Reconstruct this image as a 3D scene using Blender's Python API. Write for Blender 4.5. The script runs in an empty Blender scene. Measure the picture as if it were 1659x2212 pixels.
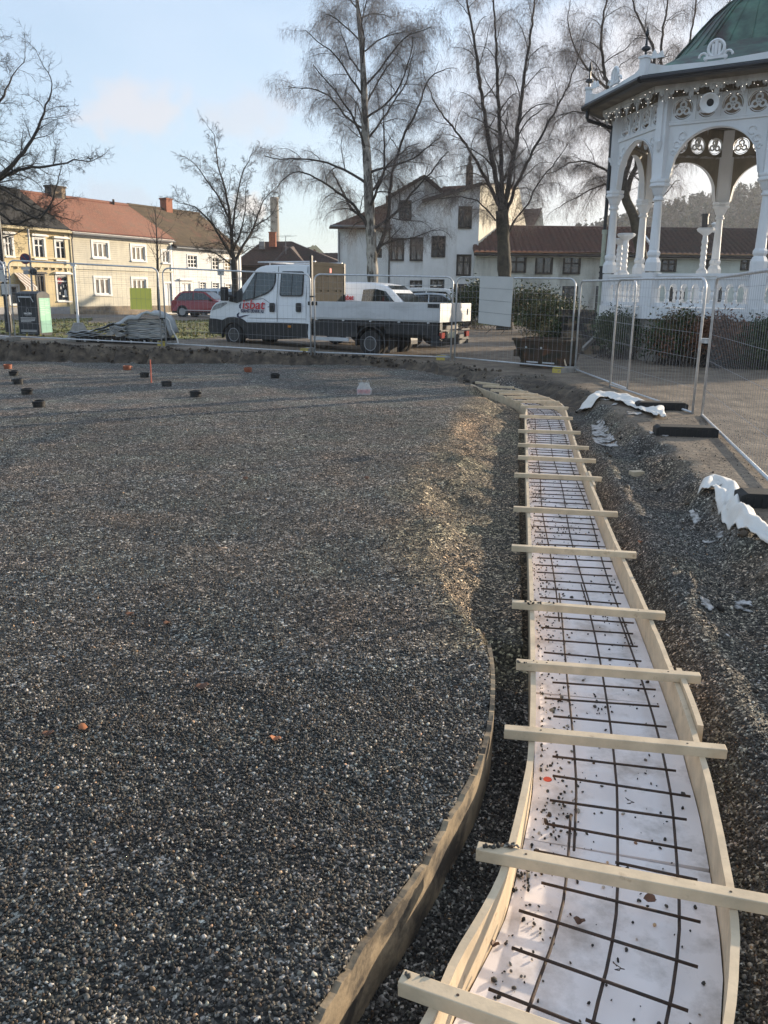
import bpy, math, random
import numpy as np
from math import sin, cos, pi, radians, sqrt, atan2
from mathutils import Vector, Matrix
random.seed(7); RNG = np.random.default_rng(7)
SC = bpy.context.scene
COL = SC.collection

# ------------------------------------------------------------------ camera, sky, sun, exposure
F = 1815.0; PITCH = radians(14.65); ROLL = radians(0.7); CAM = np.array([0, 0, 1.62])
_f = np.array([0, cos(PITCH), -sin(PITCH)]); _u0 = np.array([0, sin(PITCH), cos(PITCH)]); _r0 = np.array([1.0, 0, 0])
_r = cos(ROLL) * _r0 + sin(ROLL) * _u0; _u = cos(ROLL) * _u0 - sin(ROLL) * _r0
cd = bpy.data.cameras.new('camera'); cam = bpy.data.objects.new('camera', cd); COL.objects.link(cam)
cd.sensor_fit = 'VERTICAL'; cd.sensor_height = 36.0; cd.lens = F / 2212.0 * 36.0
cd.clip_start = 0.05; cd.clip_end = 3000
cam.matrix_world = Matrix(((_r[0], _u[0], -_f[0], CAM[0]), (_r[1], _u[1], -_f[1], CAM[1]), (_r[2], _u[2], -_f[2], CAM[2]), (0, 0, 0, 1)))
SC.camera = cam

SUN_AZ = radians(57); SUN_EL = radians(11.5)       # to the right of the view direction
SUN_DIR = Vector((sin(SUN_AZ) * cos(SUN_EL), cos(SUN_AZ) * cos(SUN_EL), sin(SUN_EL)))
W = bpy.data.worlds.new("World"); SC.world = W; W.use_nodes = True
nt = W.node_tree; nt.nodes.clear()
def wn(t, **k):
    n = nt.nodes.new(t)
    for a, b in k.items(): setattr(n, a, b)
    return n
sky = wn('ShaderNodeTexSky', sky_type='NISHITA', sun_disc=False, sun_elevation=SUN_EL, sun_rotation=SUN_AZ, air_density=1.0, dust_density=1.2, ozone_density=1.6)
tc = wn('ShaderNodeTexCoord')
mp = wn('ShaderNodeMapping'); mp.inputs['Scale'].default_value = (1.0, 1.0, 3.2)
nt.links.new(tc.outputs['Generated'], mp.inputs['Vector'])
ns = wn('ShaderNodeTexNoise'); ns.inputs['Scale'].default_value = 2.6; ns.inputs['Detail'].default_value = 6; ns.inputs['Roughness'].default_value = 0.55
nt.links.new(mp.outputs[0], ns.inputs['Vector'])
cr = wn('ShaderNodeValToRGB'); cr.color_ramp.elements[0].position = 0.40; cr.color_ramp.elements[1].position = 0.78
cr.color_ramp.elements[0].color = (0.52, 0.52, 0.52, 1); cr.color_ramp.elements[1].color = (0.92, 0.92, 0.92, 1)
nt.links.new(ns.outputs['Fac'], cr.inputs['Fac'])
def cloud_blob(direction, size, zs, amt):            # a small cloud standing in one direction of the sky
    m = wn('ShaderNodeMapping', vector_type='POINT')
    d = Vector(direction).normalized()
    m.inputs['Location'].default_value = (-d.x / size, -d.y / size, -d.z / size * zs)
    m.inputs['Scale'].default_value = (1 / size, 1 / size, zs / size)
    nt.links.new(tc.outputs['Generated'], m.inputs['Vector'])
    l = wn('ShaderNodeVectorMath', operation='LENGTH'); nt.links.new(m.outputs[0], l.inputs[0])
    n2 = wn('ShaderNodeTexNoise'); n2.inputs['Scale'].default_value = 3.0 / size; n2.inputs['Detail'].default_value = 5
    nt.links.new(tc.outputs['Generated'], n2.inputs['Vector'])
    a = wn('ShaderNodeMath', operation='MULTIPLY_ADD'); a.inputs[1].default_value = 1.6; a.inputs[2].default_value = -0.8
    nt.links.new(n2.outputs['Fac'], a.inputs[0])
    b = wn('ShaderNodeMath', operation='ADD'); nt.links.new(l.outputs['Value'], b.inputs[0]); nt.links.new(a.outputs[0], b.inputs[1])
    r = wn('ShaderNodeMapRange', interpolation_type='SMOOTHSTEP'); r.inputs[1].default_value = 1.0; r.inputs[2].default_value = 0.25; r.inputs[3].default_value = 0; r.inputs[4].default_value = amt
    nt.links.new(b.outputs[0], r.inputs[0]); return r.outputs[0]
def skydir(u, v):
    d = _f + (u - 829.5) / F * _r - (v - 1106) / F * _u
    return d / np.linalg.norm(d)
CLOUD = 3.4
fac = cr.outputs[0]
cmix = wn('ShaderNodeMixRGB'); cmix.inputs['Color2'].default_value = (0.78 * CLOUD, 0.95 * CLOUD, 1.20 * CLOUD, 1)
nt.links.new(sky.outputs[0], cmix.inputs['Color1']); nt.links.new(fac, cmix.inputs['Fac'])
last = cmix.outputs[0]
for (u, v, s, zs, amt, c) in ((300, 238, 0.075, 2.0, 0.55, (1.02, 0.93, 0.92)), (540, 250, 0.07, 2.2, 0.42, (0.88, 0.86, 0.90)), (250, 425, 0.06, 3.0, 0.42, (0.80, 0.84, 0.92)),
                              (540, 448, 0.032, 1.8, 0.75, (1.12, 1.0, 0.90)), (1500, 330, 0.22, 1.0, 0.55, (1.10, 1.02, 0.98)), (1250, 250, 0.18, 1.0, 0.5, (1.05, 0.99, 1.02))):
    f_ = cloud_blob(skydir(u, v), s, zs, amt)
    m_ = wn('ShaderNodeMixRGB'); m_.inputs['Color2'].default_value = (c[0] * CLOUD, c[1] * CLOUD, c[2] * CLOUD, 1)
    nt.links.new(last, m_.inputs['Color1']); nt.links.new(f_, m_.inputs['Fac']); last = m_.outputs[0]
bg = wn('ShaderNodeBackground'); bg.inputs['Strength'].default_value = 0.10
wo = wn('ShaderNodeOutputWorld'); nt.links.new(last, bg.inputs['Color']); nt.links.new(bg.outputs[0], wo.inputs['Surface'])

sd = bpy.data.lights.new('sun', 'SUN'); sd.energy = 3.2; sd.angle = radians(0.5); sd.color = (1.0, 0.83, 0.62)
so = bpy.data.objects.new('sun', sd); COL.objects.link(so); so.rotation_euler = SUN_DIR.to_track_quat('Z', 'Y').to_euler()
SC.view_settings.view_transform = 'Standard'; SC.view_settings.look = 'None'; SC.view_settings.gamma = 1.0
SC.view_settings.exposure = 1.4

# ------------------------------------------------------------------ helpers
def ray(u, v): return _f + (u - 829.5) / F * _r - (v - 1106) / F * _u
def G(u, v, z=0.0):
    d = ray(u, v); return Vector(CAM + d * ((z - CAM[2]) / d[2]))
def AtY(u, v, Y):
    d = ray(u, v); return Vector(CAM + d * (Y / d[1]))
def PL(u, v, O, n):
    d = ray(u, v); O = np.array(O); n = np.array(n)
    return Vector(CAM + d * (np.dot(O - CAM, n) / np.dot(d, n)))
def V(*a): return Vector(a)

def tag(o, label=None, cat=None, group=None, kind=None):
    if label: o['label'] = label
    if cat: o['category'] = cat
    if group: o['group'] = group
    if kind: o['kind'] = kind
    return o
def thing(name, label, cat, loc=(0, 0, 0), group=None, rz=0):
    o = bpy.data.objects.new(name, None); COL.objects.link(o); o.location = loc; o.rotation_euler = (0, 0, rz)
    o.empty_display_size = 0.2
    return tag(o, label, cat, group)
def link(name, me, parent=None, world=True):
    o = bpy.data.objects.new(name, me); COL.objects.link(o)
    if parent is not None:
        o.parent = parent
        if world and parent.type == 'EMPTY': o.location = -Vector(parent.location)
    return o
def copy_tree(o, parent=None):
    c = o.copy(); COL.objects.link(c)
    if parent is not None: c.parent = parent
    for ch in list(o.children): copy_tree(ch, c)
    return c

class MB:
    def __init__(s): s.v = []; s.f = []; s.m = []
    def add(s, vs, fs, mi=0):
        b = len(s.v); s.v += [tuple(x) for x in vs]; s.f += [tuple(i + b for i in f) for f in fs]; s.m += [mi] * len(fs); return s
    def box(s, c, size, B=None, mi=0):
        c = Vector(c); hx, hy, hz = size[0] / 2, size[1] / 2, size[2] / 2
        if B is None: B = (V(1, 0, 0), V(0, 1, 0), V(0, 0, 1))
        vs = [c + B[0] * (hx * a) + B[1] * (hy * b) + B[2] * (hz * d) for a in (-1, 1) for b in (-1, 1) for d in (-1, 1)]
        return s.add(vs, [(0, 1, 3, 2), (4, 6, 7, 5), (0, 4, 5, 1), (2, 3, 7, 6), (0, 2, 6, 4), (1, 5, 7, 3)], mi)
    def box2(s, a, b, mi=0):
        return s.box([(a[i] + b[i]) / 2 for i in range(3)], [abs(b[i] - a[i]) for i in range(3)], None, mi)
    def bar(s, p, q, w, h, up=(0, 0, 1), mi=0):
        p = Vector(p); q = Vector(q); d = (q - p); L = d.length; d.normalize(); up = Vector(up)
        x = d.cross(up)
        if x.length < 1e-4: x = d.cross(V(1, 0, 0))
        x.normalize(); z = x.cross(d)
        return s.box((p + q) / 2, (L, w, h), (d, x, z), mi)
    def tube(s, pts, r, n=8, cap=True, mi=0):
        pts = [Vector(p) for p in pts]; rs = r if isinstance(r, (list, tuple)) else [r] * len(pts)
        base = len(s.v); ref = None; d0 = (pts[1] - pts[0]).normalized()
        ref = d0.cross(V(0, 0, 1))
        if ref.length < 0.05: ref = d0.cross(V(1, 0, 0))
        ref.normalize()
        for i, p in enumerate(pts):
            d = (pts[min(i + 1, len(pts) - 1)] - pts[max(i - 1, 0)]).normalized()
            ref = (ref - d * ref.dot(d)).normalized(); b = d.cross(ref)
            for k in range(n):
                a = 2 * pi * k / n; s.v.append(tuple(p + (ref * cos(a) + b * sin(a)) * rs[i]))
        for i in range(len(pts) - 1):
            for k in range(n):
                k2 = (k + 1) % n; s.f.append((base + i * n + k, base + i * n + k2, base + (i + 1) * n + k2, base + (i + 1) * n + k)); s.m.append(mi)
        if cap:
            s.f.append(tuple(base + k for k in range(n))[::-1]); s.m.append(mi)
            s.f.append(tuple(base + (len(pts) - 1) * n + k for k in range(n))); s.m.append(mi)
        return s
    def prism(s, poly, off, mi=0):
        poly = [Vector(p) for p in poly]; off = Vector(off); n = len(poly)
        vs = poly + [p + off for p in poly]
        fs = [tuple(range(n))[::-1], tuple(range(n, 2 * n))] + [(i, (i + 1) % n, n + (i + 1) % n, n + i) for i in range(n)]
        return s.add(vs, fs, mi)
    def quad(s, a, b, c, d, mi=0): return s.add([a, b, c, d], [(0, 1, 2, 3)], mi)
    def lathe(s, O, prof, n=12, ax=(0, 0, 1), mi=0, phase=0.0, cap=True):
        ax = Vector(ax).normalized(); x = ax.cross(V(0, 0, 1))
        if x.length < 0.01: x = V(1, 0, 0)
        x.normalize(); y = ax.cross(x); O = Vector(O); base = len(s.v)
        for (r, z) in prof:
            for k in range(n):
                a = 2 * pi * k / n + phase; s.v.append(tuple(O + ax * z + (x * cos(a) + y * sin(a)) * r))
        for i in range(len(prof) - 1):
            for k in range(n):
                k2 = (k + 1) % n; s.f.append((base + i * n + k, base + i * n + k2, base + (i + 1) * n + k2, base + (i + 1) * n + k)); s.m.append(mi)
        if cap and prof[0][0] > 1e-4: s.f.append(tuple(base + k for k in range(n))[::-1]); s.m.append(mi)
        if cap and prof[-1][0] > 1e-4: s.f.append(tuple(base + (len(prof) - 1) * n + k for k in range(n))); s.m.append(mi)
        return s
    def build(s, name, mats, parent=None, smooth=False, bevel=0, world=True, seg=2):
        me = bpy.data.meshes.new(name); me.from_pydata(s.v, [], s.f)
        if not isinstance(mats, (list, tuple)): mats = [mats]
        for m in mats: me.materials.append(m)
        if len(mats) > 1: me.polygons.foreach_set('material_index', s.m)
        if smooth: me.polygons.foreach_set('use_smooth', [True] * len(s.f))
        me.validate(); me.update()
        o = link(name, me, parent, world)
        if bevel:
            b = o.modifiers.new('bevel', 'BEVEL'); b.width = bevel; b.segments = seg; b.limit_method = 'ANGLE'; b.angle_limit = radians(40)
        return o

def mesh_np(name, verts, faces, mat, parent=None, smooth=False, colors=None, cname='tint', world=True):
    verts = np.asarray(verts, np.float32); faces = np.asarray(faces, np.int32); k = faces.shape[1]
    me = bpy.data.meshes.new(name); me.vertices.add(len(verts)); me.vertices.foreach_set('co', verts.ravel())
    me.loops.add(faces.size); me.loops.foreach_set('vertex_index', faces.ravel())
    me.polygons.add(len(faces)); me.polygons.foreach_set('loop_start', np.arange(0, faces.size, k, dtype=np.int32))
    if smooth: me.polygons.foreach_set('use_smooth', np.ones(len(faces), bool))
    if isinstance(mat, (list, tuple)):
        for m in mat: me.materials.append(m)
    else: me.materials.append(mat)
    if colors is not None:
        ca = me.color_attributes.new(cname, 'FLOAT_COLOR', 'POINT'); c4 = np.ones((len(verts), 4), np.float32); c4[:, :np.shape(colors)[1]] = colors
        ca.data.foreach_set('color', c4.ravel())
    me.update(calc_edges=True)
    return link(name, me, parent, world)

# ------------------------------------------------------------------ materials
def srgb(r, g, b):
    f = lambda c: ((c / 255 + 0.055) / 1.055) ** 2.4 if c > 10 else c / 255 / 12.92
    return (f(r), f(g), f(b))
def mat(name, col, rough=0.6, metal=0.0, var=0.12, vs=2.0, bump=0.0, bs=40.0, col2=None, stretch=(1, 1, 1), spec=0.5, streak=None, detail=5, ramp=(0.35, 0.65), alpha=None, obj_rand=0.0):
    m = bpy.data.materials.new(name); m.use_nodes = True; t = m.node_tree; p = t.nodes['Principled BSDF']
    p.inputs['Roughness'].default_value = rough; p.inputs['Metallic'].default_value = metal; p.inputs['Specular IOR Level'].default_value = spec
    tcn = t.nodes.new('ShaderNodeTexCoord'); mpn = t.nodes.new('ShaderNodeMapping'); mpn.inputs['Scale'].default_value = stretch
    t.links.new(tcn.outputs['Object'], mpn.inputs['Vector'])
    n = t.nodes.new('ShaderNodeTexNoise'); n.inputs['Scale'].default_value = vs; n.inputs['Detail'].default_value = detail; n.inputs['Roughness'].default_value = 0.6
    t.links.new(mpn.outputs[0], n.inputs['Vector'])
    r = t.nodes.new('ShaderNodeValToRGB'); r.color_ramp.elements[0].position = ramp[0]; r.color_ramp.elements[1].position = ramp[1]
    c2 = col2 if col2 else tuple(c * (1 - 2 * var) for c in col)
    r.color_ramp.elements[0].color = (*c2, 1); r.color_ramp.elements[1].color = (*col, 1)
    t.links.new(n.outputs['Fac'], r.inputs['Fac']); out = r.outputs[0]
    if streak:                                          # grime running down / worn patches: (scale vector, colour, low, high)
        m2 = t.nodes.new('ShaderNodeMapping'); m2.inputs['Scale'].default_value = streak[0]; t.links.new(tcn.outputs['Object'], m2.inputs['Vector'])
        n2 = t.nodes.new('ShaderNodeTexNoise'); n2.inputs['Scale'].default_value = 1.0; n2.inputs['Detail'].default_value = 8; n2.inputs['Roughness'].default_value = 0.65
        t.links.new(m2.outputs[0], n2.inputs['Vector'])
        mr = t.nodes.new('ShaderNodeMapRange'); mr.inputs[1].default_value = streak[2]; mr.inputs[2].default_value = streak[3]; t.links.new(n2.outputs['Fac'], mr.inputs[0])
        mx = t.nodes.new('ShaderNodeMixRGB'); mx.inputs['Color2'].default_value = (*streak[1], 1); t.links.new(out, mx.inputs['Color1']); t.links.new(mr.outputs[0], mx.inputs['Fac']); out = mx.outputs[0]
    if obj_rand:
        oi = t.nodes.new('ShaderNodeObjectInfo'); hv = t.nodes.new('ShaderNodeHueSaturation')
        mr = t.nodes.new('ShaderNodeMapRange'); mr.inputs[3].default_value = 1 - obj_rand; mr.inputs[4].default_value = 1 + obj_rand
        t.links.new(oi.outputs['Random'], mr.inputs[0]); t.links.new(mr.outputs[0], hv.inputs['Value']); t.links.new(out, hv.inputs['Color']); out = hv.outputs[0]
    t.links.new(out, p.inputs['Base Color'])
    if bump:
        nb = t.nodes.new('ShaderNodeTexNoise'); nb.inputs['Scale'].default_value = bs; nb.inputs['Detail'].default_value = 4
        t.links.new(mpn.outputs[0], nb.inputs['Vector'])
        b = t.nodes.new('ShaderNodeBump'); b.inputs['Strength'].default_value = 1.0; b.inputs['Distance'].default_value = bump
        t.links.new(nb.outputs['Fac'], b.inputs['Height']); t.links.new(b.outputs[0], p.inputs['Normal'])
    if alpha is not None: p.inputs['Alpha'].default_value = alpha
    return m
def boards(name, col, pitch=0.14, rough=0.6, var=0.1, grime=None):          # horizontal weatherboarding
    m = mat(name, col, rough, var=var, vs=0.8, streak=grime)
    t = m.node_tree; p = t.nodes['Principled BSDF']; tcn = t.nodes.new('ShaderNodeTexCoord')
    sx = t.nodes.new('ShaderNodeSeparateXYZ'); t.links.new(tcn.outputs['Object'], sx.inputs[0])
    d = t.nodes.new('ShaderNodeMath'); d.operation = 'DIVIDE'; d.inputs[1].default_value = pitch; t.links.new(sx.outputs['Z'], d.inputs[0])
    fr = t.nodes.new('ShaderNodeMath'); fr.operation = 'FRACT'; t.links.new(d.outputs[0], fr.inputs[0])
    b = t.nodes.new('ShaderNodeBump'); b.inputs['Distance'].default_value = 0.05; b.inputs['Strength'].default_value = 1.0; b.invert = True
    t.links.new(fr.outputs[0], b.inputs['Height']); t.links.new(b.outputs[0], p.inputs['Normal'])
    return m
def glass(name, col=(0.02, 0.025, 0.03), rough=0.06): return mat(name, col, rough, var=0.2, vs=1.5, spec=0.8)

M = {}
M['gal'] = mat('galvanised steel', (0.62, 0.63, 0.64), 0.45, 0.45, var=0.12, vs=14, bump=0.0004, bs=60)
M['wire'] = mat('mesh wire', (0.40, 0.41, 0.43), 0.5, 0.5, var=0.1)
M['pine'] = mat('fresh pine', (0.66, 0.52, 0.35), 0.68, var=0.12, vs=9, stretch=(1, 1, 1), bump=0.0006, bs=90, streak=((16, 16, 16), (0.34, 0.24, 0.15), 0.60, 0.74), obj_rand=0.06)
M['ply'] = mat('weathered plywood edge', (0.36, 0.275, 0.175), 0.85, var=0.2, vs=5, bump=0.002, bs=60, streak=((5, 5, 7), (0.06, 0.048, 0.036), 0.42, 0.58))
M['xps'] = mat('white insulation', (0.90, 0.82, 0.785), 0.6, var=0.04, vs=2, streak=((4, 4, 4), (0.36, 0.30, 0.25), 0.50, 0.74))
M['rebar'] = mat('rusty rebar', (0.040, 0.031, 0.027), 0.75, 0.2, var=0.3, vs=25, col2=(0.075, 0.042, 0.026), bump=0.0015, bs=200)
M['fleece'] = mat('white fleece', (0.74, 0.71, 0.66), 0.8, var=0.05, vs=4, bump=0.004, bs=12, streak=((6, 6, 6), (0.42, 0.36, 0.29), 0.6, 0.8))
M['rubber'] = mat('black rubber block', (0.022, 0.022, 0.022), 0.85, var=0.2, vs=20, bump=0.002, bs=80)
M['concrete'] = mat('concrete', (0.30, 0.28, 0.25), 0.85, var=0.15, vs=6, bump=0.003, bs=50)
M['yellow'] = mat('worn yellow paint', (0.62, 0.48, 0.10), 0.65, var=0.12, vs=12, streak=((12, 12, 12), (0.30, 0.24, 0.15), 0.52, 0.68))
M['black'] = mat('black plastic', (0.015, 0.016, 0.018), 0.55, var=0.2, vs=5)
M['blackmetal'] = mat('black painted metal', (0.014, 0.016, 0.02), 0.45, var=0.2, vs=5)
M['white'] = mat('white paint', (0.78, 0.78, 0.77), 0.5, var=0.04, vs=1.5)
M['tyre'] = mat('tyre rubber', (0.018, 0.018, 0.019), 0.85, var=0.2, vs=12, bump=0.003, bs=50)
M['glass'] = glass('window glass')
M['red'] = mat('red lettering', (0.55, 0.02, 0.03), 0.5, var=0.05)
M['navy'] = mat('navy lettering', (0.015, 0.02, 0.07), 0.5, var=0.05)

def text_part(body, size, origin, xdir, ydir, m, parent, name='lettering', shear=0.0, bold=0.0, depth=0.002, align='LEFT', width=None):
    cu = bpy.data.curves.new(name, 'FONT'); cu.body = body; cu.size = size; cu.shear = shear; cu.offset = bold; cu.extrude = depth; cu.align_x = align
    to = bpy.data.objects.new(name, cu); COL.objects.link(to)
    dg = bpy.context.evaluated_depsgraph_get(); me = bpy.data.meshes.new_from_object(to.evaluated_get(dg))
    bpy.data.objects.remove(to); bpy.data.curves.remove(cu)
    x = Vector(xdir).normalized(); y = Vector(ydir).normalized(); z = x.cross(y); o = Vector(origin)
    n = len(me.vertices); co = np.empty(n * 3, np.float32); me.vertices.foreach_get('co', co); co = co.reshape(-1, 3)
    if width: co[:, 0] *= width / max(1e-6, (co[:, 0].max() - co[:, 0].min()))
    B = np.array([x, y, z]); co = co @ B + np.array(o); me.vertices.foreach_set('co', co.astype(np.float32).ravel())
    me.materials.clear(); me.materials.append(m); me.update(); me.name = name
    return link(name, me, parent)
# ------------------------------------------------------------------ terrain
def vnoise(x, y, seed=0):
    xi = np.floor(x).astype(np.int64); yi = np.floor(y).astype(np.int64); fx = x - xi; fy = y - yi
    fx = fx * fx * (3 - 2 * fx); fy = fy * fy * (3 - 2 * fy)
    def h(a, b):
        n = (a * 374761393 + b * 668265263 + seed * 974711) & 0x7fffffff
        n = ((n ^ (n >> 13)) * 1274126177) & 0x7fffffff
        return ((n ^ (n >> 16)) & 0xffff) / 65535.0
    return (h(xi, yi) * (1 - fx) + h(xi + 1, yi) * fx) * (1 - fy) + (h(xi, yi + 1) * (1 - fx) + h(xi + 1, yi + 1) * fx) * fy
def fbm(x, y, sc, oc=4, seed=0):
    s = 0; a = 1; t = 0
    for i in range(oc):
        s = s + a * (vnoise(x * sc * 2 ** i + 17 * i, y * sc * 2 ** i - 9 * i, seed + i) - 0.5); t += a; a *= 0.5
    return s / t
def smooth(t): t = np.clip(t, 0, 1); return t * t * (3 - 2 * t)

CL = np.array([(-0.9, -0.6), (-0.2, 0.4), (0.2, 1.1), (0.49, 1.685), (0.59, 1.9), (0.66, 2.05), (0.75, 2.29), (0.88, 2.77), (0.935, 3.01), (1.025, 3.5), (1.19, 4.56), (1.33, 5.54), (1.52, 6.83), (1.745, 8.33), (1.99, 9.96), (2.37, 12.3),
               (2.53, 13.5), (2.54, 14.0), (2.47, 14.6), (2.38, 15.1), (2.27, 15.6), (2.15, 16.2), (2.03, 16.8), (1.8, 18), (1.4, 19.2), (0.7, 20.2), (-0.3, 20.9), (-1.3, 21.2), (-3, 21.25), (-6, 21.0), (-10, 21.15), (-14, 21.2), (-20, 20), (-24, 14), (-24, 4), (-18, -4), (-8, -7), (-3, -3)])
CT = np.concatenate([[0], np.cumsum(np.hypot(*np.diff(CL, axis=0).T))])
def clt(x, y):
    x = np.asarray(x, float); y = np.asarray(y, float); best = np.full(x.shape, 1e9); T = np.zeros(x.shape); D = np.zeros(x.shape)
    for i in range(len(CL) - 1):
        a = CL[i]; e = CL[i + 1] - a; L = np.hypot(*e); ex, ey = e / L
        s = np.clip((x - a[0]) * ex + (y - a[1]) * ey, 0, L); dx = x - a[0] - s * ex; dy = y - a[1] - s * ey
        q = dx * dx + dy * dy; sg = np.where((ex * (y - a[1]) - ey * (x - a[0])) > 0, -1.0, 1.0)
        m = q < best; best = np.where(m, q, best); T = np.where(m, CT[i] + s, T); D = np.where(m, sg * np.sqrt(q), D)
    return T, D
def tab(pts):
    p = np.array(pts); t, d = clt(p[:, 0], p[:, 1]); o = np.argsort(t); return t[o], d[o]
PB = [(-0.42, 1.0), (-0.27, 1.35), (-0.14, 1.69), (-0.05, 1.9), (-0.01, 1.98), (0.05, 2.08), (0.15, 2.28), (0.22, 2.46), (0.33, 2.72), (0.40, 2.94), (0.46, 3.2), (0.505, 3.5), (0.53, 3.75), (0.54, 3.95)]
T_END = CT[22]
KT, KD = tab([(-1.2, -0.2)] + [(a - 0.012, b) for a, b in PB] + [(0.36, 5.14), (0.22, 6.25), (0.36, 7.54), (0.78, 9.76), (1.12, 11.6), (1.43, 13.1), (1.60, 15.0), (1.62, 16.55), (1.25, 18.6)])
KT = np.append(KT, [CT[25], 300]); KD = np.append(KD, [-0.42, -0.42])
RT, RD = tab([(1.6, 0.3), (2.0, 1.3), (2.25, 2.6), (2.45, 3.7), (2.56, 4.92), (2.75, 5.75), (2.88, 7.23), (3.15, 9.35), (3.35, 12.52), (3.40, 15.0), (3.0, 17.6)])
RT = np.append(RT, [CT[24], CT[26], 300]); RD = np.append(RD, [0.9, 0.45, 0.35])
H_U = np.array([0.475, 0.88]); H_P = np.array([-21.9, 60.5]); H_N = np.array([0.88, -0.475])
def outer(x, y):
    g = 0.032 * np.clip(-x, 0, 11) * smooth((34 - y) / 9) * smooth((y - 15) / 5)
    g = g - 0.45 * smooth((y - 52) / 26)
    return g + 0.03 * fbm(x, y, 0.35, 3, 5) * smooth((y - 2) / 4)
def Hz(x, y, fine=True):
    x = np.asarray(x, float); y = np.asarray(y, float)
    t, d = clt(x, y); dK = np.interp(t, KT, KD); dR = np.interp(t, RT, RD); g = outer(x, y)
    near = smooth((T_END - t) / 1.5)                      # 1 along the formwork, 0 along the far bank
    isb = smooth((CT[11] - 1.15 - t) / 0.4)               # where the plywood edge holds the gravel up
    dF = np.where(t < CT[10] - 0.55, dK + 0.015, np.maximum(dK + 0.25, -0.40)); dF = dF * near + (1 - near) * (-0.25)
    n1 = fbm(x, y, 1.1, 4, 1); n2 = fbm(x, y, 3.5, 3, 2)
    plate = -0.10 + 0.032 * n1 + 0.028 * n2 + 0.030 * fbm(x * .55, y * 1.9, 1.4, 3, 71)
    wob = np.where(t < CT[10] - 0.55, 0, 0.45) * fbm(x, y, 1.5, 4, 9)
    floor = np.where(near > 0.5, np.where((d < -.37) & (t > CT[10] - .4), -0.235, -0.315), -0.19) + 0.05 * n2 * smooth((-d - 0.36) / 0.1)
    q = np.clip((d - dK + wob) / np.maximum(dF - dK, 0.012), 0, 1); s = np.where(t < CT[10] - 0.55, smooth(q), 1 - (1 - q) ** 1.7)
    left = plate * (1 - s) + floor * s + 0.24 * fbm(x + 3, y, 1.9, 5, 13) * (s * (1 - s) * 4) * np.where(t < CT[10] - 0.55, 0, 1)
    heap = -0.155 + 0.07 * n1 + 0.05 * n2; fur = -0.225 + 0.05 * n1
    e = smooth((d - 0.37) / 0.25); right = -0.315 * (1 - e) + heap * e
    e = smooth((d - dR + 0.75) / 0.35); right = right * (1 - e) + fur * e
    e = smooth((d - dR + 0.32 + 0.4 * n2) / 0.36); right = right * (1 - e) + g * e
    far_r = floor * (1 - smooth((d + 0.05 + 0.5 * n2) / 0.28)) + (g + 0.18 * n2 * smooth((1.0 - d) / 0.8)) * smooth((d + 0.05 + 0.5 * n2) / 0.28)
    right = right * near + far_r * (1 - near)
    h = np.where(d < 0.33 * near, left, right)
    return h
def zones(x, y):
    t, d = clt(x, y); dR = np.interp(t, RT, RD); near = smooth((T_END + 1.5 - t) / 2.0)
    gravel = 1 - smooth((d - dR + 0.15 + 0.5 * fbm(x, y, 2.5, 3, 21)) / 0.3)
    gravel = np.where(near > 0.5, gravel, 1 - smooth((d + 0.38) / 0.1))
    soil = (1 - near) * smooth((d + 0.42) / 0.12) * (1 - smooth((d - 0.35 + 0.8 * fbm(x, y, 1.5, 3, 23)) / 0.4))
    soil = np.maximum(soil, near * smooth((y - 12.5) / 2) * smooth((d - 0.35) / 0.2) * (1 - smooth((d - dR) / 0.4)) * 0.9)
    off = (x - H_P[0]) * H_N[0] + (y - H_P[1]) * H_N[1]
    asph = smooth((9.3 - off) / 0.2) * smooth((y - 30) / 3)
    dK = np.interp(t, KT, KD); slope = smooth((d - dK + .35 + .5 * fbm(x, y, 1.8, 3, 27)) / .3) * (d < -.3) * near * (t > CT[10] - .8)
    slope = np.maximum(slope, .55 * near * smooth((d - .45) / .2) * (1 - smooth((d - dR) / .2)) * smooth((fbm(x, y, 1.3, 3, 29) + .12) / .2))
    return gravel, soil, asph, slope
def lawn_mask(x, y):
    off = (x - H_P[0]) * H_N[0] + (y - H_P[1]) * H_N[1]; n = fbm(x, y, 0.4, 4, 31)
    a = (off > 9.8 + 6.0 * smooth((x + 17) / 3) + 1.5 * n) & (y > 23.9 + 1.2 * n + 2.2 * np.clip(x + 6.8, 0, 30)) & (x < -2 + 3 * n)
    b = (y > 44 + 2.5 * n) & (y < 54.5 + n) & (x > -9 + n) & (x < 16)
    return a | b

RG = np.concatenate([[0.0], 0.55 * (900.0 / 0.55) ** (np.arange(0, 561) / 560.0)])
AN = np.concatenate([np.linspace(-36, 36, 701), np.linspace(36, 324, 58)[1:-1]]) * pi / 180
AA, RR = np.meshgrid(AN, RG[1:]); GX = RR * np.sin(AA); GY = RR * np.cos(AA); GZ = Hz(GX, GY)
nA = len(AN); nR = len(RG) - 1
gi = np.arange(nR * nA).reshape(nR, nA); g2 = np.roll(gi, -1, axis=1)
GF = np.stack([gi[:-1], g2[:-1], g2[1:], gi[1:]], -1).reshape(-1, 4)
zg, zs, za, zl = zones(GX, GY)
gv = np.stack([GX.ravel(), GY.ravel(), GZ.ravel()], 1)

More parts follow.
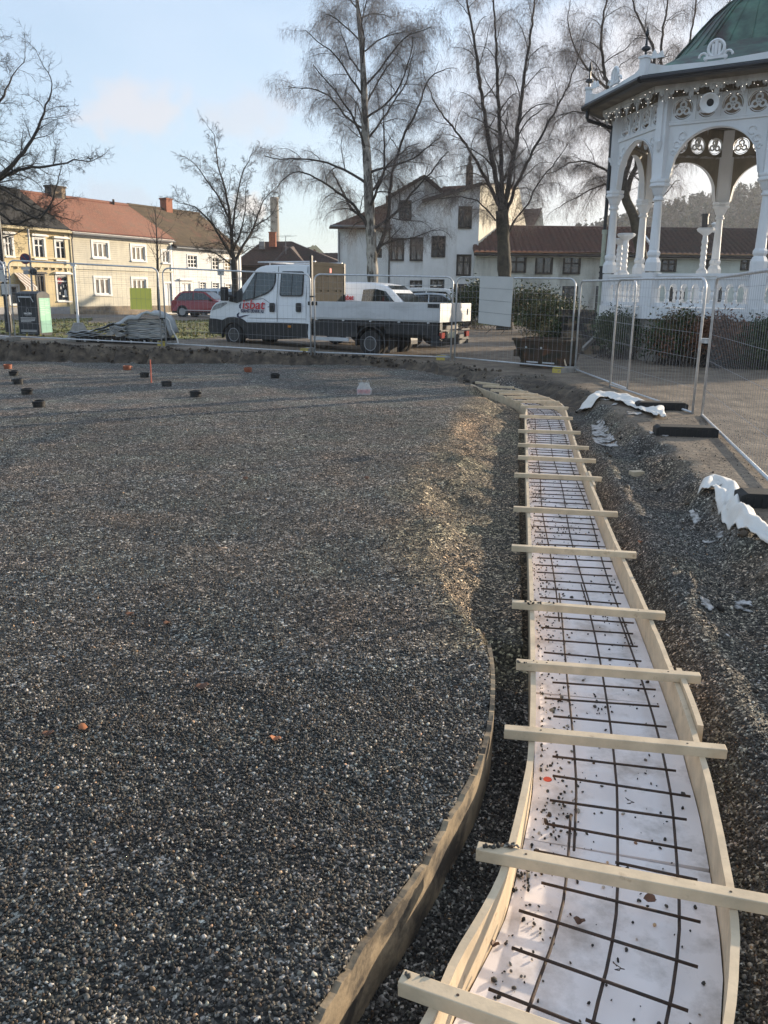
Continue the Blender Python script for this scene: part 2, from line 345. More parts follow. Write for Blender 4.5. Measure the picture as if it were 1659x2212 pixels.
def ground_material():
    m = bpy.data.materials.new('ground'); m.use_nodes = True; t = m.node_tree; p = t.nodes['Principled BSDF']; N = t.nodes.new; Lk = t.links.new
    geo = N('ShaderNodeNewGeometry'); pos = geo.outputs['Position']
    at = N('ShaderNodeAttribute'); at.attribute_name = 'zone'; sp = N('ShaderNodeSeparateColor'); Lk(at.outputs['Color'], sp.inputs[0])
    def vor(scale, rnd=1.0):
        v = N('ShaderNodeTexVoronoi'); v.inputs['Scale'].default_value = scale; v.inputs['Randomness'].default_value = rnd; Lk(pos, v.inputs['Vector']); return v
    def noise(scale, det=4):
        n = N('ShaderNodeTexNoise'); n.inputs['Scale'].default_value = scale; n.inputs['Detail'].default_value = det; n.inputs['Roughness'].default_value = 0.6; Lk(pos, n.inputs['Vector']); return n
    def ramp(src, els):
        r = N('ShaderNodeValToRGB'); e = r.color_ramp.elements
        while len(e) < len(els): e.new(0.5)
        for a, (q, c) in zip(e, els): a.position = q; a.color = (*c, 1)
        Lk(src, r.inputs[0]); return r.outputs[0]
    def mix(a, b, f, bt='MIX'):
        x = N('ShaderNodeMixRGB'); x.blend_type = bt
        for s, k in ((a, 'Color1'), (b, 'Color2'), (f, 'Fac')):
            if isinstance(s, (int, float)): x.inputs[k].default_value = s
            elif isinstance(s, tuple): x.inputs[k].default_value = (*s, 1)
            else: Lk(s, x.inputs[k])
        return x.outputs[0]
    v1 = vor(82); s1 = N('ShaderNodeSeparateColor'); Lk(v1.outputs['Color'], s1.inputs[0])
    grav = ramp(s1.outputs[0], [(0.0, (0.016, 0.0145, 0.0125)), (0.5, (0.054, 0.049, 0.042)), (0.80, (0.150, 0.138, 0.118)), (1.0, (0.52, 0.48, 0.42))])
    tint = ramp(noise(1.3, 5).outputs['Fac'], [(0.33, (1.22, 0.98, 0.84)), (0.5, (1.0, 1.0, 1.0)), (0.66, (0.88, 1.0, 0.94))])
    grav = mix(grav, tint, 0.8, 'MULTIPLY')
    big = ramp(noise(0.5, 4).outputs['Fac'], [(0.35, (0.72, 0.72, 0.72)), (0.65, (1.15, 1.15, 1.15))])
    grav = mix(grav, big, 1.0, 'MULTIPLY')
    v3 = vor(24); s3 = N('ShaderNodeSeparateColor'); Lk(v3.outputs['Color'], s3.inputs[0]); grav = mix(grav, ramp(s3.outputs[1], [(0.0, (0.62, 0.62, 0.62)), (0.7, (1.0, 1.0, 1.0)), (1.0, (2.1, 2.1, 2.1))]), 0.85, 'MULTIPLY')
    v2 = vor(45); s2 = N('ShaderNodeSeparateColor'); Lk(v2.outputs['Color'], s2.inputs[0])
    dirt = ramp(noise(2.2, 8).outputs['Fac'], [(0.3, (0.085, 0.065, 0.048)), (0.5, (0.165, 0.130, 0.095)), (0.72, (0.26, 0.21, 0.155))])
    peb = ramp(s2.outputs[0], [(0.0, (0.75, 0.75, 0.75)), (0.8, (1.0, 1.0, 1.0)), (1.0, (1.7, 1.65, 1.6))])
    dirt = mix(dirt, peb, 0.7, 'MULTIPLY')
    soil = ramp(noise(5, 7).outputs['Fac'], [(0.3, (0.022, 0.017, 0.013)), (0.5, (0.075, 0.057, 0.040)), (0.72, (0.17, 0.13, 0.088))])
    asph = ramp(noise(3, 6).outputs['Fac'], [(0.3, (0.075, 0.07, 0.065)), (0.7, (0.13, 0.12, 0.11))])
    grav = mix(grav, mix(grav, (1.55, 1.30, 0.98), 1.0, 'MULTIPLY'), at.outputs['Alpha']); c = mix(dirt, grav, sp.outputs[0]); c = mix(c, soil, sp.outputs[1]); c = mix(c, asph, sp.outputs[2]); Lk(c, p.inputs['Base Color'])
    p.inputs['Roughness'].default_value = 0.75; p.inputs['Specular IOR Level'].default_value = 0.35
    b1 = N('ShaderNodeBump'); b1.invert = True; b1.inputs['Distance'].default_value = 0.011; Lk(v1.outputs['Distance'], b1.inputs['Height'])
    sub = N('ShaderNodeMath'); sub.operation = 'MAXIMUM'; Lk(sp.outputs[0], sub.inputs[0]); sub.inputs[1].default_value = 0.25; Lk(sub.outputs[0], b1.inputs['Strength'])
    b2 = N('ShaderNodeBump'); b2.inputs['Distance'].default_value = 0.02; Lk(noise(14, 6).outputs['Fac'], b2.inputs['Height']); Lk(b1.outputs[0], b2.inputs['Normal']); b2.inputs['Strength'].default_value = 0.8
    b3 = N('ShaderNodeBump'); b3.inputs['Distance'].default_value = 0.05; b3.inputs['Strength'].default_value = 0.7; Lk(noise(4.5, 5).outputs['Fac'], b3.inputs['Height']); Lk(b2.outputs[0], b3.inputs['Normal']); Lk(b3.outputs[0], p.inputs['Normal'])
    return m
M['ground'] = ground_material()
tri = np.stack([np.zeros(nA, int) + nR * nA, gi[0], np.roll(gi[0], -1), np.roll(gi[0], -1)], -1)
gv = np.vstack([gv, [[0, 0, float(Hz(np.array([0.0]), np.array([0.01]))[0])]]])
zc = np.vstack([np.stack([zg.ravel(), zs.ravel(), za.ravel(), zl.ravel()], 1), [[1, 0, 0, 0]]])
go = mesh_np('ground', gv, np.vstack([GF, ]), M['ground'], smooth=True, colors=zc, cname='zone')
tag(go, 'dark gravel pit with a dug trench and brown gravel ground around it', 'ground', kind='structure')
def hz(x, y): return float(Hz(np.array([x]), np.array([y]))[0])

# lawn: sheet over the ground plus short blades
lm = lawn_mask(GX, GY); lf = lm[:-1] & np.roll(lm, -1, 1)[:-1] & lm[1:] & np.roll(lm, -1, 1)[1:]
LF = GF[lf.ravel()]; use = np.unique(LF); remap = np.zeros(len(gv), np.int64); remap[use] = np.arange(len(use))
lv = gv[use].copy(); lv[:, 2] += 0.012
M['lawn'] = mat('winter lawn', (0.165, 0.175, 0.040), 0.9, var=0.2, vs=0.5, col2=(0.085, 0.068, 0.032), detail=7, bump=0.03, bs=9, ramp=(0.42, 0.58))
tag(mesh_np('lawn', lv, remap[LF], M['lawn'], smooth=True), 'patchy winter lawn beyond the fence', 'lawn', kind='structure')
n = 26000; bx = RNG.uniform(-34, 16, n); by = RNG.uniform(23, 55, n); k = lawn_mask(bx, by); bx, by = bx[k], by[k]; bz = Hz(bx, by)
ang = RNG.uniform(0, 2 * pi, len(bx)); hh = RNG.uniform(0.04, 0.10, len(bx)); w = RNG.uniform(0.03, 0.07, len(bx)); le = RNG.uniform(-0.05, 0.05, (len(bx), 2))
bv = np.stack([np.stack([bx - w * np.cos(ang), by - w * np.sin(ang), bz], 1), np.stack([bx + w * np.cos(ang), by + w * np.sin(ang), bz], 1), np.stack([bx + le[:, 0], by + le[:, 1], bz + hh], 1)], 1).reshape(-1, 3)
M['blade'] = mat('grass blades', (0.18, 0.19, 0.045), 0.8, var=0.2, vs=0.8, col2=(0.11, 0.09, 0.04))
tag(mesh_np('grass', bv, np.arange(len(bv)).reshape(-1, 3), M['blade']), 'short tufts of winter grass on the lawn', 'grass', kind='stuff')

# ------------------------------------------------------------------ loose stones
ICO_V = np.array([(0, 0, 1)] + [(0.894 * cos(2 * pi * k / 5), 0.894 * sin(2 * pi * k / 5), 0.447) for k in range(5)] + [(0.894 * cos(2 * pi * (k + .5) / 5), 0.894 * sin(2 * pi * (k + .5) / 5), -0.447) for k in range(5)] + [(0, 0, -1)])
ICO_F = np.array([(0, 1 + k, 1 + (k + 1) % 5) for k in range(5)] + [(1 + k, 6 + k, 1 + (k + 1) % 5) for k in range(5)] + [(1 + (k + 1) % 5, 6 + k, 6 + (k + 1) % 5) for k in range(5)] + [(11, 6 + (k + 1) % 5, 6 + k) for k in range(5)])
def rotmats(n):
    q = RNG.normal(size=(n, 4)); q /= np.linalg.norm(q, axis=1)[:, None]; w, x, y, z = q.T
    return np.stack([np.stack([1 - 2 * (y * y + z * z), 2 * (x * y - z * w), 2 * (x * z + y * w)], -1), np.stack([2 * (x * y + z * w), 1 - 2 * (x * x + z * z), 2 * (y * z - x * w)], -1), np.stack([2 * (x * z - y * w), 2 * (y * z + x * w), 1 - 2 * (x * x + y * y)], -1)], 1)
def stones(name, x, y, z, size, mat_, label, colors=None, parent=None):
    n = len(x); v = ICO_V[None] * (1 + RNG.uniform(-0.24, 0.24, (n, 12, 1))); sc = np.stack([RNG.uniform(0.75, 1.25, n), RNG.uniform(0.6, 1.0, n), RNG.uniform(0.45, 0.8, n)], 1) * size[:, None]
    v = v * sc[:, None, :]; v = np.einsum('nij,nkj->nki', rotmats(n), v); v += np.stack([x, y, z], 1)[:, None]
    f = ICO_F[None] + 12 * np.arange(n)[:, None, None]
    if colors is None:
        val = np.choose(RNG.choice(4, n, p=[0.44, 0.34, 0.16, 0.06]), [RNG.uniform(0.012, 0.030, n), RNG.uniform(0.030, 0.065, n), RNG.uniform(0.07, 0.16, n), RNG.uniform(0.22, 0.42, n)])
        colors = val[:, None] * (np.array([1.36, 1.23, 1.04]) + RNG.normal(0, 0.03, (n, 3))); br = RNG.random(n) < 0.06; colors[br] *= np.array([1.35, 0.95, 0.65])
    o = mesh_np(name, v.reshape(-1, 3), f.reshape(-1, 3), mat_, parent, colors=np.repeat(colors, 12, 0))
    return tag(o, label, 'gravel', kind='stuff') if label else o
def stone_material():
    m = bpy.data.materials.new('gravel stone'); m.use_nodes = True; t = m.node_tree; p = t.nodes['Principled BSDF']
    a = t.nodes.new('ShaderNodeAttribute'); a.attribute_name = 'tint'; t.links.new(a.outputs['Color'], p.inputs['Base Color']); p.inputs['Roughness'].default_value = 0.7; p.inputs['Specular IOR Level'].default_value = 0.35
    return m
M['stone'] = stone_material()
def scatter():
    r1 = np.sqrt(RNG.uniform(0.9 ** 2, 3.6 ** 2, 72000)); r2 = (RNG.uniform(sqrt(3.6), sqrt(13.0), 125000)) ** 2
    r = np.concatenate([r1, r2]); a = RNG.uniform(-0.56, 0.56, len(r)); x = r * np.sin(a); y = r * np.cos(a)
    t, d = clt(x, y); dR = np.interp(t, RT, RD); k = (np.abs(d) > 0.365) & ((d < dR) | (RNG.random(len(r)) < 0.12)); x, y, r = x[k], y[k], r[k]
    sz = RNG.uniform(0.0036, 0.0074, len(x)) * np.where(RNG.random(len(x)) < 0.06, 1.5, 1.0)
    stones('gravel', x, y, Hz(x, y) + sz * 0.25, sz, M['stone'], 'loose dark grey crushed stones covering the pit')
scatter()
def clods():
    n = 5200; x = np.concatenate([RNG.uniform(-13, 2.2, n), RNG.uniform(1.6, 4.2, 1100), RNG.uniform(1.2, 3.3, 900)]); y = np.concatenate([RNG.uniform(20.4, 22.3, n), RNG.uniform(14, 20.5, 1100), RNG.uniform(2, 14, 900)])
    t, d = clt(x, y); dR = np.interp(t, RT, RD); far = t > T_END + .5
    k = np.where(far, (d > -.35) & (d < .75), (d > dR - .7) & (d < dR + .25)); k &= RNG.random(len(x)) < np.where(far, np.exp(-((d - .1) / .35) ** 2), .45); x, y, far, dd = x[k], y[k], far[k], d[k]
    sz = RNG.uniform(.010, .030, len(x)) * np.where(RNG.random(len(x)) < .14, 2.4, 1.0) * np.where(far, 1.0, .55); c = np.where((RNG.random(len(x)) < .55)[:, None], [[.030, .023, .017]], [[.085, .062, .042]]) * RNG.uniform(.6, 1.4, (len(x), 1))
    stones('soil_clods', x, y, Hz(x, y) + sz * .25, sz, M['stone'], 'clods of dark soil along the dug edge of the pit', colors=c)
clods()

# ------------------------------------------------------------------ formwork, insulation, reinforcement
def cat(pts, n):
    p = np.array(pts, float); p = np.vstack([2 * p[0] - p[1], p, 2 * p[-1] - p[-2]]); out = []
    for i in range(1, len(p) - 2):
        for s in np.linspace(0, 1, n, endpoint=False):
            a, b, c, d = p[i - 1:i + 3]; out.append(0.5 * ((2 * b) + (c - a) * s + (2 * a - 5 * b + 4 * c - d) * s * s + (3 * b - a - 3 * c + d) * s ** 3))
    out.append(p[-2]); return np.array(out)
def resample(p, ds):
    L = np.concatenate([[0], np.cumsum(np.linalg.norm(np.diff(p, axis=0), axis=1))]); n = max(2, int(L[-1] / ds) + 1); t = np.linspace(0, L[-1], n)
    return np.stack([np.interp(t, L, p[:, k]) for k in range(p.shape[1])], 1)
def norms(p):
    t = np.gradient(p, axis=0); t /= np.linalg.norm(t, axis=1)[:, None]; return np.stack([t[:, 1], -t[:, 0]], 1)     # to the right
def strip(mb, p, zb, zt, off0, off1, jit=0.0, mi=0):
    nn = norms(p); a = p + nn * off0; b = p + nn * off1; n = len(p); z0 = zb; z1 = zt + (RNG.normal(0, jit, n) if jit else 0) + np.zeros(n)
    vs = [(a[i][0], a[i][1], z0) for i in range(n)] + [(b[i][0], b[i][1], z0) for i in range(n)] + [(b[i][0], b[i][1], z1[i]) for i in range(n)] + [(a[i][0], a[i][1], z1[i]) for i in range(n)]
    fs = []
    for i in range(n - 1):
        for k in range(4): fs.append((k * n + i, k * n + i + 1, ((k + 1) % 4) * n + i + 1, ((k + 1) % 4) * n + i))
    fs += [(0, n, 2 * n, 3 * n), (n - 1, 4 * n - 1, 3 * n - 1, 2 * n - 1)]
    return mb.add(vs, fs, mi)
EL = [(-0.42, 0.75), (-0.12, 1.24), (0.12, 1.69), (0.21, 1.9), (0.29, 2.05), (0.40, 2.29), (0.54, 2.76), (0.60, 3.01), (0.69, 3.5), (0.86, 4.55), (1.01, 5.52), (1.21, 6.81), (1.44, 8.32), (1.70, 9.94), (2.06, 12.29), (2.22, 13.2), (2.24, 13.9), (2.12, 14.7), (1.96, 15.4), (1.82, 16.1), (1.70, 16.8)]
ER = [(0.16, 0.35), (0.56, 1.15), (0.86, 1.68), (0.97, 1.91), (1.03, 2.06), (1.10, 2.3), (1.22, 2.77), (1.27, 3.02), (1.36, 3.5), (1.52, 4.57), (1.65, 5.55), (1.83, 6.84), (2.05, 8.35), (2.30, 9.98), (2.69, 12.34), (2.86, 13.4), (2.90, 14.1), (2.80, 14.9), (2.62, 15.6), (2.47, 16.3), (2.33, 17.0)]
pl = resample(cat(EL, 6), 0.08); pr = resample(cat(ER, 6), 0.08)
fw_ = thing('timber_formwork', 'long curved trench formwork of fresh pine boards and battens over white insulation', 'formwork', (1.4, 6, -0.3))
mb = MB(); strip(mb, pl, -0.32, -0.125, -0.012, 0.012, 0.0012); mb.build('side_board', M['pine'], fw_)
mb = MB(); strip(mb, pr, -0.32, -0.125, -0.012, 0.012, 0.0012); mb.build('side_board', M['pine'], fw_)
mb = MB(); q = pr[(pr[:, 1] > 3.15) & (pr[:, 1] < 3.75)]; strip(mb, q, -0.31, -0.10, 0.014, 0.038); mb.build('splice_board', M['pine'], fw_)
mb = MB(); q = pr[(pr[:, 1] > 7.7) & (pr[:, 1] < 8.4)]; strip(mb, q, -0.31, -0.115, 0.014, 0.036); mb.build('splice_board', M['pine'], fw_)
BATT = [((1028, 826), (1080, 832)), ((1043, 834), (1110, 837)), ((1060, 843), (1140, 847)), ((1078, 850), (1162, 853)), ((1094, 858), (1187, 861)), ((1110, 867), (1208, 869)), ((1125, 878), (1228, 882)), ((1122, 899), (1237, 904)), ((1119, 931), (1254, 935)), ((1119, 961), (1272, 968)), ((1119, 988), (1287, 996)), ((1111, 1026), (1299, 1035)), ((1109, 1099), (1334, 1111)), ((1105, 1183), (1374, 1199)), ((1106, 1305), (1436, 1330)), ((1115, 1435), (1512, 1465)), ((1089, 1580), (1568, 1624)), ((1030, 1838), (1700, 1962)), ((866, 2122), (1700, 2420))]
zb = -0.103
for i, (a, b) in enumerate(BATT):
    p = G(a[0], a[1], zb); q = G(b[0], b[1], zb)
    if (q - p).length > 1.12: q = p + (q - p).normalized() * 1.08
    mb = MB(); mb.bar(p, q, 0.046, 0.042 if i < 18 else 0.046); bt_ = mb.build('batten', M['pine'], fw_, bevel=0.003)
    for f_ in (.17, .83):
        c_ = p.lerp(q, f_); mb = MB(); mb.lathe((c_.x, c_.y, zb + (.021 if i < 18 else .023)), [(.0045, -.001), (.004, .0012)], 8); mb.build('screw', M['rebar'], bt_)
# insulation boards
cl_ = resample(cat(CL[1:23], 6), 0.04); ls = np.concatenate([[0], np.cumsum(np.linalg.norm(np.diff(cl_, axis=0), axis=1))])
def near_pt(poly, p): return poly[np.argmin(((poly - p) ** 2).sum(1))]
plf = resample(cat(EL, 6), 0.02); prf = resample(cat(ER, 6), 0.02)
s = 0.0; bi = 0; XPSB = []
while s < ls[-1] - 0.1:
    e = min(s + 1.2, ls[-1]); pts = [np.array([np.interp(t, ls, cl_[:, 0]), np.interp(t, ls, cl_[:, 1])]) for t in np.linspace(s + 0.004, e - 0.004, 9)]
    A = [near_pt(plf, p) for p in pts]; B = [near_pt(prf, p) for p in pts]
    A = [a + (b - a) / np.linalg.norm(b - a) * 0.016 for a, b in zip(A, B)]; B = [b + (a - b) / np.linalg.norm(a - b) * 0.016 for a, b in zip(A, B)]
    zt = -0.285 + RNG.uniform(-0.003, 0.003); mb = MB(); n = len(pts)
    vs = [(p[0], p[1], zt) for p in A] + [(p[0], p[1], zt) for p in B] + [(p[0], p[1], zt - 0.05) for p in A] + [(p[0], p[1], zt - 0.05) for p in B]
    fs = []
    for i in range(n - 1):
        fs += [(i, n + i, n + i + 1, i + 1), (2 * n + i, 2 * n + i + 1, 3 * n + i + 1, 3 * n + i), (i, i + 1, 2 * n + i + 1, 2 * n + i), (n + i, 3 * n + i, 3 * n + i + 1, n + i + 1)]
    fs += [(0, 2 * n, 3 * n, n), (n - 1, 2 * n - 1, 4 * n - 1, 3 * n - 1)]
    mb.add(vs, fs); o = mb.build('insulation_board', M['xps']); tag(o, 'white insulation board flat in the trench formwork beneath the rebar', 'insulation board', 'insulation boards lining the formwork'); XPSB.append((s, e, o)); s = e
M['orange'] = mat('orange marking paint', (0.85, 0.10, 0.03), 0.5, var=0.1)
c = G(1183, 1683, -0.283); mb = MB()
mb.lathe(c, [(0.018, -0.001), (0.016, 0.0015)], 11)

host = min(XPSB, key=lambda t: abs((t[0] + t[1]) / 2 - ls[np.argmin(((cl_ - np.array([c.x, c.y])) ** 2).sum(1))]))[2]
mb.build('paint_spot', M['orange'], host)
# reinforcement
rb = thing('rebar_mat', 'dark rusty reinforcement mat tied from long and short bars inside the formwork', 'reinforcement', (1.4, 6, -0.24))
cn = norms(cl_)
for off, brk in ((-0.16, [(0.0, 2.72), (2.45, 5.2), (4.6, 99)]), (0.02, [(0, 5.4), (4.85, 99)]), (0.205, [(0, 4.9), (4.3, 99)])):
    for bi, (y0, y1) in enumerate(brk):
        k = (cl_[:, 1] >= y0) & (cl_[:, 1] <= y1); p = cl_[k] + cn[k] * (off + 0.018 * (bi % 2) + 0.012 * np.sin(cl_[k][:, 1:2] * 1.7 + off * 9))
        if len(p) < 4: continue
        mb = MB(); mb.tube([(a[0], a[1], -0.243) for a in p[::3]], 0.0052, 7); mb.build('long_bar', M['rebar'], rb, smooth=True)
s = 0.75
while s < ls[-1] - 0.1:
    c = np.array([np.interp(s, ls, cl_[:, 0]), np.interp(s, ls, cl_[:, 1])]); nn = np.array([np.interp(s, ls, cn[:, 0]), np.interp(s, ls, cn[:, 1])]); tt = np.array([-nn[1], nn[0]])
    a0 = -0.255 + RNG.uniform(-0.02, 0.03); a1 = 0.265 + RNG.uniform(-0.03, 0.015); sk = RNG.uniform(-0.012, 0.012); z = -0.231
    if a1 - a0 > 0:
        a = c + nn * a0 - tt * sk; b = c + nn * a1 + tt * sk
        if c[1] < 2.9 and int(s / 0.17) % 4 == 1:
            m_ = c + nn * 0.02; mb = MB(); mb.tube([(a[0], a[1], z), (m_[0], m_[1], z)], 0.0050, 7); mb.build('cross_bar', M['rebar'], rb, smooth=True)
            m_ = m_ - nn * 0.02 + tt * 0.025; b = b + tt * 0.02; mb = MB(); mb.tube([(m_[0], m_[1], z), (b[0], b[1], z)], 0.0050, 7); mb.build('cross_bar', M['rebar'], rb, smooth=True)
        else:
            mb = MB(); mb.tube([(a[0], a[1], z), (b[0], b[1], z + RNG.uniform(-0.004, 0.004))], 0.0050, 7); mb.build('cross_bar', M['rebar'], rb, smooth=True)
    s += 0.172 + RNG.uniform(-0.012, 0.012)
for (u, v) in ((1352, 1732), (1325, 2090)):
    c = G(u, v, -0.235); mb = MB(); mb.tube([c + V(0.010 * cos(k * 1.9) + 0.003 * k, 0.009 * sin(k * 1.4) - .001 * k, 0.004 + 0.012 * sin(k * 0.9)) for k in range(9)], 0.0014, 5); mb.build('tie_wire', M['rebar'], rb)
# stones fallen into the form and on the battens
n = 2600; si = RNG.uniform(0.3, ls[-1] - 0.3, n); of = np.where(RNG.random(n) < 0.6, -0.30 + np.abs(RNG.normal(0, 0.10, n)), RNG.uniform(-0.28, 0.28, n)); of = np.clip(of, -0.285, 0.285)
cx = np.interp(si, ls, cl_[:, 0]) + np.interp(si, ls, cn[:, 0]) * of; cy = np.interp(si, ls, cl_[:, 1]) + np.interp(si, ls, cn[:, 1]) * of
sz = RNG.uniform(0.002, 0.0085, n); sz[RNG.random(n) < 0.05] *= 1.6
stones('fallen_gravel', cx, cy, -0.284 + sz * 0.4, sz, M['stone'], 'stones and crumbs of soil fallen onto the white boards in the formwork')
xs = []
for (u0_, u1_, v0_, v1_, nn_) in ((1165, 1250, 1745, 1815, 34), (1108, 1145, 1880, 1925, 22), (1165, 1215, 1495, 1540, 18), (1165, 1260, 1130, 1160, 30), (1285, 1320, 1515, 1545, 12), (1380, 1440, 1925, 1960, 5)):   # cluster by cluster
    for k in range(nn_): q = G(RNG.uniform(u0_, u1_), RNG.uniform(v0_, v1_), -.282); xs.append(q)
sz = RNG.uniform(.003, .0125, len(xs)) * RNG.uniform(.5, 1, len(xs))
stones('fallen_stones', np.array([q.x for q in xs]), np.array([q.y for q in xs]), np.array([q.z for q in xs]) + sz * .4, sz, M['stone'], 'heaps of stones and soil lying on the white boards at the left side')
xs = []
for (u0_, u1_, v, nn_) in ((875, 940, 2108, 9), (1040, 1130, 1828, 22), (1118, 1160, 1430, 6), (1112, 1200, 1302, 10)):
    for k in range(nn_):
        q = G(RNG.uniform(u0_, u1_), v + RNG.uniform(-3, 3) + (5 if u0_ > 1000 else 15) * 0, -0.08); xs.append(q)
sz = RNG.uniform(0.004, 0.011, len(xs))
stones('stones_on_batten', np.array([q.x for q in xs]), np.array([q.y for q in xs]), np.array([q.z for q in xs]) + sz * 0.3, sz, M['stone'], 'small stones lying on top of the nearest battens')
# plywood edge that holds the gravel
pb = resample(cat(PB, 6), 0.03); mb = MB(); strip(mb, pb, -0.36, -0.098, -0.010, 0.010, 0.004)
tag(mb.build('edge_board', M['ply']), 'stained curved plywood edge board holding back the gravel beside the trench', 'edge board')
# ------------------------------------------------------------------ buildings
M['pane'] = mat('window pane', (0.035, 0.04, 0.045), 0.05, var=0.4, vs=1.3, spec=0.9)
M['pane_curtain'] = mat('pane with pale curtains behind', (0.30, 0.29, 0.27), 0.12, var=0.3, vs=3.0, col2=(0.05, 0.05, 0.055), stretch=(6, 6, 0.5), spec=0.8, ramp=(0.45, 0.6))
M['w_white'] = mat('white window timber', (0.74, 0.73, 0.70), 0.5, var=0.05, vs=3)
M['w_dark'] = mat('dark window timber', (0.030, 0.026, 0.024), 0.55, var=0.2, vs=3)
M['w_cream'] = mat('cream trim', (0.66, 0.55, 0.33), 0.55, var=0.08, vs=2)
M['yel_wall'] = boards('yellow weatherboard', (0.60, 0.47, 0.24), 0.13, grime=((0.8, 0.8, 0.5), (0.42, 0.31, 0.15), 0.5, 0.85))
M['beige_wall'] = boards('pale beige weatherboard', (0.58, 0.53, 0.40), 0.14, grime=((1.2, 1.2, 0.4), (0.36, 0.33, 0.26), 0.48, 0.8))
M['wht_wall'] = boards('white weatherboard', (0.74, 0.73, 0.70), 0.13, grime=((1, 1, 0.4), (0.5, 0.49, 0.46), 0.5, 0.9))
M['render_wall'] = mat('stained white render', (0.78, 0.775, 0.76), 0.8, var=0.06, vs=0.9, bump=0.004, bs=25, streak=((0.9, 0.9, 0.13), (0.42, 0.38, 0.33), 0.52, 0.80))
M['green_wall'] = boards('pale green-white weatherboard', (0.56, 0.60, 0.53), 0.15, grime=((0.8, 0.8, 0.3), (0.36, 0.36, 0.31), 0.5, 0.85))
M['grey_wall'] = boards('cream-grey weatherboard', (0.58, 0.57, 0.50), 0.15, grime=((1.2, 1.2, 0.25), (0.25, 0.23, 0.19), 0.45, 0.7))
M['brown_wall'] = mat('dark brown timber wall', (0.045, 0.03, 0.024), 0.8, var=0.2, vs=2)
M['stone'] = M['stone']
M['plinth'] = mat('brown stone plinth', (0.30, 0.24, 0.17), 0.85, var=0.25, vs=2.5, bump=0.01, bs=12)
M['greyplinth'] = mat('grey plinth', (0.38, 0.37, 0.36), 0.85, var=0.15, vs=2)
M['t_black'] = mat('black roof tile', (0.008, 0.008, 0.009), 0.75, var=0.3, vs=9, streak=((2.5, 2.5, 2.5), (0.020, 0.020, 0.019), 0.55, 0.75))
M['t_red'] = mat('orange red roof tile', (0.235, 0.082, 0.045), 0.7, var=0.15, vs=6, streak=((1.2, 1.2, 1.2), (0.15, 0.08, 0.05), 0.52, 0.75))
M['t_moss'] = mat('mossy roof tile', (0.100, 0.070, 0.040), 0.85, var=0.2, vs=1.5, streak=((0.8, 0.8, 0.8), (0.14, 0.06, 0.04), 0.52, 0.7))
M['t_dkred'] = mat('dark red roof tile', (0.13, 0.058, 0.042), 0.75, var=0.25, vs=7, streak=((1.5, 1.5, 1.5), (0.07, 0.045, 0.035), 0.5, 0.7))
M['t_brown'] = mat('dark brown roof tile', (0.085, 0.05, 0.04), 0.75, var=0.25, vs=7, streak=((1.5, 1.5, 1.5), (0.04, 0.035, 0.03), 0.5, 0.72))
M['brick'] = mat('orange brick', (0.36, 0.12, 0.06), 0.8, var=0.2, vs=8)
M['soot'] = mat('sooty chimney', (0.045, 0.038, 0.034), 0.85, var=0.3, vs=4, streak=((2, 2, 2), (0.30, 0.22, 0.14), 0.5, 0.65))
M['gutter'] = mat('grey gutter', (0.20, 0.20, 0.20), 0.5, var=0.1)

def facade(mb, O, u, n, L, zb, top, holes, rev=0.14, mi=0):
    O = Vector(O); u = Vector(u); n = Vector(n); tz = lambda s: float(np.interp(s, [a for a, b in top], [b for a, b in top]))
    ss = sorted(set([0.0, L] + [a for a, b in top if 0 < a < L] + [min(max(h[k], 0), L) for h in holes for k in (0, 1)]))
    P = lambda s, z, d=0: O + u * s + V(0, 0, z) + n * d
    for a, b in zip(ss[:-1], ss[1:]):
        if b - a < 1e-4: continue
        mid = (a + b) / 2; hs = [h for h in holes if h[0] < mid < h[1]]
        zs = sorted(set([zb] + [z for h in hs for z in (h[2], h[3]) if z < min(tz(a), tz(b))]))
        for i, z0 in enumerate(zs):
            last = i == len(zs) - 1
            zm = z0 + 0.01 if last else (z0 + zs[i + 1]) / 2
            if any(h[2] < zm < h[3] for h in hs): continue
            if last: mb.quad(P(a, z0), P(b, z0), P(b, tz(b)), P(a, tz(a)), mi)
            else: mb.quad(P(a, z0), P(b, z0), P(b, zs[i + 1]), P(a, zs[i + 1]), mi)
    for (a, b, c, d) in [h[:4] for h in holes]:
        mb.quad(P(a, c), P(a, d), P(a, d, -rev), P(a, c, -rev), mi); mb.quad(P(b, c), P(b, c, -rev), P(b, d, -rev), P(b, d), mi)
        mb.quad(P(a, d), P(b, d), P(b, d, -rev), P(a, d, -rev), mi); mb.quad(P(a, c), P(a, c, -rev), P(b, c, -rev), P(b, c), mi)
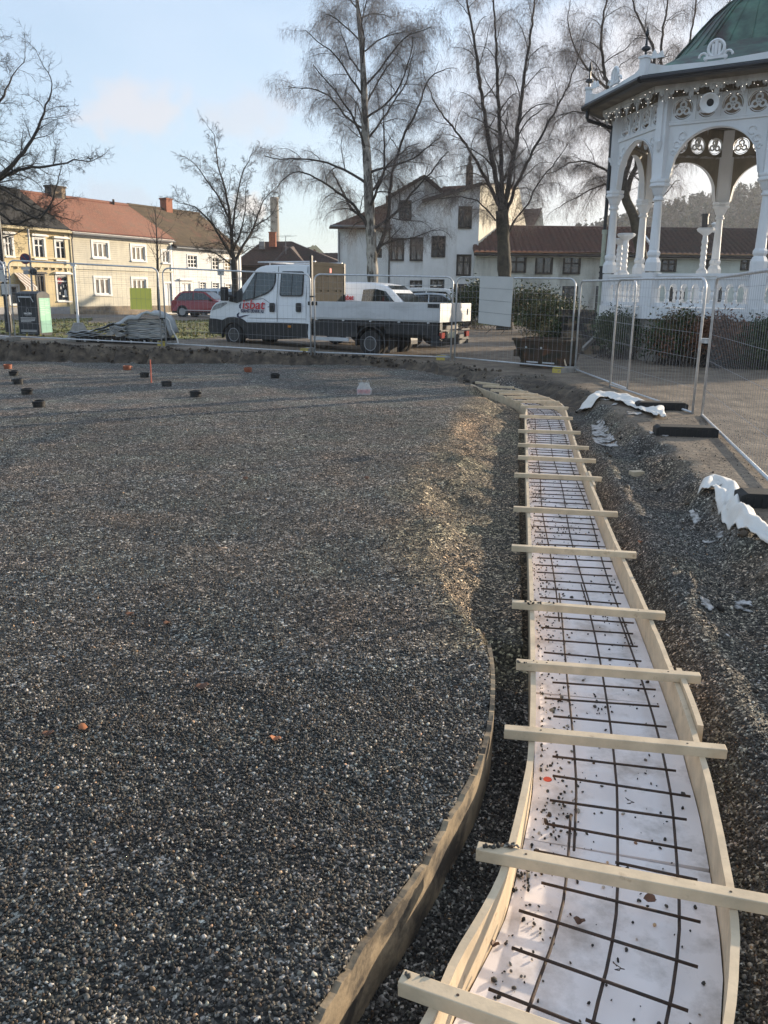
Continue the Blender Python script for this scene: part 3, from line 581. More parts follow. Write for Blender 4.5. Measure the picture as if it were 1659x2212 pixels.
def window(par, O, u, n, h, fm, cols=2, transom=0.68, case=0.10, pane=None, hood=False, name='window', sash=0.06, rows=None):
    O = Vector(O); u = Vector(u); n = Vector(n); a, b, c, d = h[:4]; Bz = (u, n, V(0, 0, 1)); mb = MB()
    def bx(s0, s1, z0, z1, d0, d1): mb.box(O + u * ((s0 + s1) / 2) + n * ((d0 + d1) / 2) + V(0, 0, (z0 + z1) / 2), (s1 - s0, abs(d1 - d0), z1 - z0), Bz)
    if case:
        bx(a - case, a, c - case * 0.6, d + case, 0.002, 0.035); bx(b, b + case, c - case * 0.6, d + case, 0.002, 0.035)
        bx(a, b, d, d + case, 0.002, 0.038); bx(a - case * 0.9, b + case * 0.9, c - case * 0.62, c - 0.002, 0.04, 0.10) ; bx(a, b, c - case * 0.6, c, 0.002, 0.04)
    if hood: bx(a - case * 1.7, b + case * 1.7, d + case, d + case + 0.09, 0.003, 0.22); bx(a - case * 1.3, b + case * 1.3, d + case + 0.09, d + case + 0.14, 0.003, 0.16)
    f = sash; bx(a, a + f, c, d, -0.10, -0.04); bx(b - f, b, c, d, -0.10, -0.04); bx(a + f, b - f, c, c + f, -0.10, -0.04); bx(a + f, b - f, d - f, d, -0.10, -0.04)
    for k in range(1, cols): s = a + (b - a) * k / cols; bx(s - f * 0.75, s + f * 0.75, c + f, d - f, -0.098, -0.045)
    for tr in (rows or ([transom] if transom else [])): z = c + (d - c) * tr; bx(a + f, b - f, z - f * 0.6, z + f * 0.6, -0.096, -0.043)
    fr = mb.build(name, fm, par)
    mp_ = MB(); P = lambda s, z, dd: O + u * s + V(0, 0, z) + n * dd
    mp_.quad(P(a + f * 0.5, c + f * 0.5, -0.085), P(b - f * 0.5, c + f * 0.5, -0.085), P(b - f * 0.5, d - f * 0.5, -0.085), P(a + f * 0.5, d - f * 0.5, -0.085))
    mp_.build('pane', pane or M['pane'], fr)
    return fr
def tiles(A, B, C, D, course=0.36, tw=0.26, amp=0.035, res=4, trap=False):   # eave A->B, ridge D<-C ; pantile waves and stepped courses
    A, B, C, D = [np.array(p, float) for p in (A, B, C, D)]; L = np.linalg.norm(B - A); S = np.linalg.norm((D - A)) if np.linalg.norm(D - A) else 1
    nrm = np.cross(B - A, D - A); nrm /= np.linalg.norm(nrm); nx = max(2, int(L / tw)) * res; ny = max(1, int(S / course))
    xs = np.linspace(0, 1, nx + 1); vs = []; rows = []
    for j in range(ny):
        rows += [(j / ny, 0.045), ((j + 0.999) / ny, 0.0)]
    v = []
    for (t, st) in rows:
        p = (A[None] * (1 - xs[:, None]) + B[None] * xs[:, None]) * (1 - t) + (D[None] * (1 - xs[:, None]) + C[None] * xs[:, None]) * t
        s = np.linalg.norm(p - p[0], axis=1); ph = xs * L / tw * 2 * pi
        v.append(p + nrm * (st + amp * (np.sin(ph) ** 2 * 0.3 + np.abs(np.sin(ph / 2))))[:, None])
    v = np.concatenate(v); m = nx + 1; gi = np.arange(len(rows) * m).reshape(len(rows), m)
    f = np.stack([gi[:-1, :-1], gi[:-1, 1:], gi[1:, 1:], gi[1:, :-1]], -1).reshape(-1, 4)
    return v, f
def roof_part(par, planes, m, name='roof', ridge=None, thick=0.16, **k):
    vs = []; fs = []; b = 0
    for (A, B, C, D) in planes:
        v, f = tiles(A, B, C, D, **k); vs.append(v); fs.append(f + b); b += len(v)
        n = np.cross(np.array(B) - np.array(A), np.array(D) - np.array(A)); n /= np.linalg.norm(n); q = np.array([np.array(p) - n * thick for p in (A, B, C, D)])
        q0 = np.array([np.array(p) - n * 0.01 for p in (A, B, C, D)])
        vs.append(np.vstack([q, q0])); fs.append(np.array([(3, 2, 1, 0), (0, 1, 5, 4), (1, 2, 6, 5), (2, 3, 7, 6), (3, 0, 4, 7)]) + b); b += 8
    if ridge:
        mb = MB()
        for (p, q) in ridge: mb.tube([p, q], 0.13, 8)
        mv = np.array(mb.v); qf = [f for f in mb.f if len(f) == 4]; vs.append(mv); fs.append(np.array(qf) + b)
    return mesh_np(name, np.vstack(vs), np.vstack(fs), m, par)

# --- the street row on the left
U3 = V(*H_U, 0).normalized(); N3 = V(H_U[1], -H_U[0], 0).normalized(); P0 = V(*H_P, 0)
def FP(u, v):
    p = PL(u, v, P0, N3); return (p - P0).dot(U3), p.z
def FR(x0, y0, x1, y1):
    s0, z1 = FP(x0, y0); s1, z0 = FP(x1, y1); s0b, z0b = FP(x0, y1); s1b, z1b = FP(x1, y0)
    return (s0, s1, (z0 + z0b) / 2, (z1 + z1b) / 2)
def W3(s, z, d=0): return P0 + U3 * s + N3 * d + V(0, 0, z)
def house(name, label, s0, s1, zb, ze, zr, depth, wallm, roofm, holes, ov=0.35, plinth=None, plh=0.5, corner=None, gut=None):
    t = thing(name, label, 'house', W3((s0 + s1) / 2, zb, -depth))
    mb = MB(); L = s1 - s0; hh = [(a - s0, b - s0, c, d) for (a, b, c, d) in holes]
    facade(mb, W3(s0, 0), U3, N3, L, zb, [(0, ze), (L, ze)], hh)
    for s, sg in ((s0, -1), (s1, 1)):                   # gable ends
        mb.add([W3(s, zb, 0), W3(s, zb, -2 * depth), W3(s, ze, -2 * depth), W3(s, zr - 0.1, -depth), W3(s, ze, 0)], [(0, 1, 2, 3, 4)])
    mb.quad(W3(s0, zb, -2 * depth), W3(s1, zb, -2 * depth), W3(s1, ze, -2 * depth), W3(s0, ze, -2 * depth))
    mb.build('wall', wallm, t)
    sl = (zr - ze) / depth
    pl_ = [(W3(s0 - 0.06, ze - sl * ov + 0.12, ov), W3(s1 + 0.06, ze - sl * ov + 0.12, ov), W3(s1 + 0.06, zr + 0.12, -depth), W3(s0 - 0.06, zr + 0.12, -depth)),
           (W3(s1 + 0.06, ze - sl * ov + 0.12, -2 * depth - ov), W3(s0 - 0.06, ze - sl * ov + 0.12, -2 * depth - ov), W3(s0 - 0.06, zr + 0.12, -depth), W3(s1 + 0.06, zr + 0.12, -depth))]
    roof_part(t, pl_, roofm, ridge=[(W3(s0 - 0.06, zr + 0.17, -depth), W3(s1 + 0.06, zr + 0.17, -depth))], res=3)
    mb = MB(); mb.tube([W3(s0, ze - sl * ov + 0.02, ov + 0.04), W3(s1, ze - sl * ov + 0.02, ov + 0.04)], 0.07, 8); mb.build('gutter', gut or M['gutter'], t)
    mb = MB(); mb.box(W3((s0 + s1) / 2, ze - 0.22, 0.06), (L, 0.12, 0.26), (U3, N3, V(0, 0, 1))); mb.box(W3((s0 + s1) / 2, ze - 0.06, 0.16), (L, 0.30, 0.05), (U3, N3, V(0, 0, 1))); mb.build('eave_board', corner or M['w_white'], t)
    if plinth: mb = MB(); mb.box(W3((s0 + s1) / 2, zb + plh / 2, 0.03), (L, 0.10, plh), (U3, N3, V(0, 0, 1))); mb.build('plinth', plinth, t)
    return t
def sbox(mb, s0, s1, z0, z1, d0, d1): mb.box(W3((s0 + s1) / 2, (z0 + z1) / 2, (d0 + d1) / 2), (s1 - s0, d1 - d0, z1 - z0), (U3, N3, V(0, 0, 1)))

# yellow shop house
yw = [FR(10, 511, 28, 553), FR(73, 516, 97, 558), FR(120, 521, 143, 561)]
ydoor = FR(80, 596, 99, 665); yshop = FR(122, 597, 151, 650); yshop2 = FR(20, 618, 42, 658)
yh = house('shop_house', 'yellow timber shop house with black tiled roof and a striped awning', -9.5, -0.05, -0.35, 5.5, 8.05, 4.5, M['yel_wall'], M['t_black'], yw + [ydoor, yshop, yshop2], plinth=M['greyplinth'], plh=0.75, corner=M['w_cream'], gut=M['w_cream'])
for h in yw: window(yh, W3(0, 0), U3, N3, h, M['w_white'], 2, 0.66, 0.16, hood=True)
window(yh, W3(0, 0), U3, N3, yshop, M['w_white'], 1, 0.80, 0.14, hood=True, name='shop_window'); window(yh, W3(0, 0), U3, N3, yshop2, M['w_white'], 1, None, 0.12, name='shop_window')
dw = window(yh, W3(0, 0), U3, N3, ydoor, M['w_dark'], 2, None, 0.12, pane=M['w_dark'], name='door', hood=True)
mb = MB(); z = FP(130, 577)[1]; sbox(mb, -9.5, -0.05, z - 0.06, z + 0.12, 0.003, 0.14); sbox(mb, -9.5, -0.05, z + 0.5, z + 0.6, 0.003, 0.08); mb.build('string_course', M['w_cream'], yh)
for k in range(16): mb = MB(); s = -9.2 + k * 0.6; sbox(mb, s - 0.05, s + 0.05, z - 0.2, z - 0.07, 0.003, 0.13); mb.build('bracket', M['w_cream'], yh)
mb = MB(); sbox(mb, -0.42, -0.07, -0.3, 5.2, 0.003, 0.09); mb.build('corner_board', M['w_cream'], yh)
# awning
s0, z1 = FP(30, 589); s1, _ = FP(58, 589); _, z0 = FP(50, 620)
M['stripe'] = mat('striped awning', (0.75, 0.70, 0.62), 0.7, var=0.02); tt_ = M['stripe'].node_tree
wv = tt_.nodes.new('ShaderNodeTexWave'); wv.wave_type = 'BANDS'; wv.bands_direction = 'Y'; wv.inputs['Scale'].default_value = 1.3; tcn = tt_.nodes.new('ShaderNodeTexCoord'); tt_.links.new(tcn.outputs['Object'], wv.inputs['Vector'])
rr_ = tt_.nodes.new('ShaderNodeValToRGB'); rr_.color_ramp.interpolation = 'CONSTANT'; rr_.color_ramp.elements[0].color = (0.33, 0.24, 0.18, 1); rr_.color_ramp.elements[1].color = (0.72, 0.66, 0.57, 1); rr_.color_ramp.elements[1].position = 0.5
tt_.links.new(wv.outputs['Fac'], rr_.inputs[0]); tt_.links.new(rr_.outputs[0], tt_.nodes['Principled BSDF'].inputs['Base Color'])
mb = MB(); mb.add([W3(s0, z1, 0.02), W3(s1 - 0.1, z1, 0.02), W3(s1 - 0.1, z0, 1.0), W3(s0, z0, 1.0), W3(s0, z0 - 0.18, 1.0), W3(s1 - 0.1, z0 - 0.18, 1.0), W3(s1 - 0.1, z0 - 0.15, 0.02)], [(0, 1, 2, 3), (3, 2, 5, 4), (1, 6, 5, 2)]); mb.build('awning', M['stripe'], yh)
# things in the shop window
M['xmas'] = mat('red window star', (0.55, 0.03, 0.06), 0.6); c = FP(130, 606)
mb = MB()
for k in range(9):
    a = k * 2 * pi / 9; p = W3(c[0], c[1], -0.07); mb.add([p + U3 * (0.06 * cos(a + .5)) + V(0, 0, 0.06 * sin(a + .5)), p + U3 * (0.06 * cos(a - .5)) + V(0, 0, 0.06 * sin(a - .5)), p + U3 * (0.30 * cos(a)) + V(0, 0, 0.30 * sin(a)) + N3 * 0.01], [(0, 1, 2)])
mb.build('window_star', M['xmas'], yh)
mb = MB()
for (x, y) in ((133, 622), (139, 618), (146, 615), (143, 628), (131, 634)):
    q = FP(x, y); sbox(mb, q[0] - 0.03, q[0] + 0.03, q[1] - 0.09, q[1] + 0.09, -0.08, -0.06)
q = FP(143, 640); sbox(mb, q[0] - 0.25, q[0] + 0.3, q[1] - 0.05, q[1] + 0.05, -0.08, -0.05); sbox(mb, q[0] - 0.08, q[0] + 0.1, q[1], q[1] + 0.4, -0.08, -0.05)
mb.build('window_display', M['w_white'], yh)
mb = MB(); mb.tube([W3(0.0, 5.25, 0.15), W3(0.02, 4.9, 0.10), W3(0.02, 0.1, 0.10), W3(0.15, -0.1, 0.25)], 0.06, 8); mb.build('downpipe', M['w_cream'], yh)

# beige house
bw = [FR(200, 524, 234, 557), FR(284, 532, 314, 563), FR(350, 542, 366, 568)]; bl = [FR(205, 601, 239, 636), FR(286, 603, 317, 640)]; bd = FR(356, 612, 378, 675)
bh = house('beige_house', 'pale beige weatherboarded house with orange red tiled roof and broad chimney', 0.05, 10.24, -0.45, 5.45, 8.0, 4.5, M['beige_wall'], M['t_red'], bw + bl + [bd], plinth=M['plinth'], plh=0.85)
for h in bw[:2] + bl: window(bh, W3(0, 0), U3, N3, h, M['w_white'], 3, None, 0.17, pane=M['pane_curtain'], sash=0.10)
window(bh, W3(0, 0), U3, N3, bw[2], M['w_white'], 2, None, 0.15, pane=M['pane_curtain'], sash=0.09)
window(bh, W3(0, 0), U3, N3, bd, M['w_white'], 2, None, 0.14, pane=M['w_white'], name='garage_door')
mb = MB(); z = FP(260, 583)[1]; sbox(mb, 0.05, 10.2, z - 0.05, z + 0.06, 0.003, 0.09); mb.build('string_course', M['beige_wall'], bh)
mb = MB(); sbox(mb, 9.98, 10.22, -0.3, 5.2, 0.003, 0.06); mb.build('corner_board', M['w_white'], bh)
mb = MB(); mb.tube([W3(0.25, 5.3, 0.3), W3(0.2, 4.9, 0.10), W3(0.2, 0.0, 0.10)], 0.05, 8); mb.build('downpipe', M['gutter'], bh)
def chimney(par, s, z0, z1, w, l, m, d=-4.5, cap=True):
    mb = MB(); sbox(mb, s - w / 2, s + w / 2, z0, z1, d - l / 2, d + l / 2)
    if cap: sbox(mb, s - w / 2 - 0.06, s + w / 2 + 0.06, z1 + 0.002, z1 + 0.12, d - l / 2 - 0.06, d + l / 2 + 0.06)
    mb.build('chimney', m, par)
chimney(bh, 3.15, 7.6, 8.75, 1.3, 0.7, M['soot']); mb = MB(); mb.tube([W3(8.6, 7.9, -4.3), W3(8.6, 8.45, -4.3)], 0.09, 8); mb.build('flue', M['soot'], bh)

# white house at the end of the row
ww = [FR(405, 552, 426, 578), FR(458, 557, 473, 582), FR(485, 560, 500, 584)]; wl = [FR(432, 610, 445, 625), FR(459, 611, 473, 626), FR(487, 614, 500, 628)]; wd = FR(392, 612, 414, 676)
wh = house('white_house', 'white weatherboarded house with mossy brown roof and orange brick chimney', 10.34, 18.95, -0.6, 5.07, 8.05, 4.5, M['wht_wall'], M['t_moss'], ww + wl + [wd], plinth=M['greyplinth'], plh=0.4)
window(wh, W3(0, 0), U3, N3, ww[0], M['w_white'], 3, 0.66, 0.10, rows=[0.33, 0.66], sash=0.05)
for h in ww[1:] + wl: window(wh, W3(0, 0), U3, N3, h, M['w_white'], 2, None, 0.10, rows=[0.33, 0.66], sash=0.05)
window(wh, W3(0, 0), U3, N3, wd, M['w_white'], 2, None, 0.22, pane=M['w_white'], name='door', hood=True)
mb = MB(); sbox(mb, 18.7, 18.94, -0.5, 4.85, 0.003, 0.06); mb.build('corner_board', M['w_white'], wh)
chimney(wh, 14.8, 7.7, 9.0, 0.75, 0.7, M['brick'])
mb = MB(); mb.bar(W3(-60, -0.02, 9.4) , W3(2, -0.05, 9.4), 0.16, 0.14); mb.bar(W3(2.3, -0.05, 9.4) , W3(4.9, -0.12, 9.4), 0.16, 0.14)
tag(mb.build('kerb', M['concrete']), 'pale kerb along the street by the houses', 'kerb', kind='structure')

# dark hip roofed house behind the truck
Z = 84.0
def B3(u, v, Y=Z): return AtY(u, v, Y)
hh_ = thing('hip_roof_house', 'low dark house with brown hipped roof, red chimney and aerial', 'house', (-11, 86, -0.6))
a, b = B3(566, 525, 88), B3(630, 524, 88); e0 = B3(500, 574, 83); e1 = B3(748, 574, 83); k0 = V(e0.x + 1, 95, e0.z); k1 = V(e1.x + 1, 95, e1.z)
roof_part(hh_, [(e0, e1, b, a), (k0, e0, a, a + V(0.01, 0, 0)), (e1, k1, b + V(0.01, 0, 0), b)], M['t_brown'], ridge=[(a, b), (a, e0), (b, e1)], tw=0.4, res=2)
w0 = B3(615, 528, 87); we0 = B3(585, 574, 80.5); we1 = B3(660, 574, 80.5); wr = B3(625, 535, 83)
roof_part(hh_, [(we0, we1, wr + V(0.02, 0, 0), wr), (V(we0.x, 85, we0.z), we0, wr, B3(612, 530, 87)), (we1, V(we1.x, 85, we1.z), B3(633, 532, 87), wr)], M['t_brown'], ridge=[(we0, wr), (we1, wr)], tw=0.4, res=2, name='front_roof')
mb = MB(); mb.box2((e0.x + 0.4, 83.4, -1.2), (e1.x - 0.4, 95, e0.z)); mb.build('wall', M['brown_wall'], hh_)
mb = MB(); mb.box2((we0.x + 0.4, 80.9, -1.2), (we1.x - 0.4, 83.38, we0.z)); mb.build('front_wall', M['brown_wall'], hh_)
c = B3(589, 518, 86); mb = MB(); mb.box(c, (0.65, 0.65, 1.3)); mb.box(c + V(0, 0, 0.68), (0.75, 0.75, 0.08)); mb.build('chimney', M['brick'], hh_)
c = B3(566, 530, 86); mb = MB(); mb.box(c, (0.5, 0.5, 0.7)); mb.build('vent', M['gutter'], hh_)
mb = MB(); c = B3(617, 510, 82); mb.tube([V(c.x, c.y, 2.5), c], 0.03, 6)
for k in (0, 0.5): mb.tube([c + V(-0.4 - k, 0, -0.1 + k * 0.1), c + V(1.0 - k, 0.2, 0.05 + 0.1 * k)], 0.015, 5)
mb.build('aerial', M['gutter'], hh_)
# smokestack far away
sm = MB(); c0 = AtY(595, 560, 260); c1 = AtY(595.5, 426, 260); sm.lathe((c0.x, c0.y, -2), [(1.45, 0), (1.35, c1.z * 0.5), (1.22, c1.z + 1.4), (1.28, c1.z + 1.45), (1.28, c1.z + 2.0), (0.9, c1.z + 2.0)], 20)
M['stack'] = mat('concrete smokestack', (0.42, 0.36, 0.28), 0.8, var=0.12, vs=0.3, streak=((0.4, 0.4, 0.05), (0.25, 0.22, 0.19), 0.5, 0.8))
tag(sm.build('smokestack', M['stack'], smooth=True), 'tall concrete smokestack rising far behind the dark hipped roof', 'chimney')
# red gabled house between roofs
M['redwall'] = mat('red timber wall', (0.30, 0.06, 0.035), 0.8, var=0.15); Zr = 105
rh = thing('red_gable_house', 'small red house with cream gable boards peeping over the dark hipped roof', 'house', (-9, Zr, -0.6))
gp = AtY(679, 532, Zr); gl = AtY(662, 548, Zr); gr = AtY(697, 549, Zr); mb = MB()
mb.prism([V(gl.x + .3, Zr, -1), V(gr.x - .3, Zr, -1), V(gr.x - .3, Zr, gr.z), gp + V(0, 0, -0.1), V(gl.x + .3, Zr, gl.z)], (-2, 6, 0)); mb.build('wall', M['redwall'], rh)
roof_part(rh, [(gl + V(-2, 6, 0), gl, gp, gp + V(-2, 6, 0)), (gr, gr + V(-2, 6, 0), gp + V(-2, 6, 0), gp)], M['t_brown'], tw=0.5, res=2)
mb = MB(); mb.bar(gl + V(0, -0.15, 0), gp + V(0, -0.15, 0), 0.1, 0.45); mb.bar(gr + V(0, -0.15, 0), gp + V(0, -0.16, 0), 0.1, 0.45); mb.build('bargeboard', M['w_cream'], rh)
window(rh, V((gl.x + gr.x) / 2, Zr, 0), V(1, 0, 0), V(0, -1, 0), (-0.35, 0.35, gp.z - 1.5, gp.z - 0.7), M['w_white'], 2, None, 0.12)
bk = thing('dark_roof_house', 'house with dark brown roof seen between the red gable and the white villa', 'house', (-6, 100, -0.6))
a0, a1, a2, a3 = AtY(690, 566, 96), AtY(760, 566, 96), AtY(760, 546, 101), AtY(690, 547, 101)
roof_part(bk, [(a0, a1, a2, a3)], M['t_brown'], tw=0.5, res=2); mb = MB(); mb.box2((a0.x, 96.5, -1), (a1.x, 101, a0.z)); mb.build('wall', M['brown_wall'], bk)

# --- the white villa
ZV = 58.0
def VX(u, v, Y=ZV): return AtY(u, v, Y)
def zz(u, v, Y=ZV): return AtY(u, v, Y).z
def rect(x0, y0, x1, y1, Y, X0):
    a = AtY(x0, y0, Y); b = AtY(x1, y1, Y); return (a.x - X0, b.x - X0, b.z, a.z)
vl = thing('white_villa', 'large stained white villa with dark windows and dark red roof behind the birches', 'house', (3, 62, -0.5))
UX = V(1, 0, 0); NY = V(0, -1, 0)
xA = VX(729, 491).x; xB = VX(842, 491).x; xC = VX(916, 437).x; xD = VX(1037, 402).x
zA = zz(729, 491); zB = zz(842, 427); zP = zz(913, 384); zC = zz(957, 412); zC2 = zz(914, 438); zD = zz(1037, 402)
mb = MB(); h1 = [rect(814, 537, 825, 557, ZV + .3, xA)]
facade(mb, V(xA, ZV + .3, 0), UX, NY, xB - xA, -0.8, [(0, zA), (99, zA)], h1)
mb.quad(V(xA, ZV + .3, -0.8), V(xA, ZV + .3, zA), V(xA, ZV + 9, zA), V(xA, ZV + 9, -0.8)); mb.build('left_wall', M['render_wall'], vl)
h2 = [rect(864, 434, 887, 475, ZV, xB), rect(845, 515, 871, 563, ZV, xB), rect(887, 514, 913, 563, ZV, xB), rect(887, 607, 910, 652, ZV, xB)]
mb = MB(); facade(mb, V(xB, ZV, 0), UX, NY, xC - xB, -0.8, [(0, zB), (xC - xB, zP)], h2)
mb.quad(V(xB, ZV, -0.8), V(xB, ZV, zB), V(xB, ZV + 8, zB), V(xB, ZV + 8, -0.8)); xE = VX(957, 412).x
mb.add([V(xC, ZV + 0.35, zC2 - 1), V(xE, ZV + 0.35, zC2 - 1), V(xE, ZV + 0.35, zC), V(xC, ZV + 0.35, zP)], [(0, 1, 2, 3)]); mb.build('middle_wall', M['render_wall'], vl)
h3 = [rect(934, 511, 960, 555, ZV - .25, xC), rect(992, 447, 1017, 493, ZV - .25, xC), rect(988, 551, 1015, 595, ZV - .25, xC), rect(931, 605, 957, 652, ZV - .25, xC), rect(982, 615, 1004, 690, ZV - .25, xC)]
mb = MB(); facade(mb, V(xC, ZV - .25, 0), UX, NY, xD - xC, -0.8, [(0, zC2), (xD - xC, zD)], h3)
mb.quad(V(xC, ZV - .25, -0.8), V(xC, ZV - .25, zC2), V(xC, ZV + 5, zC2), V(xC, ZV + 5, -0.8)); mb.build('right_wall', M['render_wall'], vl)
# sunlit side wall, turned away to the right
Ye = ZV + 8.5; q0 = V(xD, ZV - .25, zD); q1 = AtY(1100, 400, ZV + 5.0); q2 = AtY(1121, 404, ZV + 6.8); q3 = AtY(1138, 500, Ye)
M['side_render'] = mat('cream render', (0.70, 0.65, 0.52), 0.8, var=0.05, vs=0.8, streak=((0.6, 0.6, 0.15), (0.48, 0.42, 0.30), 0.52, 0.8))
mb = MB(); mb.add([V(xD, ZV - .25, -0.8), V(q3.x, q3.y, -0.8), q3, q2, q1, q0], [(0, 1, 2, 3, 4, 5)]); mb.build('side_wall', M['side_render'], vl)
bkz = ZV + 9
roof_part(vl, [(VX(711, 489, ZV - .3), VX(846, 491, ZV - .3), AtY(846, 436, ZV + 5), AtY(836, 440, ZV + 5))], M['t_dkred'], name='left_roof', tw=0.3, res=3)
gpk = V(xC, ZV - .35, zP + 0.15)
roof_part(vl, [(V(xB - .25, ZV + 8, zB), V(xB - .25, ZV - .35, zB), gpk, gpk + V(0, 8, 0)), (V(xE, ZV - .35, zC), V(xE, ZV + 8, zC), gpk + V(0, 8, 0), gpk)], M['t_brown'], name='gable_roof', tw=0.4, res=2)
mb = MB(); mb.bar(V(xC - .15, ZV - .42, zC2 + .05), V(xD + .1, ZV - .42, zD + .1), 0.4, 0.22); mb.build('right_eave', M['w_dark'], vl)
roof_part(vl, [(V(xC, ZV - .2, zC2 + .1), V(xD, ZV - .2, zD + .1), q2 + V(-.5, 0, 0.2), AtY(957, 407, ZV + 4))], M['t_brown'], name='right_roof', tw=0.4, res=2)
roof_part(vl, [(AtY(950, 412, ZV + 2), AtY(1112, 404, ZV + 5), AtY(1098, 398, ZV + 7), AtY(957, 404, ZV + 5))], M['t_dkred'], name='back_roof', tw=0.4, res=2)
c = AtY(1014, 384, ZV + 3); mb = MB(); mb.box(c, (0.45, 0.45, 1.5)); mb.lathe(c + V(0, 0, 0.75), [(0.16, 0), (0.10, 0.3), (0.16, 0.45), (0.05, 0.7)], 8); mb.build('chimney', M['soot'], vl)
for h in h1: window(vl, V(xA, ZV + .3, 0), UX, NY, h, M['w_dark'], 1, None, 0)
for i, h in enumerate(h2): window(vl, V(xB, ZV, 0), UX, NY, h, M['w_dark'], 2, 0.66, 0.05, pane=M['pane_curtain'] if i in (1, 2) else M['pane'], sash=0.08)
for i, h in enumerate(h3): window(vl, V(xC, ZV - .25, 0), UX, NY, h, M['w_dark'], 2, 0.66, 0.05, pane=M['pane_curtain'] if i in (2,) else M['pane'], sash=0.08, name='door' if i == 4 else 'window')
mb = MB(); mb.tube([V(xB - 0.02, ZV - .06, zB - .4), V(xB - 0.02, ZV - .06, -0.6)], 0.05, 7); mb.tube([V(xB - 0.02, ZV - .06, zB - .4), V(xB - .1, ZV - .2, zB - .1)], 0.05, 7); mb.build('downpipe', M['w_dark'], vl)
mb = MB(); mb.tube([V(xA + 0.1, ZV + .2, zA - .3), V(xA + 0.12, ZV + .2, -0.6)], 0.05, 7); mb.build('downpipe', M['gutter'], vl)
mb = MB(); mb.tube([VX(713, 488, ZV - .4), VX(842, 490, ZV - .4)], 0.08, 7); mb.build('gutter', M['gutter'], vl)
# gabled house far behind the low building
ng = thing('gabled_house', 'cream gabled house with dark red roof behind the long low building', 'house', (12, 82, -0.5)); Yg = 80
gA, gB, gC = AtY(1138, 503, Yg), AtY(1176, 503, Yg), AtY(1171, 454, Yg)
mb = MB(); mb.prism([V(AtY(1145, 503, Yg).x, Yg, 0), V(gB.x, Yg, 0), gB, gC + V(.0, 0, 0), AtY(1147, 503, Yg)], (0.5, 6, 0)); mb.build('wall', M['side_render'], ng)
roof_part(ng, [(AtY(1126, 452, Yg + 4), AtY(1146, 503, Yg - .2), gC + V(0, -.2, 0.2), AtY(1154, 452, Yg + 5))], M['t_dkred'], tw=0.4, res=2)

# --- long low building on the right, in two lengths
def low(name, label, x0, x1, wall, roofm, wins, doors, ze=None, YF=57.0, verge=False):
    X0 = AtY(x0, 560, YF).x; X1 = AtY(x1, 560, YF).x; ze = zz(1200, 546, YF); zr = zz(1300, 498, YF + 4.2)
    t = thing(name, label, 'building', ((X0 + X1) / 2, YF + 4, -0.5))
    hs = [rect(*w, YF, X0) for w in wins]; mb = MB(); facade(mb, V(X0, YF, 0), UX, NY, X1 - X0, -0.8, [(0, ze), (99, ze)], hs)
    for X in (X0, X1): mb.add([V(X, YF, -.8), V(X, YF + 8.4, -.8), V(X, YF + 8.4, ze), V(X, YF + 4.2, zr - .1), V(X, YF, ze)], [(0, 1, 2, 3, 4)])
    mb.build('wall', wall, t)
    sl = (zr - ze) / 4.2
    roof_part(t, [(V(X0 - .1, YF - .4, ze - .4 * sl + .1), V(X1, YF - .4, ze - .4 * sl + .1), V(X1, YF + 4.2, zr + .1), V(X0 - .1, YF + 4.2, zr + .1)),
                  (V(X1, YF + 8.8, ze - .4 * sl + .1), V(X0 - .1, YF + 8.8, ze - .4 * sl + .1), V(X0 - .1, YF + 4.2, zr + .1), V(X1, YF + 4.2, zr + .1))], roofm, ridge=[(V(X0 - .1, YF + 4.2, zr + .15), V(X1, YF + 4.2, zr + .15))], tw=0.34, res=6, amp=0.09, course=0.44)
    mb = MB(); mb.tube([V(X0 - .1, YF - .45, ze - .4 * sl - .02), V(X1, YF - .45, ze - .4 * sl - .02)], 0.08, 8); mb.build('gutter', M['w_dark'], t)
    mb = MB(); mb.box2((X0, YF - .30, ze - .30), (X1, YF - .003, ze - .12)); mb.build('eave_board', M['w_white'], t)
    for i, h in enumerate(hs): window(t, V(X0, YF, 0), UX, NY, h, M['w_dark'], 2 if h[1] - h[0] < 1.3 else 3, None if i % 2 else 0.6, 0.06, sash=0.08, pane=M['pane'])
    if verge: mb = MB(); mb.bar(V(X0 - .12, YF - .4, ze - .4 * sl + .2), V(X0 - .12, YF + 4.2, zr + .2), 0.12, 0.3); mb.build('verge_board', M['w_white'], t)
    return t, X0, X1, ze, zr
low('low_building', 'long low cream building with red pantile roof and dark windows', 1026, 1414, M['grey_wall'], M['t_dkred'], [(1097, 551, 1134, 588), (1159, 554, 1191, 591), (1219, 554, 1251, 591), (1325, 555, 1350, 592), (1217, 620, 1244, 655), (1290, 620, 1312, 690)], [])
t2, X0, X1, ze, zr = low('low_wing', 'pale green boarded wing with dark brown roof and black flue', 1415.5, 2100, M['green_wall'], M['t_brown'], [(1431, 560, 1458, 586), (1518, 560, 1540, 590), (1603, 559, 1630, 583), (1450, 622, 1475, 655), (1530, 622, 1555, 655), (1700, 560, 1728, 586), (1800, 560, 1828, 586)], [], verge=True)
c0 = AtY(1523, 500, 60.5); c1 = AtY(1524, 462, 60.5); mb = MB(); mb.tube([V(c0.x, 60.5, c0.z - .5), c1], 0.22, 12); mb.tube([c1 + V(0, 0, -.15), c1], 0.27, 12); mb.build('flue', M['blackmetal'], t2)
c0 = AtY(1541, 498, 60.5); mb = MB(); mb.tube([c0 + V(0, 0, -.3), c0 + V(0, 0, 0.35)], 0.13, 10); mb.lathe(c0 + V(0, 0, .35), [(0.2, 0), (0.2, 0.08), (0.05, 0.2)], 10); mb.build('vent', M['w_white'], t2)
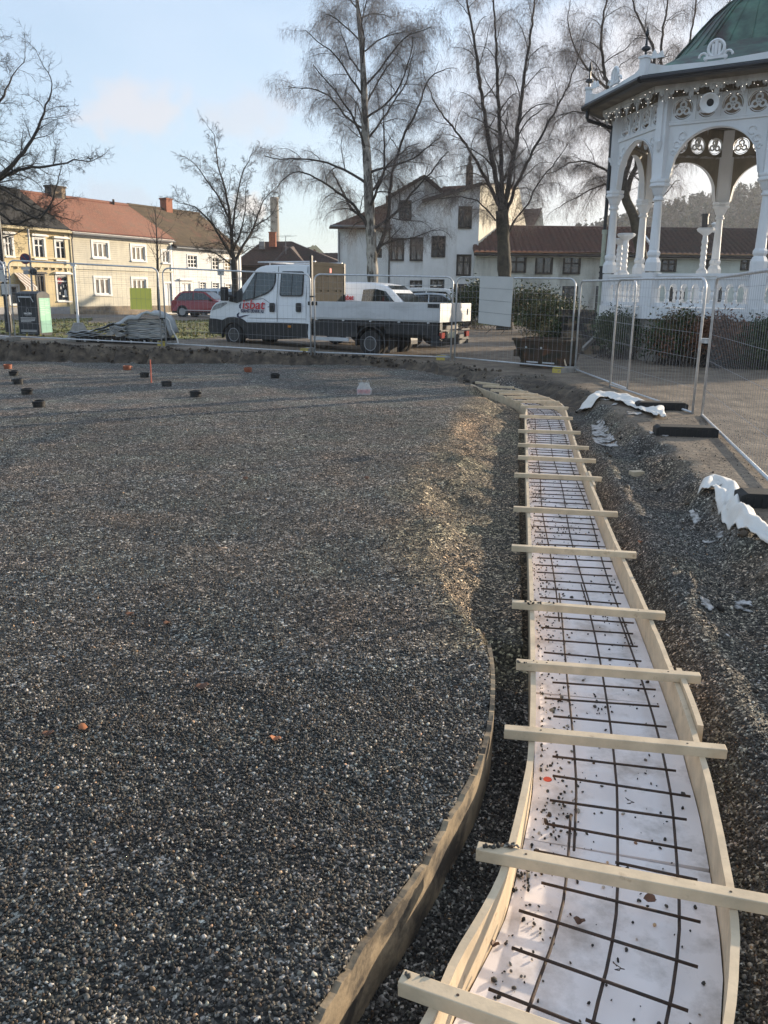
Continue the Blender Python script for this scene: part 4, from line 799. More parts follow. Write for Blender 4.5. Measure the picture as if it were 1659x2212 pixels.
mb = MB(); Xp, Yp = AtY(958, 650, 50).x, 50
for k in range(16): mb.box2((Xp + k * 0.16, Yp, -0.3), (Xp + k * 0.16 + 0.14, Yp + 0.03, 1.55 + 0.03 * sin(k * 5)))
mb.box2((Xp, Yp + .03, 0.4), (Xp + 2.6, Yp + .09, 0.5)); mb.box2((Xp, Yp + .03, 1.1), (Xp + 2.6, Yp + .09, 1.2))
tag(mb.build('board_fence', M['brown_wall']), 'dark brown board fence behind the truck tailgate', 'fence')

# --- wooded hill far off on the right
hx = np.linspace(-20, 420, 90); hy = np.linspace(270, 620, 30); HX, HY = np.meshgrid(hx, hy)
crest = np.interp(HX, [-20, 60, 96, 120, 145, 165, 250, 420], [4, 16, 29, 36, 42, 46, 52, 45]); HZ = crest * smooth((HY - 275) / 150) + 3 * fbm(HX, HY, 0.03, 4, 41) - 1.5
v = np.stack([HX.ravel(), HY.ravel(), HZ.ravel()], 1); gi = np.arange(v.shape[0]).reshape(HX.shape); f = np.stack([gi[:-1, :-1], gi[:-1, 1:], gi[1:, 1:], gi[1:, :-1]], -1).reshape(-1, 4)
M['hill'] = mat('hill floor', (0.05, 0.045, 0.03), 0.9, var=0.2, vs=0.05)
tag(mesh_np('hill', v, f, M['hill'], smooth=True), 'hill on the right behind the low buildings', 'hill', kind='structure')
def forest():
    n = 2600; x = RNG.uniform(0, 330, n); y = 290 + 160 * RNG.random(n); k = (x / y) < 0.75; x, y = x[k], y[k]
    z = np.interp(x, [-20, 60, 96, 120, 145, 165, 250, 420], [4, 16, 29, 36, 42, 46, 52, 45]) * smooth((y - 275) / 150) - 2
    vs, fs, cs = [], [], []; b = 0
    for i in range(len(x)):
        con = RNG.random() < 0.45; H = RNG.uniform(5, 9) if con else RNG.uniform(4, 7); w = H * (0.2 if con else 0.36); m = 60
        t = RNG.random(m) ** 0.8; a = RNG.uniform(0, 2 * pi, m)
        r = w * ((1 - t) if con else np.sqrt(np.clip(1 - (2 * t - 1) ** 2, 0, 1))) * RNG.uniform(0.6, 1.1, m)
        c = np.stack([x[i] + r * np.cos(a), y[i] + r * np.sin(a), z[i] + 1 + H * t], 1); s = RNG.uniform(0.35, 0.8, (m, 1))
        tri = c[:, None, :] + RNG.normal(0, 1, (m, 3, 3)) * s[:, None]
        vs.append(tri.reshape(-1, 3)); fs.append(np.arange(3 * m).reshape(-1, 3) + b); b += 3 * m
        col = np.array([0.050, 0.058, 0.040]) if con else (np.array([0.135, 0.115, 0.090]) if RNG.random() < 0.75 else np.array([0.13, 0.12, 0.065])); cs.append(np.tile(col * RNG.uniform(0.7, 1.3), (3 * m, 1)))
    tag(mesh_np('forest', np.vstack(vs), np.vstack(fs), M['stone'], colors=np.vstack(cs)), 'mixed conifer and bare woodland covering the far hill', 'forest', kind='stuff')
forest()
# ------------------------------------------------------------------ bandstand
M['bs'] = mat('bandstand white paint', (0.74, 0.75, 0.76), 0.5, var=0.05, vs=1.2, streak=((1.5, 1.5, 0.5), (0.55, 0.53, 0.48), 0.55, 0.85))
M['bs_in_shade'] = mat('boards inside the bandstand with painted shade', (0.27, 0.235, 0.18), 0.75, var=0.15, vs=3, streak=((3, 3, 0.8), (0.15, 0.13, 0.10), 0.45, 0.7))  # inner faces coloured darker to stand in for the shade inside
M['bs_under_shade'] = mat('boards under the roof with painted shade', (0.20, 0.175, 0.14), 0.75, var=0.2, vs=3, streak=((3, 3, 0.7), (0.10, 0.09, 0.075), 0.45, 0.7))  # ceiling colour darkened to carry the shade under the roof
M['copper'] = mat('verdigris copper', (0.095, 0.185, 0.135), 0.6, 0.1, var=0.25, vs=1.6, col2=(0.035, 0.06, 0.05), streak=((1.1, 1.1, 0.5), (0.045, 0.035, 0.035), 0.52, 0.66))
M['bs_roof'] = mat('dark roof felt', (0.03, 0.035, 0.038), 0.6, var=0.2, vs=3)
GR, GPH, GCY = 3.25, radians(33), 23.7; GCX = GCY * 0.3955; GS = 2 * GR * sin(pi / 8); GI = GR * cos(pi / 8); g0 = hz(GCX, GCY - 4.5)
ZF, ZR_, ZC, ZFB, ZFT, ZE = 1.34, 2.15, 4.28, 5.61, 6.34, 6.40; OV = 0.9
gz = thing('bandstand', 'white octagonal bandstand with fretwork arches, green copper dome and black gutter', 'bandstand', (GCX, GCY, 0))
def face(name, mb, m, ks, rot=0.0, **kw):               # the same piece on several sides of the octagon
    o = None; par = kw.pop('par', None)
    for k in ks:
        a = GPH + pi / 4 * k + pi / 8 + rot
        if o is None: o = mb.build(name, m, gz if par is None else par[0], world=False, **kw); c = o
        else: c = o.copy(); COL.objects.link(c); c.parent = gz
        c.location = (0, 0, 0); c.rotation_euler = (0, 0, a)
        yield k, c
def each(*a, **k): return list(face(*a, **k))
ALL = range(8); COR = -pi / 8
# base, floor
def octa(r, z): return [(r * sin(GPH + pi / 4 * k), -r * cos(GPH + pi / 4 * k), z) for k in range(8)]
mb = MB(); mb.prism(octa(GR + 0.10, -0.3), (0, 0, 1.35)); mb.build('plinth', M['concrete'], gz, world=False)
mb = MB(); mb.prism(octa(GR + 0.22, 1.052), (0, 0, ZF - 1.052)); mb.build('floor', M['bs'], gz, world=False)
# columns
mb = MB(); o = (0, -GR, 0)
mb.box((0, -GR, ZF + 0.42), (0.34, 0.34, 0.84)); mb.lathe(o, [(0.20, ZR_ + .06), (0.20, 2.42), (0.165, 2.50), (0.135, 2.54), (0.165, 2.60), (0.165, 2.66), (0.125, 2.72)], 8, phase=pi / 8)
mb.lathe(o, [(0.125, 2.72), (0.095, 3.86), (0.135, 3.88), (0.135, 3.92), (0.11, 3.94), (0.11, 3.99), (0.135, 4.01)], 16)
mb.lathe(o, [(0.135, 4.01), (0.20, 4.16), (0.25, 4.20), (0.25, 4.25), (0.22, 4.27), (0.25, 4.30), (0.25, 4.36)], 8, phase=pi / 8)
mb.box((0, -GR, (4.36 + ZFT) / 2), (0.30, 0.30, ZFT - 4.36))
mb.box((0, -GR - 0.17, 5.66), (0.12, 0.05, 0.9)); mb.lathe((0, -GR - 0.17, 0), [(0.10, 5.20), (0.05, 5.02), (0.0, 4.95)], 6)
each('column', mb, M['bs'], ALL, COR)
# spandrel arches
mb = MB(); n = 28; hw = GS / 2 - 0.12; aw = GS / 2 - 0.24; t_ = 0.06; z0 = 4.36; az = 5.43
def arch(s): x = -aw + 2 * aw * s; return x, z0 + (az - z0) * sqrt(max(0, 1 - (x / aw) ** 2)) ** 0.9
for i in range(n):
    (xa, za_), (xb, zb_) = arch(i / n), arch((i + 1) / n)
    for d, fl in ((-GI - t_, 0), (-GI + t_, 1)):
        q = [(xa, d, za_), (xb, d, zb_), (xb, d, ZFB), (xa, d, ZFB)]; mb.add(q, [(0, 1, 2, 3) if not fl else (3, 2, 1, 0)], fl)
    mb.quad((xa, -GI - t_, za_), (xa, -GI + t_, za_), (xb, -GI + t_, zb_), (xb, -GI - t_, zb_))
for sg in (-1, 1): mb.box((sg * (aw + 0.05), -GI, (z0 + ZFB) / 2), (0.10, 0.118, ZFB - z0))
mb.box((0, -GI - 0.02, ZFB - 0.03), (2 * hw, 0.16, 0.055))
for i in range(n):                                     # moulded edge of the arch
    (xa, za_), (xb, zb_) = arch(i / n), arch((i + 1) / n); mb.bar((xa, -GI - 0.075, za_ + 0.03), (xb, -GI - 0.075, zb_ + 0.03), 0.025, 0.05, up=(0, 1, 0))
for sg in (-1, 1):
    for (px, pz, r) in ((0.78, 5.30, 0.085), (0.90, 5.12, 0.07), (0.97, 4.95, 0.05)):
        mb.tube([(sg * px + r * cos(a * pi / 6), -GI - 0.07, pz + r * sin(a * pi / 6)) for a in range(11)], 0.018, 6)
each('arch', mb, [M['bs'], M['bs_in_shade']], ALL)
# frieze with pierced rosettes
mb = MB(); nm = 4; cw = 2 * hw / nm; rr_ = 0.235; zc_ = (ZFB + ZFT - 0.1) / 2 - 0.02; ns_ = 24
for j in range(nm):
    cx_ = -hw + cw * (j + 0.5); x0, x1, za_, zb_ = cx_ - cw / 2, cx_ + cw / 2, ZFB, ZFT
    for i in range(ns_):
        a, b = 2 * pi * i / ns_ + pi / 4, 2 * pi * (i + 1) / ns_ + pi / 4
        def ed(t):
            c, s = cos(t), sin(t); k = min((cw / 2) / max(1e-6, abs(c)), ((zb_ - zc_) if s > 0 else (zc_ - za_)) / max(1e-6, abs(s))); return cx_ + c * k, zc_ + s * k
        p, q = ed(a), ed(b); i1 = (cx_ + rr_ * cos(a), zc_ + rr_ * sin(a)); i2 = (cx_ + rr_ * cos(b), zc_ + rr_ * sin(b))
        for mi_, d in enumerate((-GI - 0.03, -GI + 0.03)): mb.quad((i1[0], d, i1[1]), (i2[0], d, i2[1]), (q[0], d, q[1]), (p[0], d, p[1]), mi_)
        mb.quad((i1[0], -GI - .03, i1[1]), (i1[0], -GI + .03, i1[1]), (i2[0], -GI + .03, i2[1]), (i2[0], -GI - .03, i2[1]))
    mb.box((x1 if j < nm - 1 else x1 - 0.02, -GI - 0.045, (za_ + zb_) / 2), (0.06, 0.03, zb_ - za_))
mb.box((0, -GI - 0.06, ZFB + 0.02), (2 * hw, 0.06, 0.035)); mb.box((0, -GI - 0.05, ZFT - 0.06), (2 * hw, 0.03, 0.20), None, 1)  # dark upper band paints the shade of the eave onto the frieze
each('frieze', mb, [M['bs'], M['bs_in_shade']], ALL)
for j in range(nm):
    mb = MB(); cx_ = -hw + cw * (j + 0.5)
    for k in range(3):
        a = pi / 2 + k * 2 * pi / 3; px, pz = cx_ + 0.095 * cos(a), zc_ + 0.095 * sin(a)
        mb.tube([(px + 0.065 * cos(a + pi + 0.5 + t * 0.52), -GI, pz + 0.065 * sin(a + pi + 0.5 + t * 0.52)) for t in range(11)], 0.026, 6)
        mb.bar((cx_ + 0.15 * cos(a), -GI, zc_ + 0.15 * sin(a)), (cx_ + 0.245 * cos(a), -GI, zc_ + 0.245 * sin(a)), 0.05, 0.05, up=(0, 1, 0))
        mb.bar((cx_, -GI, zc_), (cx_ + 0.06 * cos(a), -GI, zc_ + 0.06 * sin(a)), 0.04, 0.05, up=(0, 1, 0))
    mb.tube([(cx_ + 0.205 * cos(2 * pi * t / 24), -GI, zc_ + 0.205 * sin(2 * pi * t / 24)) for t in range(25)], 0.010, 5)
    each('rosette', mb, M['bs'], ALL)
# soffit, eave, gutter, hanging lace
eo = GR + OV; EI = eo * cos(pi / 8); ES = 2 * eo * sin(pi / 8)
mb = MB(); a = octa(GR - 0.3, ZFT + .012); b = octa(eo, ZE); mb.add(a + b, [(i, (i + 1) % 8, 8 + (i + 1) % 8, 8 + i) for i in range(8)]); mb.add(octa(GR - 0.25, ZFT + .03), [tuple(range(8))[::-1]]); mb.build('ceiling', M['bs_under_shade'], gz, world=False)
mb = MB(); a = octa(eo + 0.06, ZE + 0.14); b = octa(1.9, 7.58); mb.add(a + b, [(i, (i + 1) % 8, 8 + (i + 1) % 8, 8 + i) for i in range(8)]); mb.build('roof', M['copper'], gz, world=False)
mb = MB(); mb.box((0, -EI - 0.02, ZE + 0.07), (ES + 0.02, 0.14, 0.15)); mb.tube([(-ES / 2 - .03, -EI - 0.10, ZE + 0.06), (ES / 2 + .03, -EI - 0.10, ZE + 0.06)], 0.065, 8); each('gutter', mb, M['blackmetal'], ALL)
LA = GI + 0.44; LW = 2 * LA * math.tan(pi / 8) - 0.02; d = -LA; ZL = ZE - .115
mb = MB(); mb.box((0, d + .0125, ZE - 0.055), (LW, 0.045, 0.12)); nb = 25; w = LW / nb
for j in range(nb):
    x = -LW / 2 + w * (j + .5); L = (0.27, 0.13, 0.05, 0.05, 0.13)[(j + 3) % 5]
    mb.prism([(x - w * .49, d, ZL), (x - w * .49, d, ZL - L * .62), (x - w * .36, d, ZL - L * .9), (x - w * .20, d, ZL - L * .78), (x, d, ZL - L * 1.15), (x + w * .20, d, ZL - L * .78), (x + w * .36, d, ZL - L * .9), (x + w * .49, d, ZL - L * .62), (x + w * .49, d, ZL)], (0, 0.025, 0))
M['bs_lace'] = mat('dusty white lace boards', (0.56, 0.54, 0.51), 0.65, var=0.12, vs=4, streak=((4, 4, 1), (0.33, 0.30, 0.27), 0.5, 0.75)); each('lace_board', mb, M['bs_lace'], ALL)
# white cresting with corner posts, finials and roundels
mb = MB(); q = [(-ES / 2, ZE + .45), (-ES / 2 + .15, ZE + .40), (-ES / 2 + .5, ZE + .31), (0, ZE + .27), (ES / 2 - .5, ZE + .31), (ES / 2 - .15, ZE + .40), (ES / 2, ZE + .45)]
d = -EI + 0.02; mb.prism([(-ES / 2, d, ZE + .15)] + [(x, d, z) for x, z in q] + [(ES / 2, d, ZE + .15)], (0, 0.04, 0)); each('cresting', mb, M['bs'], ALL)
mb = MB(); mb.tube([(0.17 * cos(a * pi / 12), d, ZE + .52 + 0.17 * sin(a * pi / 12)) for a in range(25)], 0.035, 6); 
for sg in (-1, 1): mb.tube([(sg * (0.27 + 0.09 * cos(a * pi / 6)), d, ZE + .36 + 0.09 * sin(a * pi / 6)) for a in range(9)], 0.028, 6); mb.bar((sg * .07, d, ZE + .38), (sg * .07, d, ZE + .62), 0.035, 0.05)
mb.bar((0, d, ZE + .36), (0, d, ZE + .66), 0.07, 0.06); mb.box((0, d, ZE + .34), (0.5, 0.06, 0.06)); each('roundel', mb, M['bs'], ALL)
mb = MB(); mb.box((0, -eo + .02, ZE + .33), (0.17, 0.17, 0.38)); mb.box((0, -eo + .02, ZE + .54), (0.22, 0.22, 0.05))
for k in range(4): mb.prism([(0.08, -eo + .1, ZE + .50), (0.34, -eo + .28, ZE + .52), (0.30, -eo + .24, ZE + .66), (0.2, -eo + .2, ZE + .58), (0.14, -eo + .16, ZE + .70)], (0.01, -0.03, 0)) if k == 0 else None
each('corner_post', mb, M['bs'], ALL, COR)
mb = MB(); mb.lathe((0, -eo + .02, ZE + .565), [(0.03, 0), (0.02, 0.10), (0.11, 0.14), (0.09, 0.19), (0.03, 0.22), (0.02, 0.40), (0.045, 0.46), (0.02, 0.56), (0.0, 0.66)], 8); each('finial', mb, M['blackmetal'], ALL, COR)
# copper dome
prof = [(2.02, 7.50), (1.93, 7.62), (1.72, 7.86), (1.45, 8.18), (1.15, 8.50), (0.86, 8.74), (0.64, 8.88)]; mb = MB(); rings = [octa(r, z) for r, z in prof]
for i in range(len(prof) - 1): mb.add(rings[i] + rings[i + 1], [(k, (k + 1) % 8, 8 + (k + 1) % 8, 8 + k) for k in range(8)])
dm = mb.build('dome', M['copper'], gz, world=False)
mb = MB()
for k in range(8):
    for off in (-0.06, 0.06): mb.tube([(r * sin(GPH + pi / 4 * k + off * 0.9 / max(r, .7) * 1.0), -r * cos(GPH + pi / 4 * k + off * 0.9 / max(r, .7)), z + .012) for r, z in prof], 0.028, 6)
    for j in (1, 2): 
        mb.tube([((rings[i][k][0] * (1 - j / 3) + rings[i][(k + 1) % 8][0] * j / 3), (rings[i][k][1] * (1 - j / 3) + rings[i][(k + 1) % 8][1] * j / 3), prof[i][1] + .01) for i in range(len(prof))], 0.016, 6)
mb.build('dome_ribs', M['copper'], gz, world=False)
mb = MB(); mb.lathe((0, 0, 0), [(0.66, 8.86), (0.70, 8.92), (0.70, 8.98), (0.50, 9.06), (0.46, 9.6), (0.62, 9.66), (0.60, 9.76), (0.30, 10.1), (0.08, 10.6), (0.03, 11.2)], 8, phase=GPH); mb.build('lantern', M['bs_roof'], gz, world=False)
# balustrade
mb = MB(); bw_ = GS / 2 - 0.17; mb.box((0, -GI, ZR_ - .03), (2 * bw_, 0.17, 0.07)); mb.box((0, -GI, ZR_ - .10), (2 * bw_, 0.12, 0.06)); mb.box((0, -GI, ZF + .06), (2 * bw_, 0.12, 0.10))
nb = 8; w = 2 * bw_ / nb; ow = w * 0.31
for j in range(nb):
    cx_ = -bw_ + w * (j + .5); zt = ZR_ - .13; zs_ = zt - .13 - ow; pts = [(cx_ - ow, zs_)] + [(cx_ - ow * cos(pi * t / 8), zs_ + ow * 1.25 * sin(pi * t / 8)) for t in range(1, 8)] + [(cx_ + ow, zs_)]
    for d in (-GI - .025, -GI + .025):
        for p, q in zip(pts[:-1], pts[1:]): mb.quad((p[0], d, p[1]), (q[0], d, q[1]), (q[0], d, zt), (p[0], d, zt))
    for p, q in zip(pts[:-1], pts[1:]): mb.quad((p[0], -GI - .025, p[1]), (p[0], -GI + .025, p[1]), (q[0], -GI + .025, q[1]), (q[0], -GI - .025, q[1]))
    for sg in (-1, 1): mb.box((cx_ + sg * (ow + (w / 2 - ow) / 2), -GI, (zs_ + zt) / 2), (w / 2 - ow - .002, 0.05, zt - zs_))
    mb.lathe((cx_ + w / 2, -GI, 0), [(0.055, ZF + .11), (0.055, ZF + .17), (0.03, ZF + .20), (0.05, ZF + .30), (0.032, zs_ - .08), (0.055, zs_ - .05), (0.055, zs_)], 8) if j < nb - 1 else None
    mb.box((cx_ + w / 2, -GI - .035, zt - .1), (0.03, 0.02, 0.2)) if j < nb - 1 else None
each('balustrade', mb, M['bs'], [k for k in ALL if k != 4])
for (u, v0, v1, Y) in ((1334, 515, 600, 25.0), (1346, 504, 600, 24.6), (1514, 492, 604, 25.6)):
    p = AtY(u, v1, Y); q = AtY(u + (1 if u < 1400 else 5), v0, Y); h = q.z - ZF; mb = MB(); x, y = p.x - GCX, p.y - GCY
    mb.box((x, y, ZF + h * .2), (0.26, 0.26, h * .4)); mb.lathe((x, y, ZF), [(0.16, h * .4), (0.16, h * .45), (0.09, h * .49)] + [(0.075 + 0.018 * (i % 2), h * (.5 + .036 * i)) for i in range(11)] + [(0.07, h * .90), (0.10, h * .915), (0.24, h * .96), (0.26, h * .985), (0.22, h)], 12); mb.build('newel_urn', M['bs'], gz, world=False)
# speaker horn, drain pipe
fa = GPH + pi / 4 * 6 + pi / 8; p = AtY(1535, 221, 20.95) - V(GCX, GCY, 0); ax = V(sin(fa) * .9, -cos(fa), -0.25).normalized()
mb = MB(); mb.lathe(p, [(0.04, -0.25), (0.06, -0.1), (0.10, 0.0), (0.20, 0.10), (0.215, 0.12), (0.19, 0.115), (0.06, 0.02), (0.0, 0.0)], 20, ax=ax); mb.build('loudspeaker', M['white'], gz, smooth=False, world=False)
mb = MB(); mb.lathe(p + ax * 0.035, [(0.085, -.006), (0.085, 0.0)], 16, ax=ax); mb.build('horn_throat', M['black'], gz, world=False)
aA = GPH + pi / 4 * 5; e = V(eo * sin(aA), -eo * cos(aA), ZE + .02); c = V((GR + .20) * sin(aA), -(GR + .20) * cos(aA), 0)
mb = MB(); mb.tube([e + V(0.02, 0, 0), e + V(0.02, 0, -.18), e + V(0.05, 0, -.26), c + V(0, 0, 5.95), c + V(0, 0, 5.8), c + V(0, 0, 3.3)], 0.05, 8); mb.build('drainpipe', M['blackmetal'], gz, world=False)
M['palepipe'] = mat('pale green pipe', (0.38, 0.41, 0.33), 0.6, var=0.15, vs=4)
mb = MB(); mb.tube([c + V(0, 0, 3.3), c + V(0, 0, 0.2)], 0.058, 10); mb.tube([c + V(0, 0, 3.25), c + V(0, 0, 3.36)], 0.075, 10); mb.build('lower_pipe', M['palepipe'], gz, world=False)
mb = MB(); [mb.tube([c + V(0, 0, z), c + V(0, 0, z + .05)], 0.08, 10) for z in (2.05, 2.2, 2.35)]; mb.tube([c + V(0, 0, 2.0), c + V(0, 0, 2.4)], 0.062, 10); mb.build('pipe_collar', M['blackmetal'], gz, world=False)
# fairy lights along the eave of the two visible sides
M['bulb'] = mat('fairy light bulb', (0.9, 0.9, 0.85), 0.4); M['bulb'].node_tree.nodes['Principled BSDF'].inputs['Emission Color'].default_value = (1, 0.93, 0.8, 1); M['bulb'].node_tree.nodes['Principled BSDF'].inputs['Emission Strength'].default_value = 1.5
M['rim_wire'] = mat('grey light cable', (0.2, 0.19, 0.18), 0.6); mb = MB(); path = []
for k in (5, 6):
    A_ = V((GR + .52) * sin(GPH + pi / 4 * k), -(GR + .52) * cos(GPH + pi / 4 * k), 0); B_ = V((GR + .52) * sin(GPH + pi / 4 * (k + 1)), -(GR + .52) * cos(GPH + pi / 4 * (k + 1)), 0)
    for i in range(36):
        path.append(V(GCX, GCY, 0) + A_.lerp(B_, i / 36) + V(0, 0, ZE - .06 - 0.30 * abs(((i * 0.37) % 1) * 2 - 1) - .12 * random.random()))
mb.tube(path, 0.004, 4, mi=1)
for p in path:
    if random.random() < 0.85: mb.lathe(p, [(0.0, -.008), (0.0075, 0), (0.0, .008)], 6)
tag(mb.build('fairy_lights', [M['bulb'], M['rim_wire']]), 'string of tiny fairy lights hanging along the bandstand eave', 'fairy lights')
# steps up to the bandstand, and a leaning timber
st = thing('stone_steps', 'dark stone steps with side wall leading up to the bandstand', 'steps', (4.6, 24.2, 0)); 
sA = G(1240, 766, 0.0); dX = V(0.92, 0.39, 0)
for k in range(6):
    mb = MB(); c = sA + V(0.55, 0.3, 0) + V(0.05, 0.30, 0) * k; zt = 0.05 + 0.19 * (k + 1); mb.box(c + V(0, 0, zt / 2 - .1), (1.7, 0.32, zt + .2), (V(1, 0, 0), V(0, 1, 0), V(0, 0, 1))); mb.build('step', M['soot'], st)
mb = MB(); mb.bar(G(1256, 766, 0.0) + V(0, -.1, 0.15), sA + V(1.35, 1.2, 0.95), 0.08, 0.10); mb.build('handrail', M['concrete'], st)
mb = MB(); a = G(1651, 787, -0.05); mb.bar(a, AtY(1627, 683, a.y + 0.5), 0.13, 0.13); tag(mb.build('leaning_timber', M['concrete']), 'grey timber post leaning against the bandstand plinth', 'timber post')
# ------------------------------------------------------------------ vehicles
M['carwhite'] = mat('white car paint', (0.74, 0.76, 0.78), 0.28, var=0.02, spec=0.6, streak=((1.5, 1.5, 3), (0.55, 0.55, 0.54), 0.55, 0.9))
M['carred'] = mat('dark red car paint', (0.26, 0.012, 0.022), 0.25, var=0.05, spec=0.6)
M['carsilver'] = mat('pale blue silver car paint', (0.50, 0.56, 0.62), 0.25, 0.3, var=0.03)
M['cladding'] = mat('dirty black cladding', (0.016, 0.017, 0.020), 0.6, var=0.2, vs=3, streak=((2, 2, 3), (0.05, 0.045, 0.04), 0.5, 0.8))
M['alu'] = mat('aluminium drop side', (0.56, 0.57, 0.58), 0.45, 0.05, var=0.05, vs=2, streak=((1.2, 1.2, 4), (0.36, 0.36, 0.355), 0.5, 0.8))
M['rim'] = mat('grey steel rim', (0.34, 0.34, 0.35), 0.45, 0.6, var=0.1)
M['rimdark'] = mat('dusty wheel disc', (0.075, 0.075, 0.075), 0.6, 0.2, var=0.2, vs=9)
M['vglass'] = glass('vehicle glass', (0.022, 0.03, 0.033), 0.05)
M['taupe'] = mat('grey headboard', (0.060, 0.056, 0.047), 0.9, var=0.08, vs=2, spec=0.1)
M['lamp_red'] = mat('red lamp', (0.34, 0.035, 0.025), 0.25); M['lamp_amber'] = mat('amber lamp', (0.60, 0.22, 0.02), 0.3); M['lamp_clear'] = mat('clear lamp', (0.35, 0.37, 0.38), 0.12, var=0.3, vs=9)
M['seat'] = mat('seat fabric', (0.03, 0.03, 0.035), 0.9)

TF = G(505, 748, 0.03); TR = G(799, 770, -0.05); TU = (TR - TF); TU.z = 0; TU.normalize(); TW = V(-TU.y, TU.x, 0)      # towards the tail; away from the camera
TN = -TW
truck = thing('flatbed_truck', 'white crew cab drop-side truck with red isbat lettering on its door', 'truck', TF)
tsl = (TR.z - TF.z) / (TR - TF).length
def T3(s, z, w=0.0): return V(TF.x, TF.y, 0) + TU * s + TW * w + V(0, 0, z)
def TP(cx, cy, w=0.0):                                  # point of the photo's truck detail on the plane w metres in from its near side
    p = PL(414.8 + .3542 * cx, 518.4 + .3542 * cy, T3(0, 0, w), TN); return (p - V(TF.x, TF.y, 0)).dot(TU), p.z
TB = (TU, TW, V(0, 0, 1)); WID = 1.86
def tbox(mb, s0, s1, z0, z1, w0, w1, mi=0): mb.box(T3((s0 + s1) / 2, (z0 + z1) / 2, (w0 + w1) / 2), (abs(s1 - s0), abs(w1 - w0), abs(z1 - z0)), TB, mi)
def plate(mb, pts, w, th=0.006, mi=0): mb.prism([T3(s, z, w) for s, z in pts], TN * th, mi)
def inset(z): return 0.02 + 0.13 * max(0, (z - 1.35)) / 1.0     # tumblehome of the cab
def cabloft(mb, prof, w_in=0.0):                        # body from a closed side profile, leaning in above the belt
    n = len(prof); a = [T3(s, z, inset(z) + w_in) for s, z in prof]; b = [T3(s, z, WID - inset(z) - w_in) for s, z in prof]
    mb.add(a + b, [tuple(range(n))[::-1], tuple(range(n, 2 * n))] + [(i, (i + 1) % n, n + (i + 1) % n, n + i) for i in range(n)])
prof = [TP(*q) for q in ((104, 478), (104, 455), (112, 425), (122, 405), (140, 385), (175, 366), (215, 350), (250, 338), (285, 300), (330, 235), (367, 187), (378, 174), (400, 162), (430, 154), (520, 149), (620, 149), (700, 151), (712, 160), (712, 300), (710, 512), (510, 506), (330, 503), (312, 488), (290, 476), (250, 470), (212, 474), (185, 489), (150, 483))]
prof = [(s, z) for s, z in prof]; mb = MB(); cabloft(mb, prof); cab = mb.build('cab', M['carwhite'], truck, bevel=0.02, seg=3)
mb = MB(); pr2 = [TP(*q) for q in ((106, 478), (150, 482), (185, 489), (212, 474), (250, 470), (290, 476), (312, 488), (330, 503), (510, 506), (708, 512))]
pb2 = [TP(*q) for q in ((700, 600), (520, 606), (350, 606))]
ac, ar = TP(255, 597), 0.44
arc = [(ac[0] + ar * cos(t), ac[1] + ar * sin(t)) for t in np.linspace(0.0, pi, 12)]
low_ = [(arc[-1][0] - .02, 0.40), TP(112, 572), TP(103, 540)]
pol = pr2 + pb2 + [(arc[0][0] + 0.01, 0.34)] + arc + low_
a = [T3(s, z, -0.012) for s, z in pol]; b = [T3(s, z, 0.10) for s, z in pol]; n = len(pol)
mb.add(a + b, [tuple(range(n))[::-1], tuple(range(n, 2 * n))] + [(i, (i + 1) % n, n + (i + 1) % n, n + i) for i in range(n)])
tbox(mb, -0.88, -0.40, 0.36, 0.80, 0.105, WID + 0.01); tbox(mb, 0.45, 2.55, 0.34, 0.74, 1.76, WID + 0.01)
mb.build('lower_cladding', M['cladding'], truck)
mb = MB(); tbox(mb, -0.6, 6.4, 0.46, 0.72, 0.35, 1.5); tbox(mb, -0.3, 2.6, 0.70, 0.78, 0.10, 1.75); mb.build('chassis', M['cladding'], truck)
def rpoly(pts, r=0.05, k=3):                            # rounded corners
    out = []; n = len(pts)
    for i in range(n):
        p = np.array(pts[i]); a = np.array(pts[i - 1]); b = np.array(pts[(i + 1) % n]); da = (a - p) / np.linalg.norm(a - p); db = (b - p) / np.linalg.norm(b - p)
        rr = min(r, np.linalg.norm(a - p) * .45, np.linalg.norm(b - p) * .45); p0 = p + da * rr; p1 = p + db * rr
        for t in np.linspace(0, 1, k + 1): out.append(tuple((1 - t) ** 2 * p0 + 2 * t * (1 - t) * p + t * t * p1))
    return out
def sidepane(mb, pts, out, mi=0):
    n = len(pts); a = [T3(s, z, inset(z) - out) for s, z in pts]; b = [T3(s, z, inset(z) + .02) for s, z in pts]
    mb.add(a + b, [tuple(range(n))[::-1], tuple(range(n, 2 * n))] + [(i, (i + 1) % n, n + (i + 1) % n, n + i) for i in range(n)], mi)
def shrink(pts, d):
    p = np.array(pts); c = p.mean(0); return [tuple(c + (q - c) * (1 - d / max(.05, np.linalg.norm(q - c)))) for q in p]
w1 = rpoly([TP(*q) for q in ((300, 372), (303, 335), (374, 196), (497, 192), (498, 255), (484, 297), (450, 327), (372, 357))], 0.05)
w2 = rpoly([TP(*q) for q in ((528, 190), (668, 190), (668, 343), (528, 343))], 0.08)
for nm_, wpts in (('front_door', w1), ('rear_door', w2)):
    mb = MB(); sidepane(mb, wpts, 0.006); fr = mb.build('window_seal', M['black'], truck)
    mb = MB(); sidepane(mb, shrink(wpts, 0.035), 0.010); mb.build('window_glass', M['vglass'], fr)
mb = MB(); q0, q1 = TP(375, 200), TP(376, 352); mb.bar(T3(q0[0], q0[1], inset(q0[1]) - .012), T3(q1[0], q1[1], inset(q1[1]) - .012), 0.05, 0.012, up=TN); mb.build('window_pillar', M['black'], truck)
